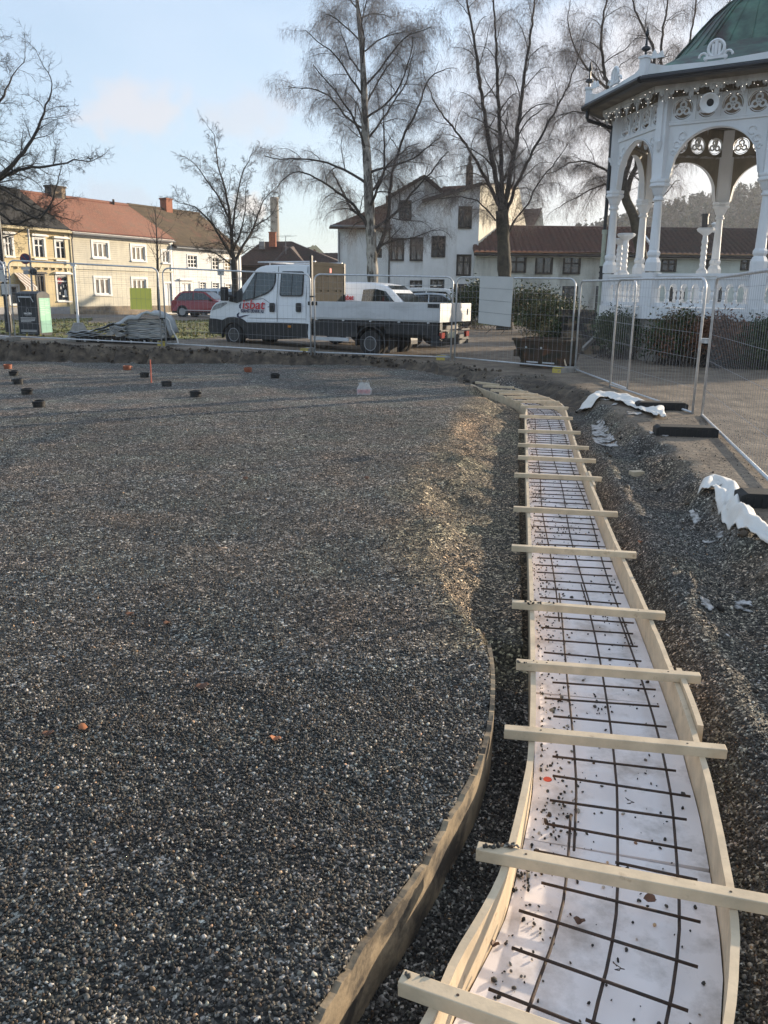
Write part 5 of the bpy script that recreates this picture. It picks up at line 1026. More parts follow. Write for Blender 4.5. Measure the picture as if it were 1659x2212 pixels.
mb = MB(); q0, q1 = TP(600, 198), TP(600, 338); mb.bar(T3(q0[0], q0[1], inset(q0[1]) - .012), T3(q1[0], q1[1], inset(q1[1]) - .012), 0.025, 0.008, up=TN); mb.build('window_divider', M['black'], truck)
# windscreen, headlamp, wiper cowl
mb = MB(); a, b = TP(268, 318), TP(366, 188); n_ = 0.02
mb.add([T3(a[0] - n_, a[1] + n_, 0.12), T3(a[0] - n_, a[1] + n_, WID - .12), T3(b[0] - n_, b[1] + n_, WID - .2), T3(b[0] - n_, b[1] + n_, 0.2)], [(0, 1, 2, 3)]); mb.build('windscreen', M['vglass'], truck)
mb = MB(); sidepane(mb, [TP(*q) for q in ((225, 352), (250, 330), (295, 290), (306, 335), (302, 372), (270, 384), (222, 374))], 0.008); mb.build('mirror_panel', M['black'], truck)
mb = MB(); sidepane(mb, [TP(*q) for q in ((118, 430), (128, 408), (145, 392), (205, 378), (212, 386), (175, 412), (135, 425))], 0.010); mb.build('headlamp', M['lamp_clear'], truck)
mb = MB(); c = TP(224, 328); tbox(mb, c[0] - .10, c[0] + .09, c[1] - .2, c[1] + .19, -0.27, -0.10); q = TP(262, 345); mb.bar(T3(c[0], c[1] - .05, -0.12), T3(q[0], q[1], 0.04), 0.06, 0.09); mb.build('wing_mirror', M['black'], truck, bevel=0.03)
for nm_, xs in (('front', 510), ('rear', 690)):
    mb = MB(); q = TP(xs, 160), TP(xs, 500); mb.bar(T3(q[0][0], q[0][1], inset(q[0][1]) - .001), T3(q[0][0], 1.35, inset(1.35) - .001), 0.014, 0.004, up=TN); mb.bar(T3(q[0][0], 1.35, inset(1.35) - .001), T3(q[0][0], q[1][1], inset(1.0) - .001), 0.014, 0.004, up=TN); mb.build('door_gap', M['black'], truck)
for cx in (486, 647):
    mb = MB(); q = rpoly([TP(cx - 15, 384), TP(cx + 15, 384), TP(cx + 14, 440), TP(cx - 14, 440)], 0.04); plate(mb, q, 0.03, 0.035); mb.build('door_handle', M['black'], truck)
mb = MB(); q = [TP(*p) for p in ((325, 372), (370, 363), (430, 357), (472, 385))]; mb.tube([T3(s, z, inset(z) - .001) for s, z in q], 0.006, 5); q = [TP(*p) for p in ((340, 476), (510, 478), (690, 482))]; mb.tube([T3(s, z, inset(z) - .001) for s, z in q], 0.005, 5); mb.build('body_crease', M['black'], truck)
mb = MB(); c = TP(596, 527); tbox(mb, c[0] - .05, c[0] + .05, c[1] - .03, c[1] + .03, -0.03, 0); mb.build('side_marker', M['lamp_amber'], truck)
mb = MB(); q = [TP(*p) for p in ((700, 200), (712, 215), (716, 460), (722, 600), (708, 606), (694, 500))]; plate(mb, q, 0.06, 0.045); mb.build('cab_rear_edge', M['carwhite'], truck)
# roof bar
a, b = TP(370, 134), TP(722, 130); mb = MB(); mb.tube([T3(a[0], a[1], 0.25), T3(b[0], b[1], 0.25)], 0.022, 7); mb.tube([T3(a[0], a[1], WID - .25), T3(b[0], b[1], WID - .25)], 0.022, 7)
for s in (a[0] + .3, b[0] - .3): mb.tube([T3(s, a[1], 0.25), T3(s, a[1], WID - .25)], 0.018, 6); mb.tube([T3(s, a[1], 0.4), T3(s, a[1] - .12, 0.4)], 0.018, 6)
mb.build('roof_rack', M['gal'], truck)
# wheels
def wheel(par, c, ax, r=0.345, w=0.22, rimr=0.6, spokes=8, rimm=None, dish=0.03):
    mb = MB(); mb.lathe(c, [(r * rimr, -w / 2), (r * .93, -w / 2), (r * .985, -w * .40), (r, -w * .2), (r, w * .2), (r * .985, w * .40), (r * .93, w / 2), (r * rimr, w / 2)], 28, ax=ax, cap=False); t = mb.build('wheel', M['tyre'], par, smooth=False)
    mb = MB(); mb.lathe(Vector(c), [(r * rimr + .012, w * .5 - .004), (r * rimr - .02, w * .5 - .006), (r * rimr - .03, w * .5 - dish - .02), (r * .42, w * .5 - dish), (r * .28, w * .5 - dish + .02), (r * .26, w * .5 - .005), (0.0, w * .5 - .003)], 24, ax=ax)
    mb.build('rim', rimm or M['rimdark'], t)
    mb = MB(); ax0 = Vector(ax).normalized(); xx = ax0.cross(V(0, 0, 1)).normalized(); mb.tube([Vector(c) + ax0 * (w * .5 - .004) + (xx * cos(2 * pi * k / 24) + V(0, 0, 1) * sin(2 * pi * k / 24)) * r * rimr * .93 for k in range(25)], r * .030, 6, cap=False); mb.build('rim_edge', rimm or M['rim'], t)
    mb = MB(); ax_ = Vector(ax).normalized(); x = ax_.cross(V(0, 0, 1)).normalized()
    for k in range(spokes):
        a = 2 * pi * k / spokes; p = Vector(c) + ax_ * (w * .5 - dish - .005) + (x * cos(a) + V(0, 0, 1) * sin(a)) * r * .50; mb.lathe(p, [(r * .075, -.01), (r * .075, 0.012)], 8, ax=ax)
    mb.build('rim_holes', M['black'], t)
zr0 = TR.z; sR = (TR - TF).dot(TU)
wheel(truck, T3(0.0, 0.03 + .335, 0.11), TN, 0.335, 0.20); wheel(truck, T3(0.0, 0.03 + .335, WID - .11), TW, 0.335, 0.20)
for w_ in (0.10, 0.34): wheel(truck, T3(sR, zr0 + .34, w_), TN, 0.34, 0.19, 0.58)
for w_ in (WID - .10, WID - .34): wheel(truck, T3(sR, zr0 + .34, w_), TW, 0.34, 0.19, 0.58)
mb = MB(); tbox(mb, sR - .1, sR + .1, zr0 + .24, zr0 + .44, 0.44, WID - .44); tbox(mb, -0.07, 0.07, 0.28, 0.42, 0.2, WID - .2); mb.build('axle', M['cladding'], truck)
for w_ in (0.0, WID - .4):
    mb = MB(); n = 16; rr0, rr1 = 0.44, 0.47; A_ = [(sR + rr0 * cos(t), zr0 + .34 + rr0 * sin(t)) for t in np.linspace(-.15, pi + .15, n)]; B_ = [(sR + rr1 * cos(t), zr0 + .34 + rr1 * sin(t)) for t in np.linspace(-.15, pi + .15, n)]
    for i in range(n - 1):
        mb.prism([T3(*A_[i], w_), T3(*A_[i + 1], w_), T3(*B_[i + 1], w_), T3(*B_[i], w_)], TW * 0.4)
    mb.build('mudguard', M['cladding'], truck)
# bed
s0, zt = TP(716, 379); s1, zt1 = TP(1510, 380); zb_ = TP(716, 481)[1]; zb1 = TP(1510, 482)[1]; zt = (zt + zt1) / 2; zb_ = (zb_ + zb1) / 2; zsp = TP(1100, 408)[1]
def side(w, out):
    mb = MB(); tbox(mb, s0, s1, zb_, zsp - .004, w, w + .03); tbox(mb, s0, s1, zsp + .004, zt, w + .003, w + .03); tbox(mb, s0, s1, zsp - .006, zsp + .006, w + .008, w + .028); mb.build('drop_side', M['alu'], truck)
    for s, sz in ((s0 + .12, .15), (s1 - .16, .16)): mb = MB(); tbox(mb, s - sz, s + sz, zsp + .01, zt - .012, w + out * .014, w + .02); mb.build('latch', M['black'], truck)
side(-0.02, -1); side(WID - .01, 3.2)
mb = MB(); tbox(mb, s0, s1, zb_ - .04, zb_ + .03, 0.012, WID - .012); mb.build('bed_floor', M['alu'], truck)
for (z0, z1, k) in ((zb_ - .06, zsp - .004, 0), (zsp + .004, zt, 1)):
    pass
mb = MB(); tbox(mb, s1 + .004, s1 + .034, zb_ - .04, zsp - .004, -0.02, WID + .02); tbox(mb, s1 + .006, s1 + .034, zsp + .004, zt, -0.02, WID + .02); tbox(mb, s1 + .01, s1 + .028, zsp - .01, zsp + .01, 0, WID); mb.build('tailgate', M['alu'], truck)
mb = MB(); tbox(mb, s1 + .036, s1 + .05, zsp - .18, zsp - .03, WID - .22, WID - .19); mb.build('tail_handle', M['black'], truck)
mb = MB(); tbox(mb, 2.9, 6.5, 0.56, zb_ - .045, 0.30, WID - .3); tbox(mb, 2.8, sR - .42, 0.44, zb_ - .05, 0.02, 0.10); tbox(mb, sR + .44, s1 - .05, 0.56, zb_ - .05, 0.05, 0.12); tbox(mb, sR - .55, sR + .6, 0.74, zb_ - .05, 0.03, 0.10); mb.build('underbody', M['cladding'], truck)
q0, q1 = TP(740, 590), TP(955, 615); mb = MB(); tbox(mb, q0[0], q1[0], q1[1] - .02, q0[1] + .01, -0.01, 0.02); mb.build('side_guard', M['alu'], truck)
for s in np.linspace(s0 + .25, s1 - .3, 5): mb = MB(); tbox(mb, s - .03, s + .03, zb_ - .075, zb_ - .045, -0.03, 0.02); mb.build('bed_clip', M['gal'], truck)
# headboard with louvres
hs = s0 + .06; zh = TP(728, 132)[1]; mb = MB(); tbox(mb, hs - .03, hs + .03, zb_, zh + .16, -0.01, 0.06); tbox(mb, hs - .03, hs + .03, zb_, zh, WID - .22, WID - .14); mb.build('headboard_post', M['blackmetal'], truck)
mb = MB(); tbox(mb, hs - .012, hs + .012, zb_, 1.62, 0.062, WID - .222); tbox(mb, hs - .012, hs + .012, zh - .36, zh - .10, 0.062, WID - .222); tbox(mb, hs - .025, hs + .025, zh - .095, zh, 0.062, WID - .222)
for w_a, w_b in ((0.062, 0.18), (0.50, 0.60), (0.86, 1.0), (1.28, 1.38), (WID - .34, WID - .222)): tbox(mb, hs - .012, hs + .012, 1.622, zh - .362, w_a, w_b)
for k in range(9): z = 1.66 + k * (zh - .36 - 1.68) / 9; tbox(mb, hs - .008, hs + .010, z, z + .045, 0.182, 0.498); tbox(mb, hs - .008, hs + .010, z, z + .045, 0.602, 0.858); tbox(mb, hs - .008, hs + .010, z, z + .045, 1.002, 1.278); tbox(mb, hs - .008, hs + .010, z, z + .045, 1.382, WID - .342)
tbox(mb, hs - .024, hs - .014, zb_, zh - .01, 0.062, WID - .222); mb.build('headboard', M['taupe'], truck)
mb = MB(); tbox(mb, hs + .014, hs + .02, zh - .27, zh - .15, 0.9, 1.0); mb.build('warning_sticker', M['red'], truck)
# tail lamps and plate
zb2 = TP(1510, 587)[1]; 
for w_ in (0.04, WID - .30): mb = MB(); tbox(mb, s1 - .02, s1 + .05, zb2 - .06, zb2 + .08, w_ + .04, w_ + .22); mb.build('tail_lamp', M['lamp_red'], truck)
mb = MB(); tbox(mb, s1 - .25, s1 + .01, zb2 - .25, zb2 + .0, 0.04, WID - .04); tbox(mb, s1 - .45, s1 - .02, zb2 - .05, zb_ - .05, 0.1, .25); tbox(mb, s1 - .02, s1 + .04, zb2 + .115, zb2 + .15, 0.03, WID - .03); tbox(mb, s1, s1 + .05, zb2 - .13, zb2 - .10, 0.03, WID - .03); mb.build('rear_bumper', M['cladding'], truck)
M['plate'] = mat('pale number plate', (0.50, 0.48, 0.35), 0.5); mb = MB(); tbox(mb, s1 + .012, s1 + .03, zb2 - .07, zb2 + .09, 0.48, 0.98); mb.build('number_plate', M['plate'], truck)
mb = MB(); tbox(mb, sR + .58, sR + .60, zr0 + .12, zr0 + .5, 0.02, 0.42); mb.build('mud_flap', M['tyre'], truck)
# lettering and blue swooshes
o = TP(302, 418); e = TP(440, 418); hI = 0.012
text_part('isbat', 0.36, T3(o[0], o[1], 0.02 - hI + .001), TU, V(0, 0, 1), M['red'], truck, 'door_lettering', shear=0.18, bold=0.004, width=e[0] - o[0])
o = TP(296, 441); e = TP(434, 441)
text_part('ISBANETEKNIKK AS', 0.13, T3(o[0], o[1], 0.02 - hI + .001), TU, V(0, 0, 1), M['navy'], truck, 'door_lettering', bold=0.003, width=e[0] - o[0])
mb = MB()
for pts in ([(299, 376), (287, 395), (286, 414), (296, 420), (293, 405), (296, 392)], [(287, 440), (272, 452), (272, 468), (289, 477), (330, 462), (356, 456), (318, 459), (288, 467), (281, 460)], [(470, 405), (455, 409), (470, 410)]):
    plate(mb, [TP(*q) for q in pts], 0.012, 0.004)
mb.build('door_swoosh', M['navy'], truck)
o = TP(218, 386); text_part('DAILY', 0.07, T3(o[0], o[1], 0.005), TU, V(0.12, 0.05, 1), M['white'], truck, 'bonnet_lettering', width=0.16) if False else None

# generic cars from a side profile
def car(name, label, O, heading, L, Wd, H, belt, prof, glassprof, paint, wheels, group=None, wr=0.32, clad=True, cat='car', rimm=None):
    O = Vector(O); ux = V(cos(heading), sin(heading), 0); uw = V(-ux.y, ux.x, 0); t = thing(name, label, cat, O, group)
    def P(x, z, w): return O + ux * (x * L) + uw * w + V(0, 0, z * H)
    def ins(z): return 0.0 if z < belt else 0.17 * (z - belt) / (1 - belt) + 0.02
    n = len(prof); mb = MB(); sec = [(-1, 0)] ; a = [P(x, z, -Wd / 2 + ins(z)) for x, z in prof]; b = [P(x, z, Wd / 2 - ins(z)) for x, z in prof]
    mb.add(a + b, [tuple(range(n))[::-1], tuple(range(n, 2 * n))] + [(i, (i + 1) % n, n + (i + 1) % n, n + i) for i in range(n)]); mb.build('body', paint, t, bevel=0.05, seg=3)
    for sg in (-1, 1):
        for gp in glassprof['side']:
            m = len(gp); a = [P(x, z, sg * (Wd / 2 - ins(z) + .008)) for x, z in gp]; b = [P(x, z, sg * (Wd / 2 - ins(z) - .02)) for x, z in gp]; mb = MB()
            mb.add(a + b, [tuple(range(m))[::-1], tuple(range(m, 2 * m))] + [(i, (i + 1) % m, m + (i + 1) % m, m + i) for i in range(m)]); mb.build('side_window', M['vglass'], t)
    for key in ('front', 'rear'):
        if key in glassprof:
            (x0, z0), (x1, z1) = glassprof[key]; d = (x0 - x1); s_ = 0.012 * (1 if key == 'front' else -1); mb = MB()
            mb.add([P(x0, z0, -Wd / 2 + .12) + ux * s_ + V(0, 0, .012), P(x0, z0, Wd / 2 - .12) + ux * s_ + V(0, 0, .012), P(x1, z1, Wd / 2 - .24) + ux * s_ + V(0, 0, .012), P(x1, z1, -Wd / 2 + .24) + ux * s_ + V(0, 0, .012)], [(0, 1, 2, 3)]); mb.build('windscreen' if key == 'front' else 'rear_window', M['vglass'], t)
    for x in wheels:
        for sg in (-1, 1):
            if clad: mb = MB(); mb.lathe(P(x, 0, sg * (Wd / 2 - .06)) + V(0, 0, wr), [(wr + .05, -.05), (wr + .05, .065)], 20, ax=uw * sg); mb.build('wheel_arch', M['black'], t)
            wheel(t, P(x, 0, sg * (Wd / 2 - .085)) + V(0, 0, wr), uw * sg, wr, 0.20, 0.68, 5, rimm or M['rim'])
    if clad: mb = MB(); mb.box(P(0.5, 0.19, 0), (L * .96, Wd + .012, 0.13), (ux, uw, V(0, 0, 1))); mb.build('sill', M['black'], t)
    for sg in (-1, 1):
        mb = MB(); mb.box(P(0.985, 0.50, sg * (Wd / 2 - .22)), (0.10, 0.32, 0.12), (ux, uw, V(0, 0, 1))); mb.build('headlamp', M['lamp_clear'], t)
        mb = MB(); mb.box(P(0.018, 0.55, sg * (Wd / 2 - .16)), (0.08, 0.24, 0.18), (ux, uw, V(0, 0, 1))); mb.build('tail_lamp', M['lamp_red'], t)
        mb = MB(); mb.box(P(0.66, belt + .05, sg * (Wd / 2 + .07)), (0.12, 0.16, 0.12), (ux, uw, V(0, 0, 1))); mb.build('mirror', M['black'], t, bevel=0.02)
    return t, P
hatch = [(0.0, .22), (0.0, .40), (.015, .60), (.05, .68), (.13, .93), (.20, .985), (.40, 1.0), (.55, .97), (.70, .70), (.76, .655), (.93, .56), (.985, .46), (1.0, .30), (.99, .16), (.03, .16)]
c = G(382, 678, -0.05); c = AtY(384, 679, 54.5); c.z = hz(c.x, c.y)
t_, P_ = car('red_car', 'dark red hatchback with black roof parked in front of the white house', c, radians(-14), 4.1, 1.75, 1.56, 0.62, hatch, dict(side=[[(.10, .66), (.17, .92), (.36, .955), (.36, .66)], [(.375, .66), (.375, .955), (.53, .93), (.68, .68)]], front=((.70, .705), (.56, .955)), rear=((.045, .70), (.13, .92))), M['carred'], (0.19, 0.81), wr=0.33)
mb = MB(); mb.box(P_(0.5, 0.27, -0.88), (2.2, 0.03, 0.04), (V(cos(radians(-14)), sin(radians(-14)), 0), V(-sin(radians(-14)), cos(radians(-14)), 0), V(0, 0, 1))); mb.build('sill_trim', M['gal'], t_)
mb = MB(); mb.prism([P_(.15, .975, -.66), P_(.20, 1.0, -.66), P_(.42, 1.015, -.66), P_(.54, .985, -.66)], V(0, 0, 0.01) + V(-sin(radians(-14)), cos(radians(-14)), 0) * 1.32); mb.build('roof_panel', M['black'], t_)
vanp = [(0.0, .18), (0.0, .55), (.02, .95), (.05, .99), (.35, 1.0), (.62, .985), (.70, .95), (.83, .66), (.88, .58), (.98, .50), (1.0, .35), (.99, .16)]
vg = dict(side=[[(.10, .58), (.11, .88), (.40, .90), (.40, .58)], [(.42, .58), (.42, .90), (.66, .89), (.78, .62), (.78, .58)]], front=((.83, .675), (.705, .93)), rear=((.003, .62), (.02, .92)))
c = AtY(428, 668, 64); c.z = hz(c.x, c.y)
car('blue_van', 'pale blue-white van parked behind the red hatchback', c, radians(-14), 4.9, 1.9, 1.95, 0.56, vanp, vg, M['carsilver'], (0.18, 0.82), wr=0.33, clad=False, cat='van')
# small white van behind the truck bed
vO = AtY(700, 690, 27.6); vO.z = hz(vO.x, vO.y)
vh = radians(-24); 
wv_, WP = car('small_van', 'small white panel van with sketch marks and red lettering standing behind the truck bed', vO, vh, 4.25, 1.75, 1.86, 0.58,
    [(0.0, .18), (0.0, .6), (.012, .93), (.04, .985), (.30, 1.0), (.46, .995), (.56, .96), (.63, .88), (.74, .66), (.80, .61), (.95, .52), (.99, .42), (1.0, .28), (.99, .16)],
    dict(side=[[(.40, .60), (.41, .88), (.50, .895), (.585, .86), (.69, .63), (.69, .60)]], front=((.74, .665), (.585, .945)), rear=((.002, .62), (.014, .90))), M['carwhite'], (0.20, 0.80), wr=0.31, clad=False, cat='van')
vx = V(cos(vh), sin(vh), 0)
text_part('isbat', 0.2, WP(0.262, .72, -.875 - .004 + .06), vx, V(0, 0, 1), M['red'], wv_, 'van_lettering', shear=0.15, bold=0.006, width=0.34)
mb = MB(); 
for (x, z, r) in ((.16, .78, .13), (.20, .74, .12), (.15, .70, .10), (.21, .67, .11)):
    pass
q = WP(.175, .73, -.875 + .055); mb.tube([q + vx * (.17 * cos(a * .35)) + V(0, 0, .2 * sin(a * .35)) for a in range(16)], 0.006, 5)
for dx, dz in ((-.05, .06), (.05, .05), (-.03, -.07), (.06, -.08)): mb.tube([q + vx * (dx + .05 * cos(a)) + V(0, 0, dz + .05 * sin(a)) for a in np.linspace(0, 5, 9)], 0.006, 5)
mb.build('van_sketch', M['rim'], wv_)
for i, (u, Y, m_, lab, hd) in enumerate(((880, 44, M['carsilver'], 'pale silver estate car half hidden behind the truck bed', -8), (868, 50, M['carwhite'], 'white van with roof bars parked furthest behind the truck bed', -10))):
    c = AtY(u, 668, Y); c.z = hz(c.x, c.y)
    if i == 0: car('estate_car', lab, c + V(-0.4, 0, 0), radians(172 + 180), 4.2, 1.75, 1.62, 0.60, hatch[::1], dict(side=[[(.10, .66), (.17, .92), (.36, .955), (.36, .66)], [(.375, .66), (.375, .955), (.53, .93), (.68, .68)]], front=((.70, .705), (.56, .955)), rear=((.045, .70), (.13, .92))), m_, (0.19, 0.81), clad=False)
    else:
        t_, P_ = car('roof_bar_van', lab, c + V(-.3, 0, 0), radians(hd), 4.4, 1.8, 1.9, 0.58, vanp, vg, m_, (0.18, 0.82), clad=False, cat='van')
        mb = MB(); 
        for x in (.2, .5): mb.tube([P_(x, 1.05, -.75), P_(x, 1.05, .75)], 0.025, 6)
        mb.tube([P_(.12, 1.06, -.75), P_(.6, 1.06, -.75)], 0.025, 6); mb.tube([P_(.12, 1.0, -.75), P_(.12, 1.06, -.75)], 0.025, 6); mb.build('roof_rack', M['gal'], t_)
# ------------------------------------------------------------------ mesh fence panels and feet
def arc_pts(c, r, a0, a1, n, ex, ez): return [c + ex * (r * cos(a0 + (a1 - a0) * i / n)) + ez * (r * sin(a0 + (a1 - a0) * i / n)) for i in range(n + 1)]
def fence_panel(a, b, label, H=1.98, zb=0.10, sub=True):
    a = Vector(a); b = Vector(b); ex = (b - a); ex.z = 0; L = ex.length; ex.normalize(); sl = (b.z - a.z) / L; ez = V(0, 0, 1)
    t = thing('mesh_fence', label, 'fence', a, 'temporary mesh fence panels around the pit')
    P = lambda s, z: a + ex * s + ez * (z + sl * s); r = 0.16; rt = 0.019; mb = MB()
    q = [P(0, 0.02), P(0, H - r)] + [P(r - r * cos(k * pi / 12), H - r + r * sin(k * pi / 12)) for k in range(1, 7)] + [P(L - r + r * sin(k * pi / 12), H - r + r * cos(k * pi / 12)) for k in range(0, 7)] + [P(L, 0.02)]
    mb.tube(q, rt, 8); mb.tube([P(0.02, zb), P(L - .02, zb)], rt * .9, 8); mb.build('frame', M['gal'], t, smooth=True)
    mb = MB(); n = int(L / 0.115)
    for k in range(1, n): s = L * k / n; mb.tube([P(s, zb), P(s, H - .01)], 0.0017, 3, cap=False)
    for z in (0.45, 0.85, 1.2, 1.52, 1.66, 1.80): mb.tube([P(0, z), P(L, z)], 0.0020, 3, cap=False)
    mb.build('wire_mesh', M['wire'], t)
    return t, P, ex, L
FPOS = [V(-13.4, 21.95, 0.36), V(-9.66, 22.0, 0.31), V(-9.54, 22.02, 0.31), V(-5.82, 22.18, 0.17), V(-5.70, 22.18, 0.17), V(-1.88, 21.38, 0.05), V(-1.78, 21.36, 0.05), V(1.58, 20.77, 0.01), V(1.67, 20.74, 0.01), V(4.02, 18.54, -0.03)]
fence_panel(FPOS[0], FPOS[1], 'mesh fence panel at the far left, mostly cut off by the lamp post')
pB = fence_panel(FPOS[2], FPOS[3], 'mesh fence panel in front of the dark waste bin, carrying the green sheet')
pC = fence_panel(FPOS[4], FPOS[5], 'mesh fence panel in front of the truck cab')
pD = fence_panel(FPOS[6], FPOS[7], 'mesh fence panel in front of the truck bed')
pE = fence_panel(FPOS[8], FPOS[9], 'mesh fence panel carrying the large pale board')
fence_panel(V(4.10, 18.40, -0.04), G(1354, 852, -0.06), 'mesh fence panel just right of the rusty skip, running towards the bandstand', H=1.94)
fence_panel(G(1317, 843, -0.05), V(4.36, 11.9, -0.08), 'mesh fence panel in front of the middle of the bandstand, overlapping its neighbour', H=1.94)
fence_panel(V(4.42, 11.7, -0.08), G(1735, 1140, -0.06), 'nearest mesh fence panel, running out of the frame on the right', H=1.94)
mb = MB(); c = V(4.39, 11.80, 1.02); mb.box(c, (0.07, 0.16, 0.05)); mb.tube([c + V(-.07, -.03, 0), c + V(.07, -.03, 0)], 0.012, 8); mb.box(c + V(0, 0.0, .035), (0.10, 0.12, .012)); tag(mb.build('fence_clamp', M['gal']), 'steel clamp joining the two nearest fence posts', 'clamp')
for (p, lab) in ((V(-5.76, 22.18, 0.9), 'small black clamp on the fence posts left of the truck'), (V(-1.83, 21.37, 1.5), 'small black clamp high on the fence posts before the truck door')):
    mb = MB(); mb.box(p + V(0, 0, 0), (0.14, 0.05, 0.035)); mb.tube([p + V(-.02, -.05, 0), p + V(-.02, .05, 0)], 0.012, 6); tag(mb.build('fence_clamp', M['black']), lab, 'clamp')
def foot(c, m_, label, ang, L=0.66, Wd=0.22, H=0.12, topm=None, end=None):
    c = Vector(c); ux = V(cos(ang), sin(ang), 0); uy = V(-ux.y, ux.x, 0); B = (ux, uy, V(0, 0, 1)); t = thing('fence_ballast', label, 'fence foot', c)
    mb = MB(); mb.prism([c + ux * x + V(0, 0, z) - uy * Wd / 2 for x, z in ((-L / 2, 0), (L / 2, 0), (L / 2, H * .8), (L / 2 - .05, H), (-L / 2 + .05, H), (-L / 2, H * .8))], uy * Wd)
    if end: mb.build('block', m_, t)
    if end:
        mb = MB(); mb.box(c - ux * (L / 2 + .004) + V(0, 0, H * .45), (0.012, Wd * .98, H * .8), B); mb.box(c - ux * (L / 2 - .06) + V(0, 0, H + .004), (0.13, Wd * .96, .008), B); mb.build('painted_end', end, t)
    else:
        for k in range(11):
            for sg in (-1, 1): mb.box(c + ux * (-L / 2 + .05 + k * (L - .1) / 10) + uy * sg * (Wd / 2 + .004) + V(0, 0, H * .42), (0.022, 0.012, H * .7), B)
        mb.build('block', m_, t)
for (u, v, z, ang, lab) in ((357, 752, .18, 1.35, 'yellow ended concrete fence foot left of the truck bumper'), (664, 767, .06, 1.35, 'yellow ended concrete fence foot below the truck cab'), (960, 780, .02, 1.25, 'yellow ended concrete fence foot below the truck tail'), (1226, 816, -.05, 0.75, 'yellow ended concrete fence foot beside the rusty skip')):
    c = G(u, v, z - .05); c.z = hz(c.x, c.y) - 0.01; foot(c + V(0, 0.22, 0), M['concrete'], lab, ang, end=M['yellow'])
c = V(-9.6, 21.8, hz(-9.6, 21.8)); foot(c, M['concrete'], 'grey concrete fence foot at the far left above the dug edge', 1.4)
for (u, v, ang, lab) in ((1428, 880, -0.08, 'farthest of the three ribbed black rubber fence feet'), (1480, 934, -0.12, 'middle ribbed black rubber fence foot under the paired fence posts'), (1694, 1086, -0.15, 'nearest ribbed black rubber fence foot, behind the pale fleece')):
    c = G(u, v, 0.03); c.z = hz(c.x, c.y) - 0.01; foot(c, M['rubber'], lab, ang, L=0.72, Wd=0.22, H=0.125)

# ------------------------------------------------------------------ sheets hung on the fence
M['green'] = mat('lime green sheet', (0.86, 0.78, 0.14), 0.6, var=0.02)
def fpl(P, u, v, off=0.03):
    a = P(0, 0); ex = (P(1, 0) - a); ex.z = 0; ex.normalize(); n = V(ex.y, -ex.x, 0); return PL(u, v, a - n * off, n)
q = [fpl(pB[1], *p) for p in ((280, 622), (326.5, 622.5), (328.5, 669), (282, 668))]
mb = MB(); mb.prism(q, (0, 0.008, 0)); tag(mb.build('green_sheet', M['green']), 'plain lime green square sheet hung on the mesh fence', 'sheet')
M['greyboard'] = mat('pale grey panel', (0.56, 0.55, 0.52), 0.6, var=0.05, vs=2)
q = [fpl(pE[1], *p, -0.03) for p in ((1037, 596), (1109, 598), (1102, 707), (1033, 698))]
bt = thing('pale_board', 'tall pale board in four strips hung on the fence before the bushes', 'board', q[3])
for k in range(4):
    f0, f1 = k / 4 + .004, (k + 1) / 4 - .004; mb = MB(); mb.prism([q[0].lerp(q[3], f0), q[1].lerp(q[2], f0), q[1].lerp(q[2], f1), q[0].lerp(q[3], f1)], (0.01, 0.012, 0)); mb.build('strip', M['greyboard'], bt)
mb = MB(); mb.prism([q[0].lerp(q[1], .02) + V(.012, .014, 0), q[1].lerp(q[0], .02) + V(.012, .014, 0), q[2].lerp(q[3], .02) + V(.012, .014, 0), q[3].lerp(q[2], .02) + V(.012, .014, 0)], (0.01, 0.01, 0)); mb.build('backing', M['rim'], bt)

# ------------------------------------------------------------------ pipe caps, stake, bag on the gravel
M['cap_or'] = mat('orange pipe cap', (0.27, 0.075, 0.03), 0.5, var=0.1, vs=8); M['cap_bk'] = mat('black pipe cap', (0.010, 0.010, 0.011), 0.35, var=0.2, vs=8)
CAPS = [('o', 17.5, 797, 'orange pipe cap at the left edge of the gravel'), ('o', 275, 799, 'orange pipe cap in front of the stacked tarpaulins'), ('o', 536, 803, 'orange pipe cap in front of the truck cab'),
        ('b', 30, 810, 'farthest black pipe cap of the left row, just behind the others'), ('b', 40, 829, 'second black pipe cap from the back in the left row'), ('b', 58, 851, 'third black pipe cap from the back in the left row'), ('b', 85, 880, 'nearest black pipe cap of the left row'),
        ('b', 312, 814, 'black pipe cap beside the red stake'), ('b', 360, 833, 'black pipe cap between the red stake and the nearest cap of the middle row'), ('b', 422, 857, 'nearest black pipe cap of the middle row'), ('b', 594, 816, 'lone black pipe cap in front of the fence posts by the truck cab')]
for k, u, v, lab in CAPS:
    c = G(u, v, -0.10); c.z = hz(c.x, c.y) - .01; r = 0.088 if k == 'b' else 0.082; rz = random.uniform(0, 6); t = thing('pipe_plug', lab, 'pipe cap', c, 'orange pipe caps on the gravel' if k == 'o' else 'black pipe caps on the gravel')
    mb = MB(); tilt = V(random.uniform(-.06, .06), random.uniform(-.06, .06), 1); mb.lathe(c, [(r, 0), (r, .055), (r * 1.10, .058), (r * 1.10, .098), (r * 1.04, .104), (r * .95, .104), (r * .93, .07), (0, .068)], 20, ax=tilt); mb.build('collar', M['cap_or' if k == 'o' else 'cap_bk'], t, smooth=False)
    mb = MB(); mb.box(c + V(r * 1.1 * cos(rz), r * 1.1 * sin(rz), .075), (.04, .04, .035)); mb.build('clip', M['cap_or' if k == 'o' else 'cap_bk'], t)
M['stake'] = mat('red orange stake', (0.70, 0.16, 0.09), 0.6, var=0.1, vs=10)
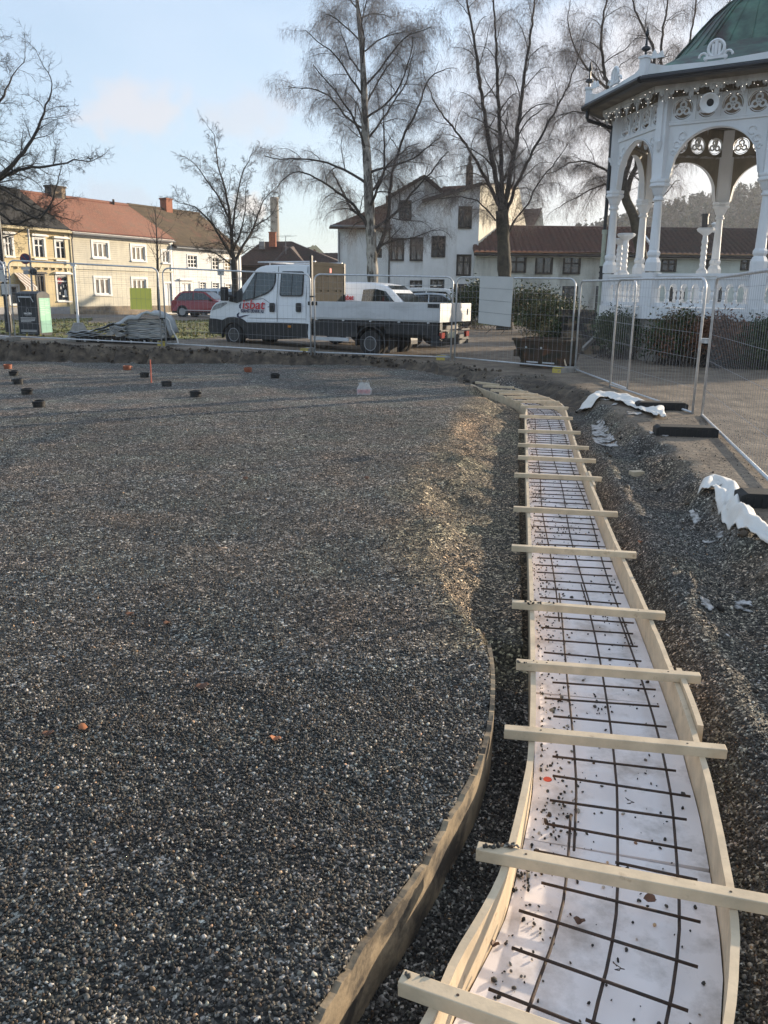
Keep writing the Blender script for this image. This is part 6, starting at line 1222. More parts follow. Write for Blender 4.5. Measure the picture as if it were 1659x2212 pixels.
b = G(327, 827, -0.10); a = AtY(324.5, 777, b.y); b.z = hz(b.x, b.y) - .05; mb = MB(); mb.tube([b, a], [0.014, 0.011], 6); tag(mb.build('marker_stake', M['stake']), 'thin red orange marker stake standing in the gravel', 'stake')
film = bpy.data.materials.new('clear plastic film'); film.use_nodes = True; tn = film.node_tree; pn = tn.nodes['Principled BSDF']; pn.inputs['Base Color'].default_value = (0.85, 0.85, 0.82, 1); pn.inputs['Roughness'].default_value = 0.25; pn.inputs['Alpha'].default_value = 0.30
bc = G(786, 853, -0.10); bc.z = hz(bc.x, bc.y) + .005
bag = thing('plastic_bag', 'thin clear carrier bag with its handles up standing on the gravel', 'bag', bc)
mb = MB(); n = 36; prof = [(0.92, 0.0), (1.0, 0.03), (0.98, .09), (0.80, .14), (0.66, .18), (0.62, .205)]; base = len(mb.v)
for i, (s, z) in enumerate(prof):
    for k in range(n):
        a = 2 * pi * k / n; cr_ = 1 + (0.05 + 0.10 * i / 5) * sin(7 * a + i) + 0.05 * sin(13 * a - i * 2); mb.v.append(tuple(bc + V(0.125 * s * cr_ * cos(a) + .01 * i / 5, 0.075 * s * cr_ * sin(a), z)))
for i in range(len(prof) - 1):
    for k in range(n): mb.f.append((i * n + k, i * n + (k + 1) % n, (i + 1) * n + (k + 1) % n, (i + 1) * n + k)); mb.m.append(0)
mb.build('film', film, bag)
for dx, r, lean in ((0.010, 0.062, 0.0), (-0.065, 0.040, 0.3), (0.085, .042, -.3)):
    mb = MB(); pts = [bc + V(dx + r * cos(t), lean * .08, .19 + 1.75 * r * sin(t)) for t in np.linspace(-.1, pi + .1, 14)]; 
    for p, q in zip(pts[:-1], pts[1:]): mb.add([p + V(0, -.012, 0), p + V(0, .012, 0), q + V(0, .012, 0), q + V(0, -.012, 0)], [(0, 1, 2, 3)]); mb.bar(p, q, 0.006, 0.005)
    mb.build('handle', film, bag)
M['redcan'] = mat('red can', (0.48, 0.03, 0.05), 0.4); M['canwhite'] = mat('white can band', (0.7, 0.66, 0.62), 0.5)
for k in range(6):
    c = bc + V(-0.095 + 0.037 * k, 0.012 * ((k % 2) * 2 - 1) - .015, 0.003); t = thing('red_can', 'small red and white can standing in the clear carrier bag', 'can', c, 'red cans inside the carrier bag')
    mb = MB(); mb.lathe(c, [(.017, .018), (.017, .078), (.012, .084)], 10); mb.build('can_body', M['redcan'], t); mb = MB(); mb.lathe(c, [(.0165, 0), (.0165, .017)], 10); mb.build('can_base', M['canwhite'], t)

# ------------------------------------------------------------------ pale fleece and scraps of insulation on the right
def ribbon(name, pts, wd, label, lift=0.05, seed=3, fold=1.0):
    rg = np.random.default_rng(seed); P = resample(cat([(p.x, p.y, 0.0) for p in pts], 8), 0.025); n = len(P); m = 15; W_ = np.interp(np.linspace(0, 1, n), np.linspace(0, 1, len(wd)), wd); t = np.gradient(P, axis=0)[:, :2]; t /= np.linalg.norm(t, axis=1)[:, None]; nn = np.stack([-t[:, 1], t[:, 0]], 1)
    vs = []
    for i in range(n):
        for j in range(m):
            s = (j / (m - 1) - .5) * W_[i]; x = P[i, 0] + nn[i, 0] * s; y = P[i, 1] + nn[i, 1] * s
            ph = 14 * vn(x * 2.2, y * 2.2, seed + 2); z = hz0[0](x, y) + .012 + lift * fold * (0.55 + .45 * sin(ph * .35 + j * .5)) * (0.25 + 0.75 * sin(pi * j / (m - 1))) + 0.006 * sin(j * 1.3 + i * .31) + 0.035 * vn(x * 8, y * 8, seed) + 0.014 * vn(x * 22, y * 22, seed + 1); vs.append((x, y, z))
    gi = np.arange(n * m).reshape(n, m); f = np.stack([gi[:-1, :-1], gi[:-1, 1:], gi[1:, 1:], gi[1:, :-1]], -1).reshape(-1, 4)
    o = mesh_np(name, vs, f, M['fleece'], smooth=True); so_ = o.modifiers.new('solid', 'SOLIDIFY'); so_.thickness = 0.006; return tag(o, label, 'fleece')
hz0 = [hz]; vn = lambda x, y, s: float(vnoise(np.array([x]), np.array([y]), s)[0])
ribbon('fleece_strip', [G(u, v, 0.0) for u, v in ((1262, 864), (1300, 857), (1335, 862), (1365, 872), (1398, 884), (1428, 908))], [0.25, 0.5, 0.42, 0.5, 0.3, 0.12], 'crumpled pale fleece strip lying along the far bank under the fence', lift=0.05, seed=3)
ribbon('fleece_strip', [G(u, v, 0.05) for u, v in ((1525, 1046), (1548, 1036), (1568, 1046), (1580, 1075), (1604, 1100), (1632, 1122), (1668, 1142), (1700, 1160))], [0.12, 0.22, 0.20, 0.15, 0.14, 0.17, 0.18, 0.18], 'twisted pale fleece strip nearest the camera on the right', lift=0.055, seed=8)
M['scrap'] = mat('dirty white insulation', (0.56, 0.53, 0.50), 0.7, var=0.08, vs=6, streak=((16, 16, 16), (0.10, 0.09, 0.075), 0.44, 0.60), bump=0.006, bs=40)
def patch(name, poly, thr, label, z=0.0, cell=0.02, group=None, m_=None, seed=0, nsc=9.0):
    P = np.array([(p.x, p.y) for p in poly]); lo, hi = P.min(0) - .02, P.max(0) + .02; xs = np.arange(lo[0], hi[0], cell); ys = np.arange(lo[1], hi[1], cell); X, Y = np.meshgrid(xs, ys)
    ins = np.zeros(X.shape, bool); j = len(P) - 1
    for i in range(len(P)):
        c_ = ((P[i, 1] > Y) != (P[j, 1] > Y)) & (X < (P[j, 0] - P[i, 0]) * (Y - P[i, 1]) / (P[j, 1] - P[i, 1] + 1e-9) + P[i, 0]); ins ^= c_; j = i
    ins &= (fbm(X, Y, nsc, 4, seed + 50) > thr); Zs = Hz(X, Y) + .014 + z; idx = np.arange(X.size).reshape(X.shape)
    k = ins[:-1, :-1] & ins[1:, :-1] & ins[:-1, 1:] & ins[1:, 1:]
    seen = np.zeros(k.shape, int); best = (0, 0); lab_ = 0                # keep the largest connected piece
    for a, b in zip(*np.nonzero(k)):
        if seen[a, b]: continue
        lab_ += 1; stack = [(a, b)]; seen[a, b] = lab_; cnt = 0
        while stack:
            p, q = stack.pop(); cnt += 1
            for dp, dq in ((1, 0), (-1, 0), (0, 1), (0, -1)):
                e, g = p + dp, q + dq
                if 0 <= e < k.shape[0] and 0 <= g < k.shape[1] and k[e, g] and not seen[e, g]: seen[e, g] = lab_; stack.append((e, g))
        best = max(best, (cnt, lab_))
    k = seen == best[1] if best[0] else k
    f = np.stack([idx[:-1, :-1], idx[:-1, 1:], idx[1:, 1:], idx[1:, :-1]], -1)[k]
    if len(f) == 0: return
    use = np.unique(f); rm = np.zeros(X.size, int); rm[use] = np.arange(len(use)); v = np.stack([X.ravel(), Y.ravel(), Zs.ravel()], 1)[use]
    o = mesh_np(name, v, rm[f], m_ or M['scrap'], smooth=True); s_ = o.modifiers.new('solid', 'SOLIDIFY'); s_.thickness = 0.006; tag(o, label, 'insulation', group)
c6 = lambda x, y: G(1192.4 + .2813 * x, 812.2 + .2813 * y, -0.12)
patch('insulation_strip', [c6(*p) for p in ((235, 225), (300, 250), (360, 285), (425, 375), (500, 465), (635, 605), (500, 600), (370, 555), (310, 430), (300, 330))], -0.17, 'long white insulation strip half covered by gravel beside the far part of the formwork', seed=1)
for i, po in enumerate((((350, 225), (400, 210), (465, 235), (440, 248), (370, 242)), ((450, 285), (500, 250), (520, 262), (480, 295)), ((560, 310), (620, 295), (695, 365), (660, 395), (570, 380)), ((730, 500), (790, 505), (900, 525), (880, 545), (760, 530)), ((1030, 1005), (1080, 1015), (1175, 1055), (1100, 1065)), ((1230, 1135), (1400, 1175), (1380, 1195), (1260, 1165)), ((1160, 1170), (1290, 1180), (1280, 1200), (1170, 1195)))):
    patch('insulation_scrap', [c6(*p) for p in po], -0.05, 'thin scrap of white insulation half buried in the dark gravel right of the formwork', group='white scraps in the gravel', seed=10 + i, cell=0.015, nsc=12)
c7 = lambda x, y: G(1002.3 + .3958 * x, 1209.7 + .3958 * y, -0.12)
for i, po in enumerate((((1280, 130), (1320, 140), (1375, 200), (1360, 228), (1300, 200)), ((1470, 140), (1560, 130), (1610, 190), (1560, 215), (1490, 190)), ((1600, 460), (1630, 470), (1660, 560), (1640, 580), (1610, 520)), ((1430, 330), (1460, 345), (1470, 375), (1440, 365)))):
    patch('insulation_scrap', [c7(*p) for p in po], -0.05, 'thin scrap of white insulation half buried in the dark gravel right of the formwork', group='white scraps in the gravel', seed=30 + i, cell=0.012, nsc=12)
c = c6(655, 690); mb = MB(); mb.box(V(c.x, c.y, hz(c.x, c.y) + .02), (0.14, 0.09, 0.06), (V(.95, .3, 0), V(-.3, .95, 0), V(0, 0, 1))); tag(mb.build('timber_offcut', M['pine'], bevel=0.004), 'short pine offcut lying in the gravel beside the buried strip', 'offcut')

# fallen leaves
M['leaf_or'] = mat('orange leaf', (0.44, 0.17, 0.07), 0.7, var=0.15, vs=20); M['leaf_br'] = mat('brown leaf', (0.16, 0.075, 0.04), 0.7, var=0.2, vs=20)
for (u, v, z, L, m_, lab) in ((595, 1605, None, .060, 'leaf_or', 'bright orange curled leaf on the gravel in mid foreground'), (181, 1583, None, .060, 'leaf_or', 'orange pointed leaf on the gravel near the left edge'), (104, 1597, None, .06, 'leaf_br', 'dull brown leaf just left of the pointed orange leaf'), (436, 1487, None, .08, 'leaf_br', 'brown leaf on the gravel above the curled orange leaf'), (530, 1038, None, .09, 'leaf_br', 'small brown leaf far out on the gravel'), (792, 1037, None, .09, 'leaf_br', 'pale brown leaf lying nearest the gravel slope'), (1402, 1945, -.245, .065, 'leaf_br', 'large curled brown leaf on the white board below the batten'), (1251, 1992, -.272, .048, 'leaf_br', 'brown leaf between two long bars on the nearest white board'), (1068, 2041, -.272, .042, 'leaf_br', 'brown leaf at the left side of the nearest white board'), (1385, 1145, None, .05, 'leaf_or', 'orange leaf on the gravel right of the formwork'), (280, 1330, None, .07, 'leaf_br', 'dark brown leaf far left on the gravel'), (360, 1350, None, .06, 'leaf_br', 'reddish brown leaf right of the dark brown leaf')):
    c = G(u, v, z if z is not None else -.10)
    if z is None: c.z = hz(c.x, c.y) + .012
    L *= .78; a = random.uniform(0, 6); ux = V(cos(a), sin(a), 0.1); uy = V(-sin(a), cos(a), 0.15); mb = MB(); n = 7; base = []
    for i in range(n):
        t = i / (n - 1); wdt = L * .38 * sin(pi * min(1, t * .96 + .02)) ** .8; p = c + ux * ((t - .5) * L) + V(0, 0, 0.010 * (2 * t - 1) ** 2 + .004 * sin(t * 9))
        mb.v += [tuple(p + uy * wdt + V(0, 0, .35 * wdt)), tuple(p), tuple(p - uy * wdt * .9 + V(0, 0, .5 * wdt))]
    for i in range(n - 1):
        for k in (0, 1): mb.f.append((3 * i + k, 3 * i + k + 1, 3 * i + k + 4, 3 * i + k + 3)); mb.m.append(0)
    o = mb.build('fallen_leaf', M[m_], smooth=True); so_ = o.modifiers.new('solid', 'SOLIDIFY'); so_.thickness = 0.0012; tag(o, lab, 'leaf')

# ------------------------------------------------------------------ skip, handle
M['skip'] = mat('rusty brown skip', (0.085, 0.052, 0.034), 0.8, 0.05, var=0.25, vs=5, streak=((4, 4, 4), (0.15, 0.065, 0.03), 0.54, 0.70), col2=(0.030, 0.030, 0.020))
sc = V(3.72, 19.62, 0); sc.z = hz(sc.x, sc.y); ex = V(0.76, -0.65, 0).normalized(); ey = V(0.65, 0.76, 0).normalized(); EZ = V(0, 0, 1)
sk = thing('tipping_skip', 'small rusty brown tipping skip standing just behind the fence', 'skip', sc)
S = lambda x, y, z: sc + ex * x + ey * y + EZ * z
mb = MB(); L = 0.64; th = 0.02; o4 = [(-L * 1.05, -.45, .62), (L * 1.05, -.45, .62), (L * 1.05, .45, .62), (-L * 1.05, .45, .62)]; i4 = [(-L * .80, -.30, .10), (L * .86, -.30, .10), (L * .86, .36, .10), (-L * .80, .36, .10)]
mb.add([S(*p) for p in o4 + i4] + [S(p[0] * .96, p[1] * .94, p[2]) for p in o4] + [S(p[0] * .95, p[1] * .92, p[2] + .03) for p in i4], [(0, 1, 5, 4), (1, 2, 6, 5), (2, 3, 7, 6), (3, 0, 4, 7), (4, 5, 6, 7), (8, 12, 13, 9), (9, 13, 14, 10), (10, 14, 15, 11), (11, 15, 12, 8), (12, 15, 14, 13), (0, 8, 9, 1), (1, 9, 10, 2), (2, 10, 11, 3), (3, 11, 8, 0)]); mb.build('tub', M['skip'], sk)
mb = MB()
for p, q in ((0, 1), (1, 2), (2, 3), (3, 0)): mb.bar(S(*o4[p]), S(*o4[q]), 0.06, 0.055)
mb.build('rim', M['skip'], sk)
mb = MB(); mb.bar(S(-.62, -.40, .33), S(-.5, -.40, .33), 0.12, 0.12); mb.box(S(-.58, -.36, .30), (.16, .10, .14), (ex, ey, EZ)); mb.build('hinge_bracket', M['skip'], sk)
for y in (-.27, .27): mb = MB(); mb.box(S(0.02, y, .055), (1.1, .12, .11), (ex, ey, EZ)); mb.build('runner', M['skip'], sk)
for x in (-.2, .22): mb = MB(); mb.box(S(x, -.335, .12), (.30, .012, .03), (ex, ey, EZ)); mb.build('fork_slot', M['gal'], sk)
for x in (-.33, .06): mb = MB(); mb.lathe(S(x, -.41, .45), [(.022, -.02), (.022, .02)], 10, ax=ey); mb.build('bolt', M['gal'], sk)
a = AtY(1223, 791, 19.0); b = AtY(1206, 736, 19.2); mb = MB(); mb.tube([a, b], 0.018, 7); tag(mb.build('tool_handle', M['pine']), 'wooden tool handle leaning against the end of the rusty skip', 'tool handle')

# ------------------------------------------------------------------ waste bin
M['bin'] = mat('dark blue grey bin', (0.018, 0.023, 0.030), 0.4, var=0.1, vs=3); M['binedge'] = mat('brownish bin edge', (0.06, 0.05, 0.05), 0.5)
M['poster'] = mat('mint green poster', (0.20, 0.46, 0.33), 0.5, var=0.05, vs=1.0)
bY = 24.3; b0 = G(43, 725, 0.22); b0 = V(AtY(43, 725, bY).x, bY, 0); b1 = AtY(87.5, 725, bY - 0.10); fx = V(b1.x - b0.x, b1.y - b0.y, 0); bw_ = fx.length; fx.normalize(); fy = V(-fx.y, fx.x, 0); zb0 = AtY(43, 725, bY).z; zt0 = AtY(40, 631, bY).z; bh_ = zt0 - zb0; bd_ = 0.66
bn = thing('waste_bin', 'large dark waste bin with white lettering and a mint green side poster', 'waste bin', b0 + V(0, 0, zb0)); Bn = (fx, fy, EZ); PB_ = lambda x, y, z: V(b0.x, b0.y, zb0) + fx * x + fy * y + EZ * z
mb = MB(); mb.prism([PB_(0, 0, .04), PB_(0, 0, bh_ * .97), PB_(0, .10, bh_), PB_(0, .30, bh_ * 1.025), PB_(0, .5, bh_ * 1.01), PB_(0, bd_, bh_ * .95), PB_(0, bd_, .04)], fx * bw_); mb.box(PB_(bw_ / 2, bd_ / 2, .02), (bw_ * .96, bd_ * .96, .04), Bn); mb.build('body', M['bin'], bn, bevel=0.012)
mb = MB(); mb.box(PB_(bw_ * .46, -.008, bh_ * .80), (bw_ * .72, .012, bh_ * .20), Bn); mb.build('hopper', M['black'], bn)
mb = MB(); mb.tube([PB_(bw_ * .17, -.03, bh_ * .78), PB_(bw_ * .12, -.035, bh_ * .885), PB_(bw_ * .72, -.035, bh_ * .885), PB_(bw_ * .82, -.03, bh_ * .78)], .014, 6); mb.box(PB_(bw_ * .42, -.02, bh_ * .90), (bw_ * .62, .03, .014), Bn); mb.build('hopper_handle', M['gal'], bn)
mb = MB(); mb.box(PB_(bw_ * .50, -.02, bh_ * .115), (bw_ * .76, .04, bh_ * .055), Bn); mb.box(PB_(bw_ * .5, -.012, bh_ * .05), (bw_ * .7, .02, .012), Bn); mb.build('foot_pedal', M['rim'], bn)
mb = MB(); mb.box(PB_(bw_ - .012, -.004, bh_ * .48), (.018, .012, bh_ * .92), Bn); mb.build('edge_strip', M['binedge'], bn)
text_part('HALDEN', .075, PB_(bw_ * .30, -.004, bh_ * .495), fx, EZ, M['white'], bn, 'bin_lettering', bold=.002, width=bw_ * .36)
text_part('KOMMUNE', .035, PB_(bw_ * .34, -.004, bh_ * .46), fx, EZ, M['rim'], bn, 'bin_lettering', width=bw_ * .28)
mb = MB(); mb.tube([PB_(bw_ * .48 + .04 * cos(t), -.004, bh_ * .59 + .065 * sin(t)) for t in np.linspace(0, 2 * pi, 17)], .004, 4); mb.build('bin_crest', M['rim'], bn)
for k, wd in enumerate((.72, .70, .68, .50)): mb = MB(); mb.box(PB_(bw_ * (.12 + wd / 2), -.003, bh_ * (.415 - .030 * k)), (bw_ * wd, .004, .012), Bn); mb.build('text_line', M['white'], bn)
mb = MB(); mb.box(PB_(bw_ + .004, bd_ * .52, bh_ * .47), (.010, bd_ * .84, bh_ * .80), Bn); pst = mb.build('poster', M['poster'], bn)
M['pale'] = mat('pale poster lettering', (0.50, 0.72, 0.56), 0.5); M['mint2'] = mat('deeper mint band', (0.13, 0.36, 0.28), 0.5)
mb = MB(); mb.box(PB_(bw_ + .0105, bd_ * .52, bh_ * .21), (.003, bd_ * .84, bh_ * .28), Bn); mb.build('poster_band', M['mint2'], pst)
for k in range(9): mb = MB(); wd = (.5, .7, .6, .72, .4, .66, .55, .7, .35)[k]; mb.box(PB_(bw_ + .010, bd_ * (.14 + wd / 2), bh_ * (.82 - .042 * k)), (.003, bd_ * wd, .010), Bn); mb.build('poster_text', M['pale'], pst)

# ------------------------------------------------------------------ lamp post, signs
lX, lY = AtY(20, 716, 25.0).x, 25.0; lz = hz(lX, lY); lp = thing('lamp_post', 'dark lamp post with a glass lantern and boards at the left edge', 'lamp post', (lX, lY, lz)); LO = V(lX, lY, lz)
mb = MB(); mb.lathe(LO, [(.10, 0), (.10, .5), (.075, .6), (.06, 3.0), (.05, 5.0), (.07, 5.05), (.07, 5.1)], 12); mb.build('pole', M['blackmetal'], lp)
M['lglass'] = mat('frosted lantern glass', (0.55, 0.56, 0.52), 0.3, var=0.05)
mb = MB(); mb.lathe(LO, [(.13, 5.15), (.25, 5.65)], 4, phase=pi / 4); mb.build('lantern_glass', M['lglass'], lp); mb = MB(); mb.lathe(LO, [(.30, 5.65), (.30, 5.69), (.16, 5.86), (.06, 5.92), (.05, 6.0), (0, 6.05)], 8); mb.build('lantern_cap', M['blackmetal'], lp)
def sign(par, u0, v0, u1, v1, Y, m_, name='board', th=.02):
    a = AtY(u0, v0, Y); b = AtY(u1, v1, Y); mb = MB(); mb.box2((a.x, Y, b.z), (b.x, Y + th, a.z)); return mb.build(name, m_, par), a, b
o_, a, b = sign(lp, -14, 565, 13, 580, 24.88, M['white'], 'direction_sign')
text_part('WC', .14, V(a.x + .12, 24.878, b.z + .065), V(1, 0, 0), EZ, M['navy'], lp, 'sign_lettering', bold=.004, width=.22)
mb = MB(); mb.box2((a.x + .16, 24.876, b.z + .025), (b.x - .07, 24.879, b.z + .04)); mb.prism([V(b.x - .08, 24.876, b.z + .008), V(b.x - .03, 24.876, b.z + .0325), V(b.x - .08, 24.876, b.z + .057)], (0, .003, 0)); mb.build('sign_arrow', M['navy'], lp)
o_, a, b = sign(lp, -12, 581, 16.5, 609, 24.80, M['greyboard'], 'notice_board')
for k, (x0, x1, z0) in enumerate(((.10, .30, .34), (.22, .42, .26), (-.02, .14, .20), (.24, .44, .12), (.30, .40, .05))): mb = MB(); mb.box2((a.x + x0, 24.795, b.z + z0), (a.x + x1, 24.798, b.z + z0 + .03)); mb.build('notice_text', M['navy'], lp)
o_, a, b = sign(lp, 0, 610, 19, 640, 24.78, M['blackmetal'], 'timetable_frame'); o_, a, b = sign(lp, 2, 613, 18, 636, 24.77, M['greyboard'], 'timetable', .008)
sp = AtY(69.5, 640, 50); sz_ = hz(sp.x, 50); sg = thing('sign_post', 'grey post with a round no parking sign, plate and round mirror before the yellow house', 'sign post', (sp.x, 50, sz_)); SO = V(sp.x, 50, sz_)
mb = MB(); mb.tube([SO, AtY(60.5, 494, 50)], .055, 8); mb.build('post', M['rim'], sg)
M['npblue'] = mat('dark blue sign face', (0.02, 0.025, 0.09), 0.4); c = AtY(54.5, 559, 49.85)
mb = MB(); mb.lathe(c, [(.30, 0), (.30, .02)], 24, ax=(0, -1, 0)); d_ = mb.build('round_sign', M['lamp_red'], sg)
mb = MB(); mb.lathe(c + V(0, -.022, 0), [(.25, 0), (.25, .006)], 24, ax=(0, -1, 0)); mb.build('sign_face', M['npblue'], d_)
mb = MB(); mb.bar(c + V(-.17, -.032, .17), c + V(.17, -.032, -.17), .05, .05, up=(0, 1, 0)); mb.build('sign_bar', M['lamp_red'], d_)
mb = MB(); mb.box(AtY(55, 580, 49.85), (.46, .02, .15)); mb.build('sub_plate', M['greyboard'], sg); mb = MB(); mb.bar(c + V(0, .05, -.4), c + V(.6, .1, -.55), .03, .03); mb.bar(c + V(0, .05, 0), c + V(0, .05, -.7), .04, .04); mb.build('bracket', M['rim'], sg)
mb = MB(); mb.box(AtY(58, 588, 49.8), (.30, .25, .22)); mb.build('camera_box', M['rim'], sg)
mb = MB(); mb.lathe(AtY(72, 587, 49.8), [(.0, .06), (.14, .05), (.2, 0), (.2, -.03)], 18, ax=(0, -1, 0)); mb.build('round_mirror', M['blackmetal'], sg)
pp = AtY(172, 735, 22.9); pz = hz(pp.x, 22.9); cf = thing('pole_in_block', 'white pole set in a grey concrete cone block by the tarpaulins', 'sign pole', (pp.x, 22.9, pz)); 
mb = MB(); mb.lathe((pp.x, 22.9, pz - .02), [(.34, 0), (.33, .08), (.14, .46), (.11, .50)], 8, phase=.3); mb.build('block', M['concrete'], cf)
tpz = AtY(165, 569, 22.9).z; mb = MB(); mb.tube([V(pp.x, 22.9, pz + .4), V(pp.x + .0, 22.9, tpz)], .035, 8); mb.build('pole', M['white'], cf); mb = MB(); mb.box(V(pp.x, 22.88, tpz - .03), (.12, .08, .08)); mb.build('pole_cap', M['white'], cf)
p0 = AtY(478, 645, 52); p1 = AtY(477, 586, 52); mb = MB(); mb.tube([V(p0.x, 52, hz(p0.x, 52)), p1], .05, 7); ps = thing('number_post', 'slim white post with a small plate beside the parked van', 'sign post', V(p0.x, 52, hz(p0.x, 52))); mb.build('post', M['white'], ps); mb = MB(); mb.box(p1 + V(0, -.06, -.05), (.38, .03, .36)); mb.build('plate', M['greyboard'], ps); text_part('5', .25, p1 + V(-.08, -.08, -.15), V(1, 0, 0), EZ, M['navy'], ps, 'plate_number')

# ------------------------------------------------------------------ pallets and folded tarpaulins
M['palletbk'] = mat('dark pallet', (0.020, 0.019, 0.018), 0.8, var=0.2, vs=5)
M['tarp'] = mat('blue grey tarpaulin', (0.36, 0.38, 0.385), 0.5, var=0.12, vs=5, bump=0.004, bs=18); M['tarp2'] = mat('pale grey tarpaulin underside', (0.55, 0.53, 0.50), 0.6, var=0.12, vs=5, bump=0.004, bs=18)
def pallet(c, label, L=1.3, Wd=0.9):
    t = thing('pallet', label, 'pallet', c); mb = MB()
    for k in range(6): mb.box(Vector(c) + V(0, -Wd / 2 + .06 + k * (Wd - .12) / 5, .135), (L, .10, .022))
    mb.build('deck', M['palletbk'], t); mb = MB()
    for x in (-L / 2 + .06, -.2, .2, L / 2 - .06):
        for y in (-Wd / 2 + .06, 0, Wd / 2 - .06): mb.box(Vector(c) + V(x, y, .073), (.10, .10, .10))
    mb.build('blocks', M['palletbk'], t); mb = MB()
    for y in (-Wd / 2 + .06, 0, Wd / 2 - .06): mb.box(Vector(c) + V(0, y, .011), (L, .10, .022))
    mb.build('runners', M['palletbk'], t)
    mb = MB()
    for x in (-.4, -.05, .32): mb.box(Vector(c) + V(x, -Wd / 2 - .003, .07), (.05, .006, .07))
    mb.build('clip', M['greyboard'], t)
pa = AtY(222, 740, 22.7); pa = V(pa.x, 22.95, hz(pa.x, 22.9)); pb_ = AtY(322, 741, 22.9); pb_ = V(pb_.x, 23.1, hz(pb_.x, 23.1))
pallet(pa, 'dark pallet under the low pile of tarpaulin'); pallet(pb_, 'dark pallet under the tall stack of tarpaulin', 1.15)
def sheet(rows, mat_, name, par, th=.022):
    R_ = np.array(rows); n, m = R_.shape[:2]; gi = np.arange(n * m).reshape(n, m); f = np.stack([gi[:-1, :-1], gi[:-1, 1:], gi[1:, 1:], gi[1:, :-1]], -1).reshape(-1, 4); o = mesh_np(name, R_.reshape(-1, 3), f, mat_, par, smooth=True); s = o.modifiers.new('solid', 'SOLIDIFY'); s.thickness = th; return o
def folded(c, L, Wd, H, n, par, seed):                  # a zigzag of folded layers: the front shows the folds
    rg = random.Random(seed)
    for k in range(n):
        z0 = H * k / n; z1 = z0 + H / n * .8; rows = []; ph = rg.uniform(0, 6); dx = rg.uniform(-.05, .05); am = rg.uniform(.008, .02)
        prof = [(-.0, z0), (.5, z0 + .004), (.96, z0 + .003), (1.0, (z0 + z1) / 2), (.96, z1 - .004), (.5, z1), (.04, z1)]
        for i in range(15):
            x = -L / 2 + L * i / 14 + dx; wob = am * sin(i * .9 + ph) + .5 * am * sin(i * 2.3 + ph); sg = .03 * sin(pi * i / 14); ydrop = rg.uniform(-.02, .02)
            rows.append([tuple(Vector(c) + V(x, Wd / 2 - p * Wd + ydrop * p, z + wob + sg * (k / n))) for p, z in prof])
        sheet(rows, M['tarp2'] if k % 3 else M['tarp'], 'fold', par, .010)
        if True:
            for e in (-1, 1): pass
tl = thing('tarpaulin_stack', 'tall folded stack of grey tarpaulin with a cover thrown over it on a pallet', 'tarpaulin', pb_ + V(0, 0, .15)); folded(pb_ + V(0, 0, .15), 1.05, .85, .47, 12, tl, 4)
rows = []
for i in range(30):
    t = i / 29; x = -.95 + 1.60 * t; zt_ = .15 + np.interp(t, [0, .12, .3, .45, .62, .8, .92, 1.0], [.30, .42, .56, .60, .68, .66, .50, .12]); y0 = .5
    rows.append([tuple(pb_ + V(x + .03 * sin(j * 1.1), -.50 + j / 11 * 1.0, zt_ + .022 * sin(i * .8 + j * .5) - (.10 * max(0, 1 - j / 1.5) if t < .55 else .05 * max(0, 1 - j)) )) for j in range(12)])
sheet(rows, M['tarp'], 'cover', tl, .02)
tw = thing('tarpaulin_pile', 'low crumpled pile of blue grey tarpaulin with a rolled end on a pallet', 'tarpaulin', pa + V(0, 0, .15))
for k in range(4):
    rows = []
    for i in range(26):
        t = i / 25; x = -.82 + 1.55 * t - .02 * k; z = .16 + .035 * k + np.interp(t, [0, .05, .4, .6, .8, 1.0], [-.06 if k == 3 else 0, .01, .015 + .005 * k, .04 + .03 * k, .10 + .05 * k, .09 + .045 * k]); rows.append([tuple(pa + V(x, -.46 + .9 * j / 9 + .02 * sin(i), z + .014 * sin(i * 1.1 + j * .7 + k * 2))) for j in range(10)])
    sheet(rows, M['tarp'], 'sheet', tw, .014)
for (dx, dz, r, sd) in ((.42, .36, .13, 1), (.52, .22, .09, 2), (.28, .24, .08, 3)):      # rolls seen end on
    rows = []
    for i in range(40):
        a = i / 39 * 5.2 * pi; rr_ = r * (1 - .8 * i / 39) * (1 + .14 * sin(3 * a + sd)); rows.append([tuple(pa + V(dx + 1.45 * rr_ * cos(a), -.49 + .5 * j / 3, dz + .75 * rr_ * sin(a))) for j in range(4)])
    sheet(rows, M['tarp2'], 'roll', tw, .012)
mb = MB(); mb.tube([pb_ + V(.52, -.3, .70), pb_ + V(.60, -.32, .62), pb_ + V(.66, -.34, .40), pb_ + V(.80, -.36, .14), pb_ + V(.83, -.4, .04), pb_ + V(.72, -.42, .015)], .020, 7); mb.build('strap', M['fleece'], tl)
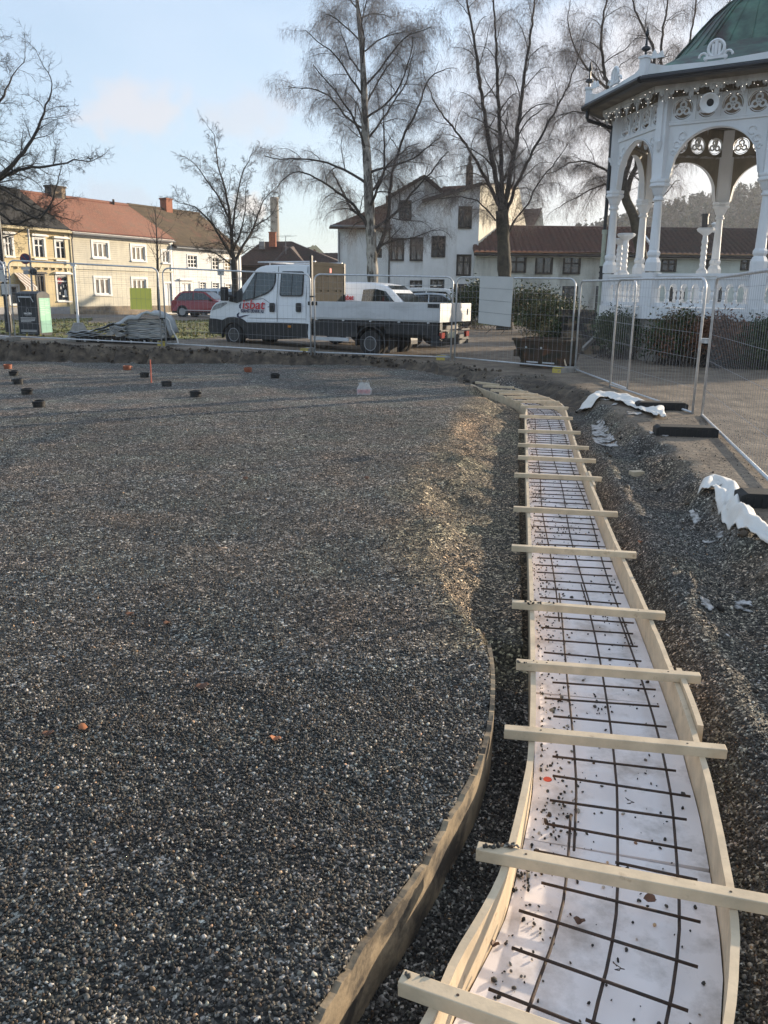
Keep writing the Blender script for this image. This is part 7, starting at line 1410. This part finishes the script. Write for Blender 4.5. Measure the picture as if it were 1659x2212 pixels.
# ------------------------------------------------------------------ trees
M['bark_birch'] = mat('birch bark', (0.46, 0.43, 0.38), 0.8, var=0.2, vs=4, stretch=(1, 1, 1), streak=((5, 5, 1.6), (0.06, 0.055, 0.045), 0.48, 0.58), bump=0.01, bs=10)
M['bark'] = mat('dark bark', (0.060, 0.050, 0.043), 0.9, var=0.25, vs=6, col2=(0.03, 0.026, 0.022), bump=0.01, bs=14)
M['bark_green'] = mat('mossy bark', (0.085, 0.075, 0.055), 0.9, var=0.25, vs=5, col2=(0.035, 0.032, 0.026), bump=0.01, bs=14)
M['limb'] = mat('branch bark', (0.075, 0.065, 0.058), 0.85, var=0.2, vs=5)
M['twig'] = mat('birch twigs', (0.20, 0.165, 0.15), 0.8, var=0.15, vs=1)
def segs_to_mesh(name, S_, m_, par, k):
    if isinstance(S_, tuple): A, Bq, r0, r1 = S_
    else: A = np.array([s[0] for s in S_]); Bq = np.array([s[1] for s in S_]); r0 = np.array([s[2] for s in S_]); r1 = np.array([s[3] for s in S_])
    d = Bq - A; d /= np.linalg.norm(d, axis=1)[:, None] + 1e-9
    ref = np.where(np.abs(d[:, 2:3]) > .9, np.array([[1., 0, 0]]), np.array([[0, 0, 1.]])); x = np.cross(d, ref); x /= np.linalg.norm(x, axis=1)[:, None]; y = np.cross(d, x); n = len(A)
    an = 2 * pi * np.arange(k) / k; ring = x[:, None] * np.cos(an)[None, :, None] + y[:, None] * np.sin(an)[None, :, None]
    ov = d * (r0 * .4)[:, None]; v = np.concatenate([(A - ov)[:, None] + ring * r0[:, None, None], Bq[:, None] + ring * r1[:, None, None]], 1).reshape(-1, 3)
    i = np.arange(k); f = np.stack([i, (i + 1) % k, k + (i + 1) % k, k + i], 1)[None] + (2 * k * np.arange(n))[:, None, None]
    return mesh_np(name, v, f.reshape(-1, 4), m_, par)
class Tree:
    def __init__(s, seed, droop=0.0, wander=0.16, twig=0.004, dens=1.0, maxlvl=4, spread=0.9, up=0.06, lens=(1, .42, .42, .5), hang=0.0, rep=1):
        s.r = random.Random(seed); s.S = {1: [], 2: [], 3: [], 4: [], 5: []}; s.droop = droop; s.wander = wander; s.twig = twig; s.dens = dens; s.maxlvl = maxlvl; s.spread = spread; s.up = up; s.lens = lens; s.hang = hang; s.TW = []; s.rep = rep
    def rnd(s, a): return V(s.r.gauss(0, a), s.r.gauss(0, a), s.r.gauss(0, a))
    def grow(s, p, d, L, r, lvl):
        if lvl >= 4: s.TW.append((*p, *d.normalized(), L)); return
        n = {1: 12, 2: 8, 3: 5, 4: 4}[lvl]; st = L / n; d = d.normalized(); side = s.r.random() * 6.28
        r_end = max(s.twig * .7, r * (.25 if lvl < 3 else .6))
        for i in range(n):
            t = (i + 1) / n; d = d + s.rnd(s.wander * (1.0 if lvl > 1 else .8))
            if lvl <= 2: d.z += s.up * (1 - 1.6 * t * s.droop)
            if lvl >= 2: d.z -= s.droop * .10 * t * lvl
            if lvl >= 4: d.z -= s.hang
            d.normalize(); q = p + d * st; ra = r + (r_end - r) * (i / n); rb = r + (r_end - r) * t
            s.S[lvl].append((tuple(p), tuple(q), ra, rb))
            if lvl < s.maxlvl and t > (.18 if lvl == 1 else .1):
                k = {1: 1.25, 2: 1.35, 3: 1.2}[lvl] * s.dens; c = int(k) + (s.r.random() < k - int(k))
                for _ in range(c):
                    side += 2.4 + s.r.uniform(-.6, .6); ref = d.cross(V(0, 0, 1)); ref = ref.normalized() if ref.length > .05 else V(1, 0, 0); b = ref.cross(d)
                    o = ref * cos(side) + b * sin(side); a = s.spread * s.r.uniform(.65, 1.15); cd_ = d * cos(a) + o * sin(a)
                    cl = L * s.lens[lvl] * s.r.uniform(.55, 1.1) * (1.15 - .55 * t)
                    s.grow(p.lerp(q, s.r.random()), cd_, cl, max(s.twig, rb * .48), lvl + 1)
            p = q
    def limb(s, pts, r0, r1, kids=0, klen=1.2, lvl=1, a0=.1, first=None):   # an explicit limb, with side branches
        P_ = [V(*q) for q in resample(cat([tuple(q) for q in pts], 6), max(.25, 0))]; n = len(P_) - 1
        P_ = [P_[0]] + [q + s.rnd(.008 + .006 * klen) for q in P_[1:]]
        for i in range(n): s.S[lvl].append((tuple(P_[i]), tuple(P_[i + 1]), r0 + (r1 - r0) * i / n, r0 + (r1 - r0) * (i + 1) / n))
        side = s.r.random() * 6
        for k in range(kids):
            t = a0 + (1 - a0) * (k + s.r.random()) / kids; i = min(n - 1, int(t * n)); d = (P_[i + 1] - P_[i]).normalized(); side += 2.4 + s.r.uniform(-.7, .7); ref = d.cross(V(.3, .2, 1)).normalized(); b = ref.cross(d)
            o = ref * cos(side) + b * sin(side); a = s.spread * s.r.uniform(.7, 1.2); s.grow(P_[i], d * cos(a) + o * sin(a), klen * s.r.uniform(.6, 1.15) * (1.1 - .5 * t), max(s.twig, (r0 + (r1 - r0) * t) * .36), lvl + 1)
        d = (P_[-1] - P_[-2]); s.grow(P_[-1], d, klen * .8, r1, min(lvl + 1, s.maxlvl)); return P_
    def fine(s):                                       # the last twigs, all at once: hanging strings with side twiglets
        if not s.TW: return None
        g = np.random.default_rng(len(s.TW)); T_ = np.repeat(np.array(s.TW), s.rep, 0); n = len(T_); p = T_[:, :3] + (g.normal(0, .13, (n, 3)) if s.rep > 1 else 0); d = T_[:, 3:6] + g.normal(0, .62 if s.rep > 1 else .15, (n, 3)); L = T_[:, 6] * g.uniform(.45, 1.7, n); out = []
        for k in range(4):
            d = d + g.normal(0, .13, (n, 3)); d[:, 2] -= s.hang * (k + .5); d /= np.linalg.norm(d, axis=1)[:, None]; q = p + d * (L / 4)[:, None]; out.append((p, q, s.twig * (1.0 - .13 * k), s.twig * (.87 - .13 * k)))
            e = d + g.normal(0, .55, (n, 3)); e[:, 2] -= s.hang; e /= np.linalg.norm(e, axis=1)[:, None]; m_ = p + (q - p) * g.random((n, 1)); w = m_ + e * (L * g.uniform(.15, .35, n))[:, None]; e2 = e.copy(); e2[:, 2] -= s.hang * 1.5; e2 /= np.linalg.norm(e2, axis=1)[:, None]
            out.append((m_, w, s.twig * .75, s.twig * .6)); out.append((w, w + e2 * (L * .2)[:, None], s.twig * .6, s.twig * .45)); p = q
        return (np.concatenate([o[0] for o in out]), np.concatenate([o[1] for o in out]), np.concatenate([np.full(len(o[0]), o[2]) for o in out]), np.concatenate([np.full(len(o[0]), o[3]) for o in out]))
    def build(s, name, label, base, trunk, radii, bark, group=None, tw=None, limbm=None):
        t = thing(name, label, 'tree', base, group); mb = MB(); P_ = resample(np.hstack([cat([tuple(q) for q in trunk], 8), np.interp(np.linspace(0, 1, 8 * (len(trunk) - 1) + 1), np.linspace(0, 1, len(radii)), radii)[:, None]]), .3)
        R_ = [float(q[3]) * (1 + .05 * s.r.gauss(0, 1)) for q in P_]; mb.tube([V(*q[:3]) for q in P_], R_, 12); mb.build('trunk', bark, t, smooth=True)
        big = s.S[1] + s.S[2]
        if big: segs_to_mesh('limbs', big, limbm or M['limb'], t, 6)
        sm = s.S[3] + s.S[4] + s.S[5]
        q = s.fine()
        if q is not None: segs_to_mesh('twigs', [tuple(a) for a in ()] or (np.concatenate([q[0], np.array([a[0] for a in sm]).reshape(-1, 3)]), np.concatenate([q[1], np.array([a[1] for a in sm]).reshape(-1, 3)]), np.concatenate([q[2], [a[2] for a in sm]]), np.concatenate([q[3], [a[3] for a in sm]])), tw or M['twig'], t, 3)
        elif sm: segs_to_mesh('twigs', sm, tw or M['twig'], t, 3)
        return t
def AY(pts, Y, dy=0.0): return [AtY(u, v, Y + (dy * i)) for i, (u, v) in enumerate(pts)]
TG = 'tall bare birches behind the truck and bandstand'

# birch behind the white van
Y = 38.0; T = Tree(11, droop=1.0, wander=.15, twig=.0022, dens=.82, spread=.85, up=.05, lens=(1, .42, .50, .95), hang=.30, rep=3)
tr = AY([(806, 664), (805, 600), (802, 520), (797, 430), (793, 350), (789, 270), (786, 190), (782, 110), (774, 30), (766, -60), (758, -150)], Y); tr[0].z = hz(tr[0].x, Y) - .1
for k in range(25):
    f = .22 + .74 * k / 25; i = int(f * 10); p = tr[min(i, 9)].lerp(tr[min(i + 1, 10)], f * 10 - i); a = k * 2.4 + T.r.uniform(-.4, .4); el = .42 + .42 * f + T.r.uniform(-.15, .15); L = (4.4 if f < .55 else 4.4 * (1.45 - f) / .9) * T.r.uniform(.75, 1.1); T.grow(p, V(cos(a) * cos(el), .8 * sin(a) * cos(el), sin(el)), L, .075 * (1.2 - f), 1)
T.limb(AY([(803, 568), (832, 500), (842, 430), (848, 370), (870, 300), (900, 240), (925, 170)], Y, .1), .11, .03, 16, 1.7)
T.limb(AY([(800, 500), (760, 440), (700, 395), (650, 370), (620, 380)], Y, -.2), .08, .02, 12, 1.6)
T.limb(AY([(805, 540), (850, 520), (890, 515), (930, 500)], Y, -.1), .06, .02, 9, 1.3)
T.build('birch_tree', 'tall bare birch with white trunk and drooping twigs standing behind the white van', tr[0], tr, [.30, .24, .22, .20, .18, .155, .13, .11, .08, .05, .02], M['bark_birch'], TG)

# multi stemmed birch to its right
Y = 40.0; T = Tree(23, droop=.9, wander=.14, twig=.0023, dens=.92, spread=.7, up=.07, lens=(1, .42, .50, .95), hang=.30, rep=3)
tr = AY([(1092, 690), (1090, 600), (1088, 540), (1086, 490), (1084, 455)], Y); tr[0].z = hz(tr[0].x, Y) - .1
for pts, r0, kids, kl in (([(1085, 465), (1062, 410), (1030, 350), (990, 290), (950, 240), (925, 190)], .12, 16, 2.0), ([(1084, 462), (1072, 390), (1055, 300), (1040, 200), (1025, 90), (1000, -40), (985, -120)], .16, 22, 2.2), ([(1086, 458), (1084, 380), (1080, 280), (1074, 170), (1070, 60), (1060, -80)], .16, 20, 2.2), ([(1088, 460), (1102, 380), (1118, 280), (1132, 170), (1148, 60), (1165, -80)], .17, 22, 2.2), ([(1090, 470), (1108, 420), (1130, 370), (1160, 310), (1195, 250), (1225, 190), (1250, 120)], .11, 18, 2.0), ([(1090, 520), (1110, 480), (1140, 440), (1160, 400), (1200, 350)], .06, 12, 1.6), ([(1085, 500), (1060, 460), (1020, 430), (985, 425), (950, 430)], .05, 12, 1.5)):
    T.limb(AY(pts, Y, T.r.uniform(-.25, .25)), r0 * .82, .022, kids, kl)
T.build('birch_tree', 'tall bare birch with dark forked trunk and many steep stems left of the bandstand', tr[0], tr, [.42, .33, .30, .28, .27], M['bark_green'], TG)

# tree behind the bandstand
Y = 42.0; T = Tree(31, droop=.9, wander=.16, twig=.0023, dens=.85, spread=.75, up=.06, lens=(1, .42, .50, .95), hang=.32, rep=3)
tr = AY([(1395, 690), (1391, 600), (1380, 520), (1370, 470), (1352, 430), (1346, 390)], Y); tr[0].z = hz(tr[0].x, Y) - .1
for pts, r0, kids, kl in (([(1346, 395), (1338, 330), (1320, 240), (1305, 150), (1298, 80), (1310, 0), (1316, -80)], .16, 22, 2.2), ([(1346, 395), (1375, 300), (1405, 200), (1415, 130), (1395, 70), (1370, 20), (1350, -60)], .15, 20, 2.2), ([(1352, 420), (1395, 300), (1425, 180), (1430, 90), (1440, 20), (1452, -70)], .16, 20, 2.2), ([(1380, 500), (1430, 330), (1470, 180), (1490, 90), (1505, 0), (1520, -70)], .14, 18, 2.2), ([(1390, 470), (1460, 320), (1520, 160), (1555, 60), (1590, -30)], .12, 14, 2.0), ([(1346, 400), (1310, 370), (1270, 350), (1230, 352), (1200, 370)], .08, 14, 1.8), ([(1348, 420), (1310, 400), (1275, 410), (1240, 430)], .07, 12, 1.8), ([(1330, 300), (1290, 260), (1250, 240), (1215, 250)], .07, 14, 1.9), ([(1310, 190), (1270, 150), (1240, 100), (1225, 40)], .08, 14, 2.0)):
    T.limb(AY(pts, Y, T.r.uniform(-.25, .25)), r0 * .82, .022, kids, kl)
T.build('birch_tree', 'bare weeping birch seen through and above the left arch of the bandstand', tr[0], tr, [.34, .28, .26, .24, .22, .20], M['bark_green'], TG)

# big bare tree at the left edge
Y = 32.0; T = Tree(41, droop=.25, wander=.20, twig=.0036, dens=.95, spread=.95, up=.05, lens=(1, .45, .46, .6), hang=0.0)
tr = AY([(-190, 705), (-185, 600), (-175, 520), (-160, 450), (-150, 380)], Y); tr[0].z = hz(tr[0].x, Y) - .1
for pts, r0, kids, kl in (([(-160, 460), (-90, 420), (-30, 395), (10, 375), (45, 335), (75, 290), (100, 230), (115, 180)], .14, 22, 1.9), ([(-160, 465), (-90, 430), (-30, 405), (20, 375), (70, 362), (120, 358), (165, 345), (190, 350)], .12, 20, 1.5), ([(-165, 500), (-100, 480), (-40, 470), (0, 462), (30, 485), (48, 478), (85, 465), (110, 450)], .11, 14, 1.4), ([(0, 440), (25, 445), (45, 455), (85, 472), (110, 440), (118, 410), (128, 380)], .05, 12, 1.2), ([(-155, 420), (-100, 350), (-50, 290), (-10, 240), (15, 190), (35, 150)], .13, 20, 1.8), ([(-150, 400), (-110, 310), (-70, 230), (-40, 160), (-20, 110)], .13, 18, 1.8), ([(-30, 395), (10, 410), (40, 430), (75, 450), (130, 470)], .05, 12, 1.2), ([(-120, 480), (-60, 510), (-20, 520), (30, 505)], .06, 10, 1.2), ([(-150, 400), (-200, 300), (-240, 220)], .12, 12, 1.8)):
    T.limb(AY(pts, Y, T.r.uniform(-.2, .2)), r0, .018, kids, kl)
T.build('bare_tree', 'large bare tree reaching in from the left edge over the yellow house roof', tr[0], tr, [.45, .36, .33, .30, .26], M['bark'], None, M['limb'])

# rounded bare tree by the end of the street
Y = 46.0; T = Tree(53, droop=.15, wander=.20, twig=.0042, dens=.95, spread=.85, up=.07, lens=(1, .42, .44, .55), hang=0.0)
tr = AY([(508, 672), (508, 620), (506, 580), (505, 560)], Y); tr[0].z = hz(tr[0].x, Y) - .1
for pts, r0, kids, kl in (([(505, 565), (500, 510), (494, 450), (484, 400), (472, 360), (466, 315), (462, 290)], .11, 22, 1.5), ([(505, 560), (480, 520), (456, 480), (430, 455), (405, 440), (390, 440)], .085, 18, 1.4), ([(506, 568), (525, 530), (545, 500), (558, 460), (572, 430), (590, 410)], .085, 18, 1.4), ([(500, 520), (506, 460), (515, 410), (525, 370), (540, 345)], .07, 16, 1.3), ([(494, 470), (475, 430), (455, 400), (430, 365), (415, 350)], .06, 15, 1.3), ([(535, 515), (550, 490), (580, 470), (595, 450)], .05, 10, 1.1), ([(505, 575), (485, 560), (460, 545), (435, 540)], .05, 10, 1.1), ([(505, 540), (520, 500), (530, 450), (530, 410)], .05, 12, 1.2)):
    T.limb(AY(pts, Y, T.r.uniform(-.3, .3)), r0, .016, kids, kl)
T.build('round_tree', 'rounded bare street tree standing behind the truck bonnet', tr[0], tr, [.24, .18, .17, .16], M['bark'], None, M['limb'])
# thin sapling before the beige house
Y = 56.0; T = Tree(61, droop=.0, wander=.13, twig=.006, dens=.7, spread=.75, up=.10, lens=(1, .4, .4, .4), maxlvl=3)
tr = AY([(343, 672), (342, 640), (341, 600), (340, 560), (339, 520), (337, 480), (335, 445)], Y); tr[0].z = hz(tr[0].x, Y) - .1
for k in range(16): f = .38 + .58 * k / 16; i = int(f * 6); p = tr[i].lerp(tr[i + 1], f * 6 - i); a = k * 2.4; T.grow(p, V(cos(a) * .8, sin(a) * .8, .75), 2.3 * (1.3 - f), .018, 2)
T.build('sapling', 'thin young tree standing in front of the beige house', tr[0], tr, [.10, .09, .085, .075, .05, .03, .012], M['bark'], None, M['limb'])

# ------------------------------------------------------------------ bushes
def bush(name, label, c, rad, n, size, cols, seed=0, group=None, twigs=0):
    rg = np.random.default_rng(seed); c = np.array(c); rad = np.array(rad); cl = max(6, n // 120); d = rg.normal(size=(cl, 3)); d /= np.linalg.norm(d, axis=1)[:, None]; d[:, 2] = np.abs(d[:, 2]) * 1.0 - .25; cc = c + d * rad * rg.uniform(.55, 1.0, (cl, 1)); w = rg.integers(0, cl, n)
    p = cc[w] + rg.normal(size=(n, 3)) * rad * .20; k = p[:, 2] > hz(c[0], c[1]) - .02; p = p[k]; m = len(p); w = w[k]
    R = rotmats(m); s = size * rg.uniform(.6, 1.3, (m, 1, 1)); q = np.array([(-1, 0, 0), (0, -.42, .1), (1, 0, 0), (0, .42, .1)])[None] * s; v = np.einsum('nij,nkj->nki', R, q) + p[:, None]
    col = np.array(cols)[rg.integers(0, len(cols), cl)][w] * rg.uniform(.7, 1.3, (m, 1)); t = thing(name, label, 'bush', (c[0], c[1], hz(c[0], c[1])), group)
    mesh_np('leaves', v.reshape(-1, 3), np.arange(4 * m).reshape(-1, 4), M['leafmat'], t, colors=np.repeat(col, 4, 0))
    S_ = []; g = V(c[0], c[1], hz(c[0], c[1]) - .05)
    for i in range(twigs or 40): e = V(*cc[rg.integers(0, cl)]) + V(*(rg.normal(size=3) * .1)); g2 = g + V(rg.normal() * rad[0] * .4, rg.normal() * rad[1] * .4, 0); mid = g2.lerp(e, .5) + V(*(rg.normal(size=3) * .08)); S_ += [(tuple(g2), tuple(mid), .012, .009), (tuple(mid), tuple(e), .009, .004)]
    segs_to_mesh('stems', S_, M['limb'], t, 4); return t
def leaf_material():
    m = bpy.data.materials.new('leaf'); m.use_nodes = True; t = m.node_tree; p = t.nodes['Principled BSDF']; a = t.nodes.new('ShaderNodeAttribute'); a.attribute_name = 'tint'; t.links.new(a.outputs['Color'], p.inputs['Base Color']); p.inputs['Roughness'].default_value = 0.65; p.inputs['Specular IOR Level'].default_value = 0.25; return m
M['leafmat'] = leaf_material()
EV = [(0.045, 0.068, 0.026), (0.065, 0.085, 0.032), (0.034, 0.052, 0.02)]; BR = [(0.13, 0.06, 0.035), (0.10, 0.055, 0.032), (0.17, 0.08, 0.045)]; MX = EV + [(0.10, 0.08, 0.035)]
def at(u, v, Y, z): p = AtY(u, v, Y); return (p.x, Y, z)
bush('rhododendron', 'round evergreen rhododendron behind the left side of the pale board', at(1022, 690, 41, .95), (1.1, 1.0, 1.2), 5000, .085, EV, 1, 'rhododendron bushes near the pale board')
bush('rhododendron', 'large evergreen rhododendron right of the pale board', at(1150, 694, 36, .95), (1.35, 1.2, 1.10), 9000, .065, MX, 2, 'rhododendron bushes near the pale board')
bush('rhododendron', 'spreading evergreen bush left of the bandstand steps', at(1200, 705, 30, .7), (1.2, 1.0, .85), 8000, .055, MX, 3, 'rhododendron bushes near the pale board')
bush('low_bush', 'low twiggy bush just behind the rusty skip', at(1222, 745, 25.5, .45), (.8, .6, .7), 3500, .05, MX, 4, None, 160)
HG = 'hedge bushes at the foot of the bandstand'
bush('hedge_bush', 'dark green hedge bush under the left corner of the bandstand', (6.35, 22.6, .6), (.9, .7, .75), 6500, .05, EV, 5, HG, 150)
bush('hedge_bush', 'mixed green and brown hedge bush below the front balustrade', (7.15, 20.75, .6), (.8, .65, .78), 6500, .045, MX + BR[:1], 6, HG, 200)
bush('hedge_bush', 'reddish brown twiggy hedge bush in the middle of the bandstand front', (8.0, 20.2, .6), (.8, .6, .80), 6500, .042, BR, 7, HG, 320)
bush('hedge_bush', 'dark hedge bush right of the reddish brown one', (8.85, 19.9, .5), (.8, .6, .78), 6500, .045, EV, 8, HG, 200)
bush('hedge_bush', 'hedge bush at the right edge beside the leaning timber', (9.75, 19.3, .5), (.85, .6, .78), 6500, .045, MX, 9, HG, 200)
# ------------------------------------------------------------------ air
hm = bpy.data.materials.new('haze'); hm.use_nodes = True; ht = hm.node_tree; ht.nodes.clear(); ho = ht.nodes.new('ShaderNodeOutputMaterial'); hv = ht.nodes.new('ShaderNodeVolumePrincipled')
hv.inputs['Density'].default_value = 0.0004; hv.inputs['Color'].default_value = (0.92, 0.94, 0.97, 1); hv.inputs['Anisotropy'].default_value = 0.2; ht.links.new(hv.outputs[0], ho.inputs['Volume'])
mb = MB(); mb.box2((-70, -25, -3), (335, 560, 75)); tag(mb.build('haze', hm), 'thin winter haze in the air', 'haze', kind='stuff')
